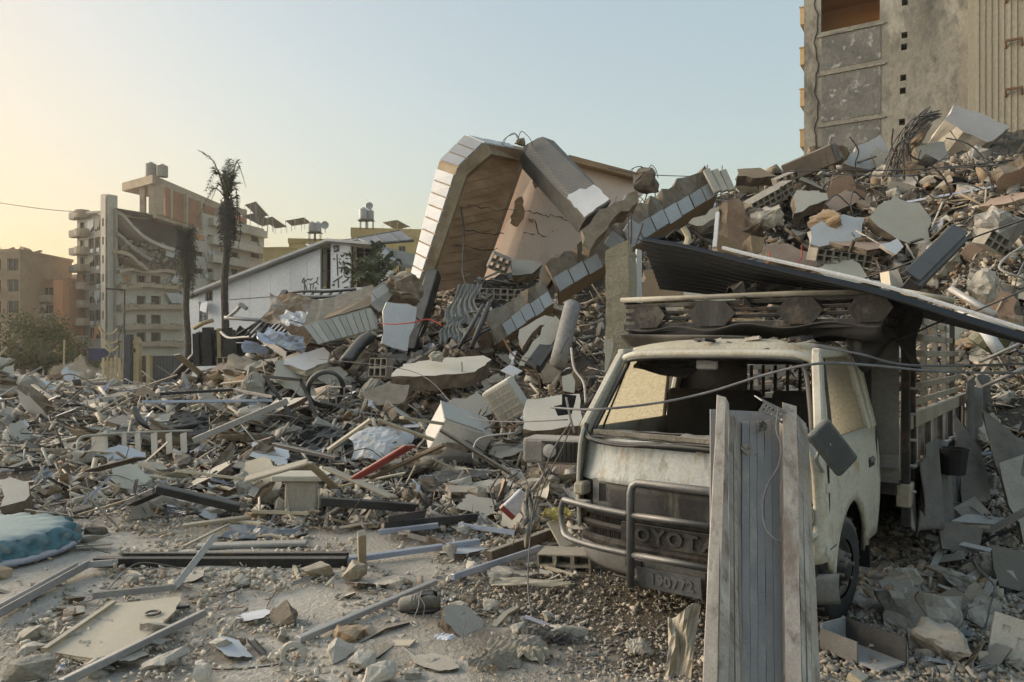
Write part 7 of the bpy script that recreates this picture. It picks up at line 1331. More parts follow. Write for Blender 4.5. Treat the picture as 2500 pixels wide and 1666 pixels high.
o = crumple('clear_sheet', 'translucent grey plastic film before the black beams', P(645, 1300, 7.4), .8, .3, mat('grey_film', (.26, .27, .285), (.2, .21, .22), 3, .35, bump=.1, rand=0), 54, 'plastic film', .06, (.15, 0, .1), 10)
o = crumple('corrugated_scrap', 'black corrugated scrap lying above pale concrete slab', P(1130, 1160, 9.0), .65, .25, BLACKV, 55, 'metal scrap', .03, (.3, 0, .2), 9)
m_ = MB(); m_.lathe((0, 0, 0), [(.27, -.06), (.33, -.05), (.33, .05), (.27, .06)], 26, 'y', closed=True); o = m_.build('tyre', RUBBER, smooth=True); o.location = P(795, 950, 12.4); o.rotation_euler = (.2, 0, .5); T(o, 'old tyre standing behind the thick wooden post', 'tyre')
for k, (px, py, d, sz, lb) in enumerate(((1195, 1215, 8.55, (1.0, .3, .2), 'row of hollow blocks under the pale slab near bumper'), (620, 1162, 9.8, (.5, .3, .3), 'hollow block broken open above pedestal block'), (830, 965, 12.6, (.4, .25, .3), 'small hollow block beside old tyre'), (1385, 1372, 6.3, (.46, .3, .19), 'dusty hollow block lying left of the bull bar foot'), (560, 890, 18, (.5, .3, .35), 'hollow block on top of left rubble'), (930, 900, 13.6, (.35, .3, .35), 'round ended hollow block left of flat floor slab'))):
    m_ = MB(); hollow(m_, (0, 0, 0), sz, (0, 0, 0), max(3, int(sz[0] / .16)), 2); o = m_.build('hollow_block', BLOCK, fixn=False); o.location = P(px, py, d); o.rotation_euler = (ru(-.2, .2), ru(-.15, .15), ru(-.3, .3)); T(o, lb, 'hollow block')
# stones in the yard
ST = [(778, 1392, .33, .24, .16, BSTONE, 'large brown stone in front of black beams'), (862, 1396, .24, .2, .17, BSTONE, 'rounded brown stone beside the large one'), (832, 1590, .26, .2, .13, CONC, 'square pale block right of metal disc'), (885, 1610, .22, .18, .09, CONC, 'flat pale block in front of square block'), (925, 1650, .26, .2, .13, CONC, 'rough pale chunk at bottom edge'), (65, 1640, .34, .2, .15, BLOCK, 'hollow ended block at the lower left corner'), (410, 1600, .34, .2, .08, CONC, 'flat pale chunk under white bar'), (545, 1570, .2, .15, .11, CONC, 'pale layered chunk in lower foreground'), (495, 1645, .14, .12, .14, CONC, 'pointed pale chunk near the bottom edge'), (325, 1405, .18, .12, .09, CONC, 'brown topped chunk before black beams'), (75, 1575, .2, .14, .08, CONC, 'flat chunk left of beige board'), (170, 1490, .12, .1, .08, BRICK, 'small terracotta chunk beside channel'), (905, 1535, .14, .12, .09, BRICK, 'reddish chunk above square block'), (1120, 1465, .2, .12, .04, PALEWOOD, 'tan wooden offcut right of the shoe'), (1265, 1530, .12, .1, .1, CONC, 'white lump in gravel near leaning panel'), (1200, 1470, .2, .12, .1, CONC, 'grey chunk right of the shoe'), (1010, 1640, .13, .1, .07, CONC, 'grey angular chunk at bottom middle'), (1150, 1375, .24, .16, .09, CONC, 'pale broken chunk before bluish profile'), (1100, 1345, .2, .16, .16, CONC, 'square grey stone among black channels'), (1130, 1300, .22, .18, .16, CONCG, 'grey stone perched on bluish profile'), (1650, 1440, .16, .12, .18, BSTONE, 'tan stone under the truck front'), (1385, 1540, .3, .2, .1, CONC, 'grey lump at leaning panel foot'), (1330, 1500, .12, .1, .1, CONC, 'white crumbled lump in dark gravel'), (690, 1240, .22, .18, .2, CONC, 'crumbly chunk beside pedestal block'), (520, 1252, .25, .2, .16, CONC, 'rough pinkish chunk below dark angle'), (200, 1130, .4, .35, .3, CONC, 'round grey boulder in left rubble'), (1300, 1190, .3, .25, .2, CONC, 'broken chunk beside hanging rag'), (1170, 1225, .35, .3, .25, BSTONE, 'tan boulder in front of pale slab near bumper'), (1120, 1195, .4, .3, .25, CONC, 'cracked pale boulder left of tan boulder'), (1010, 1240, .2, .2, .12, BRICK, 'brown chunk at end of steel channel')]
for k, (px, py, sx, sy, sz, mt, lb) in enumerate(ST):
    d = terr_d(px, py + 12) if py < 1260 else gd(py + 18); o = obj('stone', rough_rock(200 + k, sx, sy, sz, 14, .035), mt, (0, 0, 0), (ru(-.15, .15), ru(-.15, .15), ru(0, 3))); p = P(px, py, d); o.location = V(p.x, p.y, max(Hs(p.x, p.y), 0) + sz * .36); T(o, lb, 'stone')
for k, (px, py, sx, sy, sz, mt, lb) in enumerate(((2240, 1515, .6, .5, .4, CONCG, 'big dark angular chunk right of front wheel'), (2290, 1590, .4, .3, .24, CONC, 'crumbling pale chunk in right foreground'), (2210, 1425, .3, .22, .2, CONC, 'jagged chunk just behind front wheel'), (2400, 1520, .4, .3, .2, CONCG, 'dark lump at right foreground edge'), (2330, 1440, .3, .25, .2, CONCG, 'dark lump under steel bars'), (2440, 1420, .4, .35, .3, CONCG, 'large shaded lump at right edge below panel'), (2450, 1200, .5, .4, .35, CONCG, 'square shaded block right of truck tarpaulin'), (2420, 1080, .5, .4, .3, CONC, 'grey block high on the right behind tarpaulin'), (2150, 1600, .2, .16, .1, CONC, 'small pale chunk in front of drawer'), (2110, 1480, .22, .18, .14, CONCG, 'small dark chunk at front wheel'))):
    d = terr_d(px, py + 14); o = obj('stone', rough_rock(260 + k, sx, sy, sz, 14, .06), mt, (0, 0, 0), (ru(-.3, .3), ru(-.3, .3), ru(0, 3))); p = P(px, py, d); o.location = V(p.x, p.y, max(Hs(p.x, p.y), 0) + sz * .34); T(o, lb, 'stone')
# metal disc, paper, rag heap, shoe
m_ = MB(); m_.lathe((0, 0, 0), [(.045, -.012), (.072, -.012), (.075, 0), (.072, .012), (.045, .012)], 36, 'y', closed=True); m_.f += []; o = m_.build('metal_disc', CONC, smooth=False, solid=.004); o.location = P(716, 1600, 4.32); o.rotation_euler = (-.35, 0, .15); T(o, 'dusty flat metal disc with large hole leaning on chunk', 'disc')
crumple('paper', 'white scrap of paper lying in the dust', P(1088, 1556, gd(1556, .02)) + V(0, 0, .01), .13, .09, PAPER, 61, 'paper', .012, (.05, .02, .3), 7, droop=.03, solid=.001)
shp = V(*P(1025, 1462, gd(1478, .06))); she = empty('shoe', (shp.x, shp.y, .04)); T(she, 'grey dusty laced shoe lying beside pale square bar', 'shoe'); she.rotation_euler = (0.5, 0, .05); SHOE = mat('dusty_shoe', (.23, .22, .19), (.15, .143, .125), 8, .9, bump=.5, bscale=60, rand=0, dust=.3)
secs = [(-.145, .032, .03, .03), (-.13, .045, .042, .04), (-.09, .05, .048, .045), (-.04, .047, .06, .055), (.01, .043, .075, .07), (.06, .04, .085, .08), (.10, .042, .085, .08), (.13, .036, .075, .07), (.142, .022, .05, .05)]; m_ = MB(); n = 14
for x, hw, hh_, zc in secs:
    for k in range(n): a = 2 * math.pi * k / n; m_.v.append((x, hw * math.cos(a), zc + hh_ * math.sin(a) * (1 if math.sin(a) > 0 else .75)))
m_.f = [(i * n + k, i * n + (k + 1) % n, (i + 1) * n + (k + 1) % n, (i + 1) * n + k) for i in range(len(secs) - 1) for k in range(n) if not (i >= 4 and i <= 6 and k in (2, 3, 4))] + [tuple(range(n)), tuple((len(secs) - 1) * n + n - 1 - k for k in range(n))]; m_.m = [0] * len(m_.f); m_.build('upper', SHOE, she, smooth=True, solid=.006)
m_ = MB(); m_.prism([V(.148 * math.cos(t) - 0, .052 * math.sin(t) * (1 - .12 * math.cos(t)), -.012) for t in np.linspace(0, 2 * math.pi, 24)[:-1]], (0, 0, .022)); m_.build('sole', RUBBER, she); m_ = MB(); m_.box((.055, 0, .135), (.09, .045, .02)); m_.build('shoe_opening', BLACKV, she, bevel=.008)
for k in range(4): m_ = MB(); x = -.06 + k * .022; m_.tube(catmull([V(x, -.03, .10 + k * .012), V(x + .01, 0, .118 + k * .013), V(x + .02, .03, .10 + k * .012)], 4), .004, 5); m_.build('lace', PALEWIRE, she)
for s_ in (-1, 1): m_ = MB(); m_.tube(catmull([V(.0, -.02, .14), V(.02 + .02 * s_, -.07, .10), V(.03 * s_, -.11, .03), V(.05 * s_, -.15, .0)], 4), .0035, 5); m_.build('lace_end', PALEWIRE, she)
RAG = mat('dirty_rag', (.36, .325, .265), (.22, .20, .16), 6, .95, bump=.4, rand=.2)
for k, (px, py, wd, ht, mt, lb) in enumerate(((1265, 1570, .34, .2, RAG, 'crumpled brown rag in gravel before leaning panel'), (1335, 1548, .28, .16, BTARP, 'black cloth lying on gravel right of brown rag'), (1215, 1610, .3, .13, RAG, 'small brown rag trailing to the lower left'), (1300, 1592, .2, .13, RAG, 'folded grey rag between the two cloths'), (1560, 1575, .14, .14, CONC, 'crumpled pale foil at the foot of leaning panel'))):
    crumple('rag', lb, P(px, py, gd(py + 8, .04)) + V(0, 0, .02), wd, ht, mt, 70 + k, 'rag', .035, (.1, .1, ru(-.5, .5)), 18, droop=.12, solid=.004)
o = crumple('pale_foil', 'crumpled pale cream strip of sheet left of leaning panel', P(1660, 1610, 4.15), .16, .55, PALEWOOD, 80, 'sheet', .05, (1.0, .1, -.25), 9)
o = crumple('pale_scrap', 'thin pale jagged scrap lying before dark gravel', P(1300, 1422, gd(1425, .05)), .55, .1, PALEWOOD, 81, 'scrap', .02, (.2, 0, 0), 8)
drape('hanging_rag', 'grey rag hanging from a wire in front of the truck bumper', (1300, 1200), (1285, 1305), .16, RAG, 5, 6.4, 3, 'rag', amp=.03)
m_ = MB(); m_.box((0, 0, 0), (.16, .05, .24)); o = m_.build('packet', mat('white_red_packet', (.62, .64, .70), (.55, .56, .62), 3, .6, bump=.1, rand=0), bevel=.01); o.location = P(1262, 1228, 6.9); o.rotation_euler = (.3, .75, .3); T(o, 'white packet with red end caught beside the hanging rag', 'packet'); m_ = MB(); m_.box((0, 0, -.125), (.164, .054, .05)); m_.build('red_end', REDP, o)
crumple('yellow_foil', 'crumpled yellow foil beside the bull bar', P(1360, 1252, 6.9), .25, .14, mat('yellow_foil', (.5, .44, .16), (.4, .34, .11), 5, .5, bump=.2, rand=0), 83, 'foil', .06, (.3, 0, .2), 8)
# right foreground: drawer, chunks, frames
dw = empty('drawer_box', V(1.98, 4.47, .03)); T(dw, 'broken open drawer box with dark side lying beside front wheel', 'drawer'); dw.rotation_euler = (0, 0, -1.07); dw.scale = (.5, .5, .62); WHM = mat('dusty_white_board', (.30, .31, .33), (.24, .25, .265), 3, .7, bump=.2, rand=0, dust=.4); DKB = mat('dark_board', (.075, .075, .075), (.05, .05, .05), 3, .7, bump=.2, rand=0)
m_ = MB(); m_.box((.35, .0, .01), (.78, .46, .02)); m_.build('base', WHM, dw); m_ = MB(); m_.box((.35, .24, .12), (.80, .022, .24)); m_.build('side', DKB, dw, bevel=.003); m_ = MB(); m_.box((-.045, .02, .12), (.022, .46, .24)); m_.build('back', WHM, dw); m_ = MB(); m_.box((.22, -.24, .10), (.5, .022, .2)); m_.build('front', BUMPER, dw)
S3 = [('large angular concrete chunk behind broken drawer', [(2155, 1500), (2165, 1462), (2250, 1455), (2330, 1475), (2340, 1540), (2290, 1560), (2160, 1535)], .5, 4.9, .8, 0, 6), ('pale crumbling concrete chunk right of broken drawer', [(2220, 1590), (2215, 1535), (2300, 1530), (2345, 1560), (2355, 1600), (2265, 1640)], .4, 4.5, .8, 0, 1), ('pale flat chunk leaning by rear of front wheel', [(2145, 1420), (2190, 1398), (2260, 1430), (2290, 1460), (2230, 1465), (2160, 1450)], .2, 5.6, 1.2, 0, 1), ('dusty ply sheet lying in right rubble below truck tarpaulin', [(2265, 1360), (2350, 1335), (2356, 1365), (2280, 1375)], .03, 6.2, 1.5, 0, 6), ('pale board lying flat in right rubble', [(2322, 1272), (2360, 1255), (2480, 1268), (2430, 1280)], .05, 6.6, 2.0, 0, 9), ('dark triangular panel standing in right rubble', [(2327, 1240), (2380, 1212), (2420, 1255), (2350, 1262)], .04, 7.0, .3, 0, 6), ('grey panel leaning at the right edge', [(2440, 1130), (2500, 1110), (2520, 1320), (2500, 1330)], .06, 6.5, .5, 0, 6), ('pale splintered board at the bottom right', [(2010, 1655), (2160, 1630), (2220, 1668), (2100, 1690), (2000, 1690)], .04, 4.0, 3., 0, 1)]
for k, po in enumerate(([(2330, 1010), (2395, 1100), (2420, 1220), (2350, 1235)], [(2400, 1000), (2500, 1080), (2510, 1200), (2440, 1160)], [(2290, 1270), (2400, 1290), (2390, 1350), (2300, 1340)], [(2420, 1330), (2510, 1350), (2510, 1450), (2440, 1430)])):  # dark sheets added to stand in for shade right of the truck
    slab('dark_sheet', ['tall dark sheet added as shade behind truck tarpaulin', 'dark sheet added as shade high at the right edge', 'dark sheet added as shade under grey steel bars', 'dark sheet added as shade low at the right edge'][k], 'metal sheet', po, .04, (7.4, 7.2, 6.1, 5.6)[k], .6, .1, [CHAR, CHAR], jag=.02)
S3 = [r_[:6] + (6 if r_[6] != 9 else 9,) for r_ in S3]
for lb, po, th, d, k, kx, mi in S3: slab('broken_slab', lb, 'concrete slab', po, th, d, k, kx, SM[mi])
for lb, a, c, da, dc, mt, w_ in (('grey steel bar leaning steeply in right rubble', (2265, 1412), (2312, 1312), 6.0, 6.2, ALU, .05), ('grey steel bar slanting down to the right', (2262, 1310), (2470, 1357), 6.2, 5.9, ALU, .05), ('grey steel bar rising to the right edge', (2330, 1440), (2445, 1365), 5.6, 5.9, ALU, .07), ('dark steel bar along the lower right rubble', (2225, 1392), (2400, 1475), 5.9, 5.4, ALU, .04), ('pale angle bar entering from the right edge', (2420, 1295), (2510, 1245), 5.8, 5.6, ALU, .09), ('long brown plank slanting in right foreground', (2310, 1450), (2460, 1570), 5.3, 4.6, DARKWOOD, .14)):
    bar('steel_bar' if mt is ALU else 'brown_plank', lb, a, c, w_, .02 if w_ < .1 else .04, mt, da=da, dc=dc, cat='bar' if mt is ALU else 'plank', roll=.5)
pp = empty('perforated_plate', P(2480, 1585, 4.3)); T(pp, 'pale plate with round holes at the lower right edge', 'plate'); pp.rotation_euler = (-.5, .2, -.5); m_ = MB(); facade(m_, (-.13, 0, -.16), V(1, 0, 0), .34, .34, [(.04, .085, .05, .095), (.13, .20, .14, .23), (.05, .09, .24, .28)], .05); m_.box((.04, .03, .01), (.338, .04, .338)); m_.build('plate', CONC, pp, fixn=False)
bar('wood_scrap', 'short wooden scrap standing in lower right gravel', (2395, 1590), (2408, 1650), .06, .03, PALEWOOD, da=4.3, dc=4.25, cat='wood scrap'); bar('tan_block', 'small tan wooden block in front of broken drawer', (2075, 1650), (2105, 1672), .09, .08, PALEWOOD, da=4.05, dc=4.0, cat='wood block')
# pipes right of the truck, long pale tubes under the sheet
for lb, a, c, da, dc, r_, mt in (('pale pipe lying behind sheet edge right of rack', (2200, 712), (2330, 735), 8.2, 8.0, .035, PALEWOOD), ('pale tube slanting down right behind the sheet', (2320, 705), (2430, 770), 7.8, 7.4, .035, ALU), ('long pale tube following the sheet to the right edge', (2340, 760), (2510, 830), 7.0, 6.6, .03, ALU), ('white pipe stub leaning right of load rack', (2400, 800), (2440, 860), 8.0, 7.8, .06, WHITEP), ('bright thin tube crossing at right edge', (2390, 885), (2510, 830), 7.2, 6.9, .015, ALU), ('second bright thin tube at right edge', (2400, 945), (2510, 895), 7.2, 6.9, .018, ALU)):
    m_ = MB(); m_.tube([P(*a, da), P(*c, dc)], r_, 8); T(m_.build('pale_tube', mt, smooth=True), lb, 'tube')
m_ = MB(); m_.lathe((0, 0, 0), [(.16, 0), (.19, .02), (.17, .30), (.14, .32)], 16); o = m_.build('olive_drum', mat('olive_plastic', (.17, .17, .09), (.11, .11, .06), 4, .6, bump=.2, rand=0, dust=.3)); o.location = P(2400, 850, 8.1); o.rotation_euler = (.4, .5, 0); T(o, 'olive drum lying in rubble right of load rack', 'drum')

# ---------------------------------------------------------------- wires
WR = [('cable', 'cable crossing the windscreen opening and cab side', [(1345, 995, 5.2), (1450, 1000, 4.7), (1600, 985, 4.6), (1730, 958, 4.5), (1880, 912, 4.3), (2000, 888, 4.15), (2120, 892, 4.3), (2300, 908, 4.6), (2520, 912, 4.9)], .008, WIRE),
 ('cable', 'upper cable running from cab roof corner to the right', [(1985, 845, 4.7), (2100, 865, 4.6), (2200, 890, 4.6), (2350, 893, 4.8), (2520, 888, 5.)], .008, WIRE),
 ('cable', 'thin cable sloping from the rack to the right edge', [(2195, 830, 5.4), (2320, 775, 5.4), (2380, 760, 5.6), (2520, 700, 6.)], .007, BLACKV),
 ('cable', 'long dark cable lying over rubble below the steel beam', [(2095, 685, 11.2), (2200, 650, 10.9), (2350, 590, 10.6), (2520, 530, 10.4)], .014, BLACKV),
 ('cable', 'dark cable stretched across the top of the high heap', [(1905, 420, 17), (2050, 415, 16.5), (2200, 416, 16), (2350, 405, 15.6), (2520, 385, 15.2)], .016, WIRE),
 ('cable', 'second cable across the high heap below the first', [(2020, 425, 15), (2200, 430, 15), (2330, 410, 14.6), (2520, 400, 14.4)], .012, WIRE),
 ('cable', 'pale looped cable at right edge of grey rubble', [(2520, 685, 9.4), (2470, 670, 9.4), (2440, 655, 9.5), (2455, 630, 9.6), (2500, 600, 9.8)], .016, PALEWIRE),
 ('cable', 'long thin wire rising from mid rubble to truck mirror', [(760, 875, 12.6), (1000, 905, 11), (1100, 980, 9.8), (1150, 1020, 8.), (1250, 1030, 6.8), (1385, 1025, 5.4)], .006, WIRE),
 ('cable', 'thin wire hanging from truck mirror to gravel', [(1395, 1030, 5.4), (1350, 1100, 5.6), (1320, 1180, 5.8), (1300, 1260, 6.0), (1290, 1380, 5.6), (1290, 1450, 5.2), (1300, 1510, 5.0)], .006, WIRE),
 ('cable', 'second thin wire hanging beside the first to gravel', [(1398, 1035, 5.4), (1370, 1100, 5.6), (1330, 1180, 5.8), (1308, 1250, 6.0)], .005, WIRE),
 ('cable', 'red cable before white plaster panel', [(932, 790, 14.6), (960, 792, 14.4), (1010, 788, 14.2), (1045, 780, 14.2), (1080, 795, 14)], .012, RED),
 ('cable', 'short red cable hanging in red brown rubble', [(1956, 600, 13), (1958, 625, 13), (1950, 640, 13)], .012, RED), ('cable', 'short red cable above black corrugated sheet', [(1880, 615, 12.6), (1876, 640, 12.5), (1868, 650, 12.5)], .012, RED),
 ('cable', 'pale hose looping left of the beige column', [(1395, 850, 11.6), (1402, 900, 11.4), (1425, 935, 11.2), (1430, 985, 11)], .02, PALEWIRE),
 ('cable', 'pale hose curling in rubble left of burnt grille', [(1156, 1120, 9.2), (1158, 1090, 9.2), (1180, 1068, 9.2), (1260, 1058, 9.1)], .015, PALEWIRE),
 ('cable', 'thin bent wire lying in the dust left', [(697, 1418, 5.9), (670, 1450, 5.6), (652, 1480, 5.3), (655, 1495, 5.2)], .004, WIRE), ('cable', 'dark wire running to the metal disc', [(500, 1632, 4.26), (560, 1634, 4.24), (640, 1628, 4.26), (690, 1620, 4.28)], .005, BLACKV), ('cable', 'short dark wire in bottom middle dust', [(1040, 1645, 4.18), (1060, 1630, 4.2), (1075, 1612, 4.3)], .004, BLACKV),
 ('cable', 'overhead cable sagging over far left rooftops', [(-40, 490, 115), (100, 510, 112), (190, 518, 116)], .05, WIRE), ('cable', 'cable along the skyline right of the pink wall', [(1480, 410, 20), (1560, 425, 19.5), (1650, 430, 19), (1740, 432, 18)], .012, WIRE)]
for nm, lb, pts, r_, mt in WR: wire(nm, lb, [P(*p) for p in pts], r_, mt)

# ---------------------------------------------------------------- loose rubble
# first visible ground point under every pixel of the photo
_pc = np.arange(-60, 2580, 12.); _dd = np.concatenate([np.arange(3.7, 12, .05), np.arange(12, 46, .1), np.arange(46, 60, .5)]); _map = []
for p_ in _pc:
    x = (p_ - CX) / F * _dd; z = np.maximum(H(x, _dd), 0); row = HY + (EYE - z) * F / _dd; mn = np.minimum.accumulate(row); first = np.concatenate([[True], row[1:] < mn[:-1] - 1e-6]); _map.append((row[first][::-1], _dd[first][::-1]))
def hit(px, py):
    """ground depth under pixels px, py; nan above the skyline"""
    px = np.asarray(px); py = np.asarray(py); k = np.clip(((px + 60) / 12).round().astype(int), 0, len(_pc) - 1); out = np.full(px.shape, np.nan)
    for i in np.unique(k):
        r_, d_ = _map[i]; s_ = k == i; v = np.interp(py[s_], r_, d_); v[py[s_] < r_[0]] = np.nan; out[s_] = v
    return out
RS = np.random.RandomState(11)
TPX = np.array([[1375, 1150], [1375, 1420], [1500, 1470], [1990, 1480], [2200, 1420], [2400, 1200], [2400, 700], [1540, 700]])
def under_truck(x, y):
    v = np.stack([x - TO.x, y - TO.y], -1); c, s_ = math.cos(TRZ), math.sin(TRZ); u = v[..., 0] * c + v[..., 1] * s_; w_ = -v[..., 0] * s_ + v[..., 1] * c; return (u > -.25) & (u < 2.1) & (w_ > -.3) & (w_ < 6.6)
def sample(n, py0, py1, px0=-30, px1=2530, dmin=0, dmax=99, power=1., clear=True):
    px = RS.uniform(px0, px1, n); py = py0 + (py1 - py0) * RS.rand(n) ** power; d = hit(px, py); ok = np.isfinite(d) & (d > dmin) & (d < dmax); px, py, d = px[ok], py[ok], d[ok]; x = (px - CX) / F * d; z = np.maximum(H(x, d), 0); ok = ~under_truck(x, d) | (not clear); return px[ok], py[ok], x[ok], d[ok], z[ok]
def hull_arrays(seed, n, flat):
    me = rock_mesh(seed, n, 1., .8, flat, .6); v = np.empty(len(me.vertices) * 3); me.vertices.foreach_get('co', v); f = np.array([list(p.vertices) for p in me.polygons]); bpy.data.meshes.remove(me); return v.reshape(-1, 3), f
BASES = [hull_arrays(300 + i, 7 + i % 3, [.3, .55, .2, .7, .12][i % 5]) for i in range(15)]
def boxv(sx, sy, sz): return (np.array([(a, b, c) for a in (-.5, .5) for b in (-.5, .5) for c in (-.5, .5)]) * (sx, sy, sz), np.array([(0, 1, 3), (0, 3, 2), (4, 6, 7), (4, 7, 5), (0, 4, 5), (0, 5, 1), (2, 3, 7), (2, 7, 6), (0, 2, 6), (0, 6, 4), (1, 5, 7), (1, 7, 3)]))
BASES += [boxv(1.2, .7, .1), boxv(1., .8, .16), boxv(1.5, .5, .12), boxv(1., .6, .5)]
STICK = [boxv(1.6, .12, .08), boxv(2.2, .08, .08), boxv(1.3, .3, .05), boxv(1., .7, .05)]
PAL = [(0., (.52, .455, .36)), (.28, (.60, .53, .425)), (.46, (.40, .36, .30)), (.60, (.68, .62, .515)), (.70, (.35, .27, .185)), (.80, (.44, .29, .185)), (.85, (.19, .18, .17)), (.93, (.50, .43, .31)), (.975, (.09, .09, .09))]
DEBRIS = mat('mixed_rubble', (1, 1, 1), None, 14., .95, bump=.6, bscale=50, rand=0, tint=PAL, dust=.35)
def scatter(name, label, x, y, z, size, bases, tilt=.6, sink=.25, tint=None, stretch=None, normal=None):
    n = len(x); which = RS.randint(0, len(bases), n); V_, F_, Tn = [], [], []; base = 0
    for b in range(len(bases)):
        idx = np.nonzero(which == b)[0]; m = len(idx)
        if not m: continue
        v, f = bases[b]; s_ = size[idx][:, None] * np.stack([RS.uniform(.75, 1.35, m), RS.uniform(.6, 1.1, m), RS.uniform(.6, 1.2, m)], 1)
        a, bx, by = RS.uniform(0, 6.283, m), RS.normal(0, tilt, m), RS.normal(0, tilt, m)
        ca, sa, cb, sb, cc, s2 = np.cos(a), np.sin(a), np.cos(bx), np.sin(bx), np.cos(by), np.sin(by); p = v[None] * s_[:, None, :]
        X, Y, Z = p[..., 0], p[..., 1], p[..., 2]; Y, Z = Y * cb[:, None] - Z * sb[:, None], Y * sb[:, None] + Z * cb[:, None]; X, Z = X * cc[:, None] + Z * s2[:, None], -X * s2[:, None] + Z * cc[:, None]; X, Y = X * ca[:, None] - Y * sa[:, None], X * sa[:, None] + Y * ca[:, None]
        zz = z[idx] - Z.min(1) * (1 - 2 * sink) ; V_.append(np.stack([X + x[idx][:, None], Y + y[idx][:, None], Z + zz[:, None]], -1).reshape(-1, 3)); k = len(v)
        F_.append((f[None] + (np.arange(m) * k)[:, None, None] + base).reshape(-1, 3)); base += m * k; Tn.append(np.repeat(RS.rand(m) if tint is None else np.asarray(tint)[idx], len(f)))
    co, fa, tn = np.concatenate(V_), np.concatenate(F_), np.concatenate(Tn); me = bpy.data.meshes.new(name); me.vertices.add(len(co)); me.vertices.foreach_set('co', co.ravel()); me.loops.add(fa.size); me.loops.foreach_set('vertex_index', fa.ravel().astype(np.int32)); me.polygons.add(len(fa)); me.polygons.foreach_set('loop_start', np.arange(0, fa.size, 3, dtype=np.int32)); me.polygons.foreach_set('loop_total', np.full(len(fa), 3, dtype=np.int32)); me.update(calc_edges=True)
    at = me.attributes.new('tint', 'FLOAT', 'FACE'); at.data.foreach_set('value', tn.astype(np.float32)); me.materials.append(DEBRIS); o = bpy.data.objects.new(name, me); C.objects.link(o); o['kind'] = 'stuff'; o['label'] = label; return o
# fine layers: powder and crumbs in patches, coarser pieces in others, browner left of the heap, greyer right
def tints(px_, x, y):
    n = len(px_); t = RS.rand(n); br = np.clip(1 - np.abs(px_ - 1830) / 260, 0, 1) * .55 + (vnoise(x * .8 + 3, y * .8) > .62) * .25; t = np.where(RS.rand(n) < br, RS.choice([.72, .82, .95, .75, .1], n), t); dk = (vnoise(x * .7 + 50, y * .7 + 9) > .6) * .3; return np.where(RS.rand(n) < dk, RS.choice([.5, .9, .98, .55], n), t)
px, py, x, y, z = sample(44000, 380, 1300, dmin=7.2); cl = vnoise(x * .9, y * .9 + 5); keep = RS.rand(len(x)) < np.clip(.35 + (cl - .3) * 1.8, .25, 1); px, x, y, z, cl = px[keep], x[keep], y[keep], z[keep], cl[keep]
sz_ = (4 + (14 + 40 * np.clip(cl - .35, 0, 1)) * RS.rand(len(x)) ** 2.2) * y / F; _t = tints(px, x, y); scatter('fine_rubble', 'fine mixed rubble covering the collapsed building mound', x, y, z, sz_, BASES, .6, .12, tint=_t)
px, py, x, y, z = sample(25000, 400, 1290, dmin=7.4); cl = vnoise(x * .7 + 20, y * .7); keep = RS.rand(len(x)) < np.clip((cl - .25) * 2.2, .12, 1); x, y, z = x[keep], y[keep], z[keep]
sz_ = (7 + 40 * RS.rand(len(x)) ** 2.2) * y / F; scatter('splintered_rubble', 'splinters and strips scattered over the collapsed building mound', x, y, z, sz_, STICK, .45, .1, tint=RS.choice([.1, .35, .5, .65, .72, .9, .9, .98], len(x)))
px, py, x, y, z = sample(60000, 1180, 1680, dmax=9.0); cl = vnoise(x * 1.3 + 7, y * 1.3) * .6 + vnoise(x * 3.1, y * 3.1 + 3) * .4; keep = RS.rand(len(x)) < np.clip((cl - .37) * 3.4, .035, 1); x, y, z, py = x[keep], y[keep], z[keep], py[keep]
sz_ = (2. + 20 * RS.rand(len(x)) ** 3.4) * y / F; scatter('gravel', 'pebbles and crumbs of concrete scattered over the dusty yard', x, y, z, sz_, BASES, .5, .25, tint=RS.rand(len(x)) * .84)
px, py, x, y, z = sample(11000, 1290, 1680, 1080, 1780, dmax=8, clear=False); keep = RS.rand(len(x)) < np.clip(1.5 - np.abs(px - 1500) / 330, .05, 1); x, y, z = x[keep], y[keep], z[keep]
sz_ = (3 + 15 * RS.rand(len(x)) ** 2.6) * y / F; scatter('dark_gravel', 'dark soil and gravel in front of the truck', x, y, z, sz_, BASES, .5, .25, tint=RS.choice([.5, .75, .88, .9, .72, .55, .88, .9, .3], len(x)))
px, py, x, y, z = sample(9000, 1150, 1680, 1960, 2520, dmax=9, clear=False); sz_ = (4 + 26 * RS.rand(len(x)) ** 2.2) * y / F; scatter('shaded_gravel', 'dusty rubble with shade painted into its tint right of the truck', x, y, z, sz_, BASES, .6, .2, tint=RS.choice([.1, .5, .55, .75, .88, .9, .3], len(x)))  # dark tints put the shade beside the truck into the gravel

# larger pieces, each its own object
ROCKS = [rough_rock(400 + i, 1., .8, [.5, .65, .35, .8][i % 4], 11 + i % 6, .045, 2) for i in range(24)]
for m_ in ROCKS: m_.materials.append(CONC)
def poly_mesh(seed, th):
    r_ = random.Random(seed); k = r_.randint(4, 6); pts = [V(.5 * math.cos(2 * math.pi * (i + r_.uniform(-.3, .3)) / k), .4 * math.sin(2 * math.pi * (i + r_.uniform(-.3, .3)) / k), th / 2) for i in range(k)]
    mb = slab_mesh(MB(), pts, V(0, 0, -th), .035, .1, seed, .07); me = bpy.data.meshes.new('shard'); me.from_pydata(mb.v, [], mb.f); me.materials.append(PLASTER); me.materials.append(BROKEN); me.polygons.foreach_set('material_index', np.array(mb.m, dtype=np.int32)); bm = bmesh.new(); bm.from_mesh(me); bmesh.ops.recalc_face_normals(bm, faces=bm.faces); bm.to_mesh(me); bm.free(); return me
SHARDS = [poly_mesh(500 + i, [.07, .12, .18, .05][i % 4]) for i in range(20)]
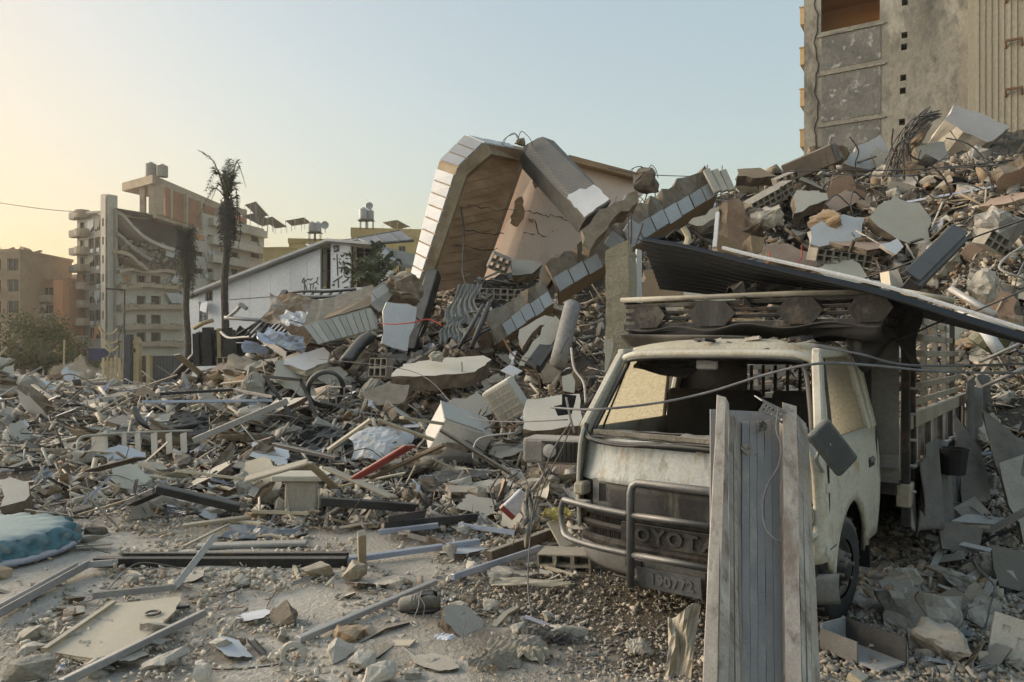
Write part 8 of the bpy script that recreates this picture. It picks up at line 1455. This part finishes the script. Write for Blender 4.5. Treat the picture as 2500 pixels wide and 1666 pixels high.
def box_mesh(sx, sy, sz, bend=0.): mb = MB(); [mb.box((0, 0, 0), (sx, sy, sz))] if not bend else mb.beam((-sx / 2, 0, 0), (0, 0, bend), sy, sz).beam((0, 0, bend), (sx / 2, 0, 0), sy, sz); me = bpy.data.meshes.new('strip'); me.from_pydata(mb.v, [], mb.f); me.materials.append(WOOD); return me
def channel_mesh(w_, h_, t_): mb = MB(); mb.box((0, 0, 0), (1, w_, t_)); mb.box((0, w_ / 2, h_ / 2), (1, t_, h_)); mb.box((0, -w_ / 2, h_ / 2 * .8), (1, t_, h_ * .8)); me = bpy.data.meshes.new('channel'); me.from_pydata(mb.v, [], mb.f); me.materials.append(STEEL); return me
BOARDS = [box_mesh(1, .09, .05), box_mesh(1, .14, .03), box_mesh(1, .07, .07), box_mesh(1, .22, .03), box_mesh(1, .1, .04, .06)]
CHANS = [channel_mesh(.07, .05, .008), channel_mesh(.05, .04, .01), channel_mesh(.1, .05, .008)]
hb = MB(); hollow(hb, (0, 0, 0), (1., .5, .55), (0, 0, 0), 3, 2); HBM = bpy.data.meshes.new('hollow'); HBM.from_pydata(hb.v, [], hb.f); HBM.materials.append(BLOCK)
def crump_mesh(seed):
    o = crumple('tmp', None, (0, 0, 0), 1, .7, ALU, seed, amp=.2, n=7, solid=0); me = o.data; bpy.data.objects.remove(o); return me
CRUMPS = [crump_mesh(600 + i) for i in range(6)]
def curl_mesh(seed):
    r_ = random.Random(seed); mb = MB(); p = V(0, 0, 0); pts = [p]; dr_ = V(r_.uniform(-1, 1), r_.uniform(-1, 1), .6)
    for k in range(4): dr_ = (dr_ + V(r_.uniform(-.7, .7), r_.uniform(-.7, .7), r_.uniform(-.6, .25))).normalized(); p = p + dr_ * .3; pts.append(p)
    mb.tube(catmull(pts, 4), .012, 4); me = bpy.data.meshes.new('curl'); me.from_pydata(mb.v, [], mb.f); me.materials.append(REBAR); return me
CURLS = [curl_mesh(700 + i) for i in range(12)]
ZONES = [('field', 'on the flat left rubble field', (900, 1270), (-20, 640), None), ('middle', 'on the rubble slope left of the truck', (760, 1290), (600, 1420), None), ('heap', 'on the high heap behind the truck', (400, 900), (1560, 2520), None), ('yard', 'lying in the dusty foreground yard', (1290, 1650), (-20, 1500), None), ('right', 'in the shaded rubble right of the truck', (950, 1650), (2060, 2520), None)]
ADJ = {'concrete': 'beige', 'grey_concrete': 'dark grey', 'tan_soffit': 'tan', 'broken_concrete': 'brown', 'pale_plaster': 'pale', 'white_plaster': 'white', 'rosy_plaster': 'pink', 'dusty_wood': 'brown', 'pale_wood': 'pale', 'dark_wood': 'dark', 'dark_steel': 'black', 'grey_aluminium': 'pale grey', 'bluish_aluminium': 'bluish', 'hollow_block_concrete': 'beige', 'terracotta': 'reddish', 'white_sheet': 'white', 'black_plastic': 'black', 'rebar': 'brown', 'grey_cable': 'grey', 'rusty_steel': 'rusty'}
def place(name, cat, lab, meshes, mats, counts, size, tilt, lift=.3, flat=False, wz=1.):
    for (zn, zl, yr, xr, _), n in zip(ZONES, counts):
        if not n: continue
        px, py, x, y, z = sample(n * 3, *yr, *xr); sel = RS.permutation(len(x))[:n]
        for i in sel:
            me = meshes[RS.randint(len(meshes))]; mt = mats[RS.randint(len(mats))]; s_ = RS.uniform(*size[0]) ** 1 * (RS.rand() ** 1.5 * (size[1] - 1) + 1) * y[i] / F
            o = bpy.data.objects.new(name, me); C.objects.link(o); sx = s_ * RS.uniform(.8, 1.3)
            o.scale = (sx, s_ * RS.uniform(.75, 1.2) if not flat else max(s_ * .5, .4), s_ * RS.uniform(.7, 1.1) if not flat else max(s_ * .5, .4))
            o.location = (x[i], y[i], z[i] + s_ * lift * (.25 if zn == 'yard' else .5)); tl_ = tilt * (.3 if zn == 'yard' else 1); o.rotation_euler = (RS.normal(0, tl_), RS.normal(0, tl_), RS.uniform(0, 6.283))
            if me.materials[0] != mt: o.material_slots[0].link = 'OBJECT'; o.material_slots[0].material = mt
            lb = 'loose %s %s %s' % ('large' if s_ * F / y[i] > (size[0][0] + size[0][1]) / 2 * (.5 + size[1] * .5) else 'small', ADJ.get(mt.name, 'grey') + ' ' + lab, zl); T(o, lb, cat, lb[6:])
place('concrete_chunk', 'concrete chunk', 'angular concrete chunk', ROCKS, [CONC, CONC, CONCG, CONC, TAN, BROKEN], (55, 80, 85, 45, 35), ((24, 40), 3.0), .5, .35)
place('plaster_shard', 'plaster shard', 'flat broken wall piece', SHARDS, [PLASTER, PLASTER, CONC, WHITEP, MATS['rosy_plaster'], CONC], (55, 95, 105, 24, 10), ((34, 60), 3.0), .55, .3)
place('timber_strip', 'timber strip', 'splintered timber strip', BOARDS, [WOOD, PALEWOOD, DARKWOOD, PALEWOOD], (90, 110, 40, 12, 20), ((60, 110), 2.2), .26, .12, True)
place('metal_profile', 'metal profile', 'bent metal profile', CHANS, [STEEL, ALU, STEEL, BLUEALU], (75, 90, 45, 6, 22), ((60, 110), 2.2), .26, .12, True)
place('hollow_block', 'hollow block', 'broken hollow block', [HBM], [BLOCK], (12, 22, 26, 3, 6), ((26, 36), 1.6), .6, .3)
place('brick_fragment', 'brick fragment', 'masonry fragment', ROCKS, [BRICK, TAN], (14, 26, 26, 6, 4), ((16, 24), 2.2), .6, .3)
place('sheet_scrap', 'sheet scrap', 'crumpled sheet scrap', CRUMPS, [ALU, PAPER, BLUEALU, BLACKV], (20, 26, 14, 3, 10), ((26, 40), 2.), .7, .2)
place('rebar_curl', 'rebar', 'bent rebar length', CURLS, [REBAR, REBAR, WIRE, RUST], (30, 90, 150, 4, 22), ((45, 80), 2.6), .5, .2)
BLUEC = mat('faded_blue_cloth', (.16, .22, .31), (.10, .14, .21), 5, .9, bump=.3, rand=.1, dust=.5); REDC = mat('faded_red_cloth', (.30, .11, .09), (.2, .07, .06), 5, .9, bump=.3, rand=.1, dust=.5)
ADJ.update({'dusty_cloth': 'striped', 'dirty_rag': 'brown', 'black_tarpaulin': 'black', 'faded_blue_cloth': 'blue', 'faded_red_cloth': 'red'})
def cloth_mesh(seed): o = crumple('tmp', None, (0, 0, 0), 1, .7, CLOTH, seed, amp=.16, n=14, droop=.35, solid=0); me = o.data; me.polygons.foreach_set('use_smooth', [True] * len(me.polygons)); bpy.data.objects.remove(o); return me
place('cloth_scrap', 'cloth', 'crumpled cloth or plastic', [cloth_mesh(650 + i) for i in range(6)], [CLOTH, RAG, PAPER, BTARP, BLUEC, REDC, PAPER], (14, 22, 14, 3, 6), ((26, 44), 2.2), .5, .2)

# ---------------------------------------------------------------- evening haze
hz = MB(); hz.box((0, 100, 21.2), (1200, 1300, 44.8)); ho = hz.build('haze', [], fixn=True); ho['kind'] = 'stuff'; ho['label'] = 'thin evening haze over the yard and street'
hm = bpy.data.materials.new('haze'); hm.use_nodes = True; hm.node_tree.nodes.remove(hm.node_tree.nodes['Principled BSDF']); pv = hm.node_tree.nodes.new('ShaderNodeVolumePrincipled')
pv.inputs['Color'].default_value = (1, .95, .86, 1); pv.inputs['Density'].default_value = .00045; pv.inputs['Anisotropy'].default_value = .5; hm.node_tree.links.new(pv.outputs[0], hm.node_tree.nodes['Material Output'].inputs['Volume']); ho.data.materials.append(hm)
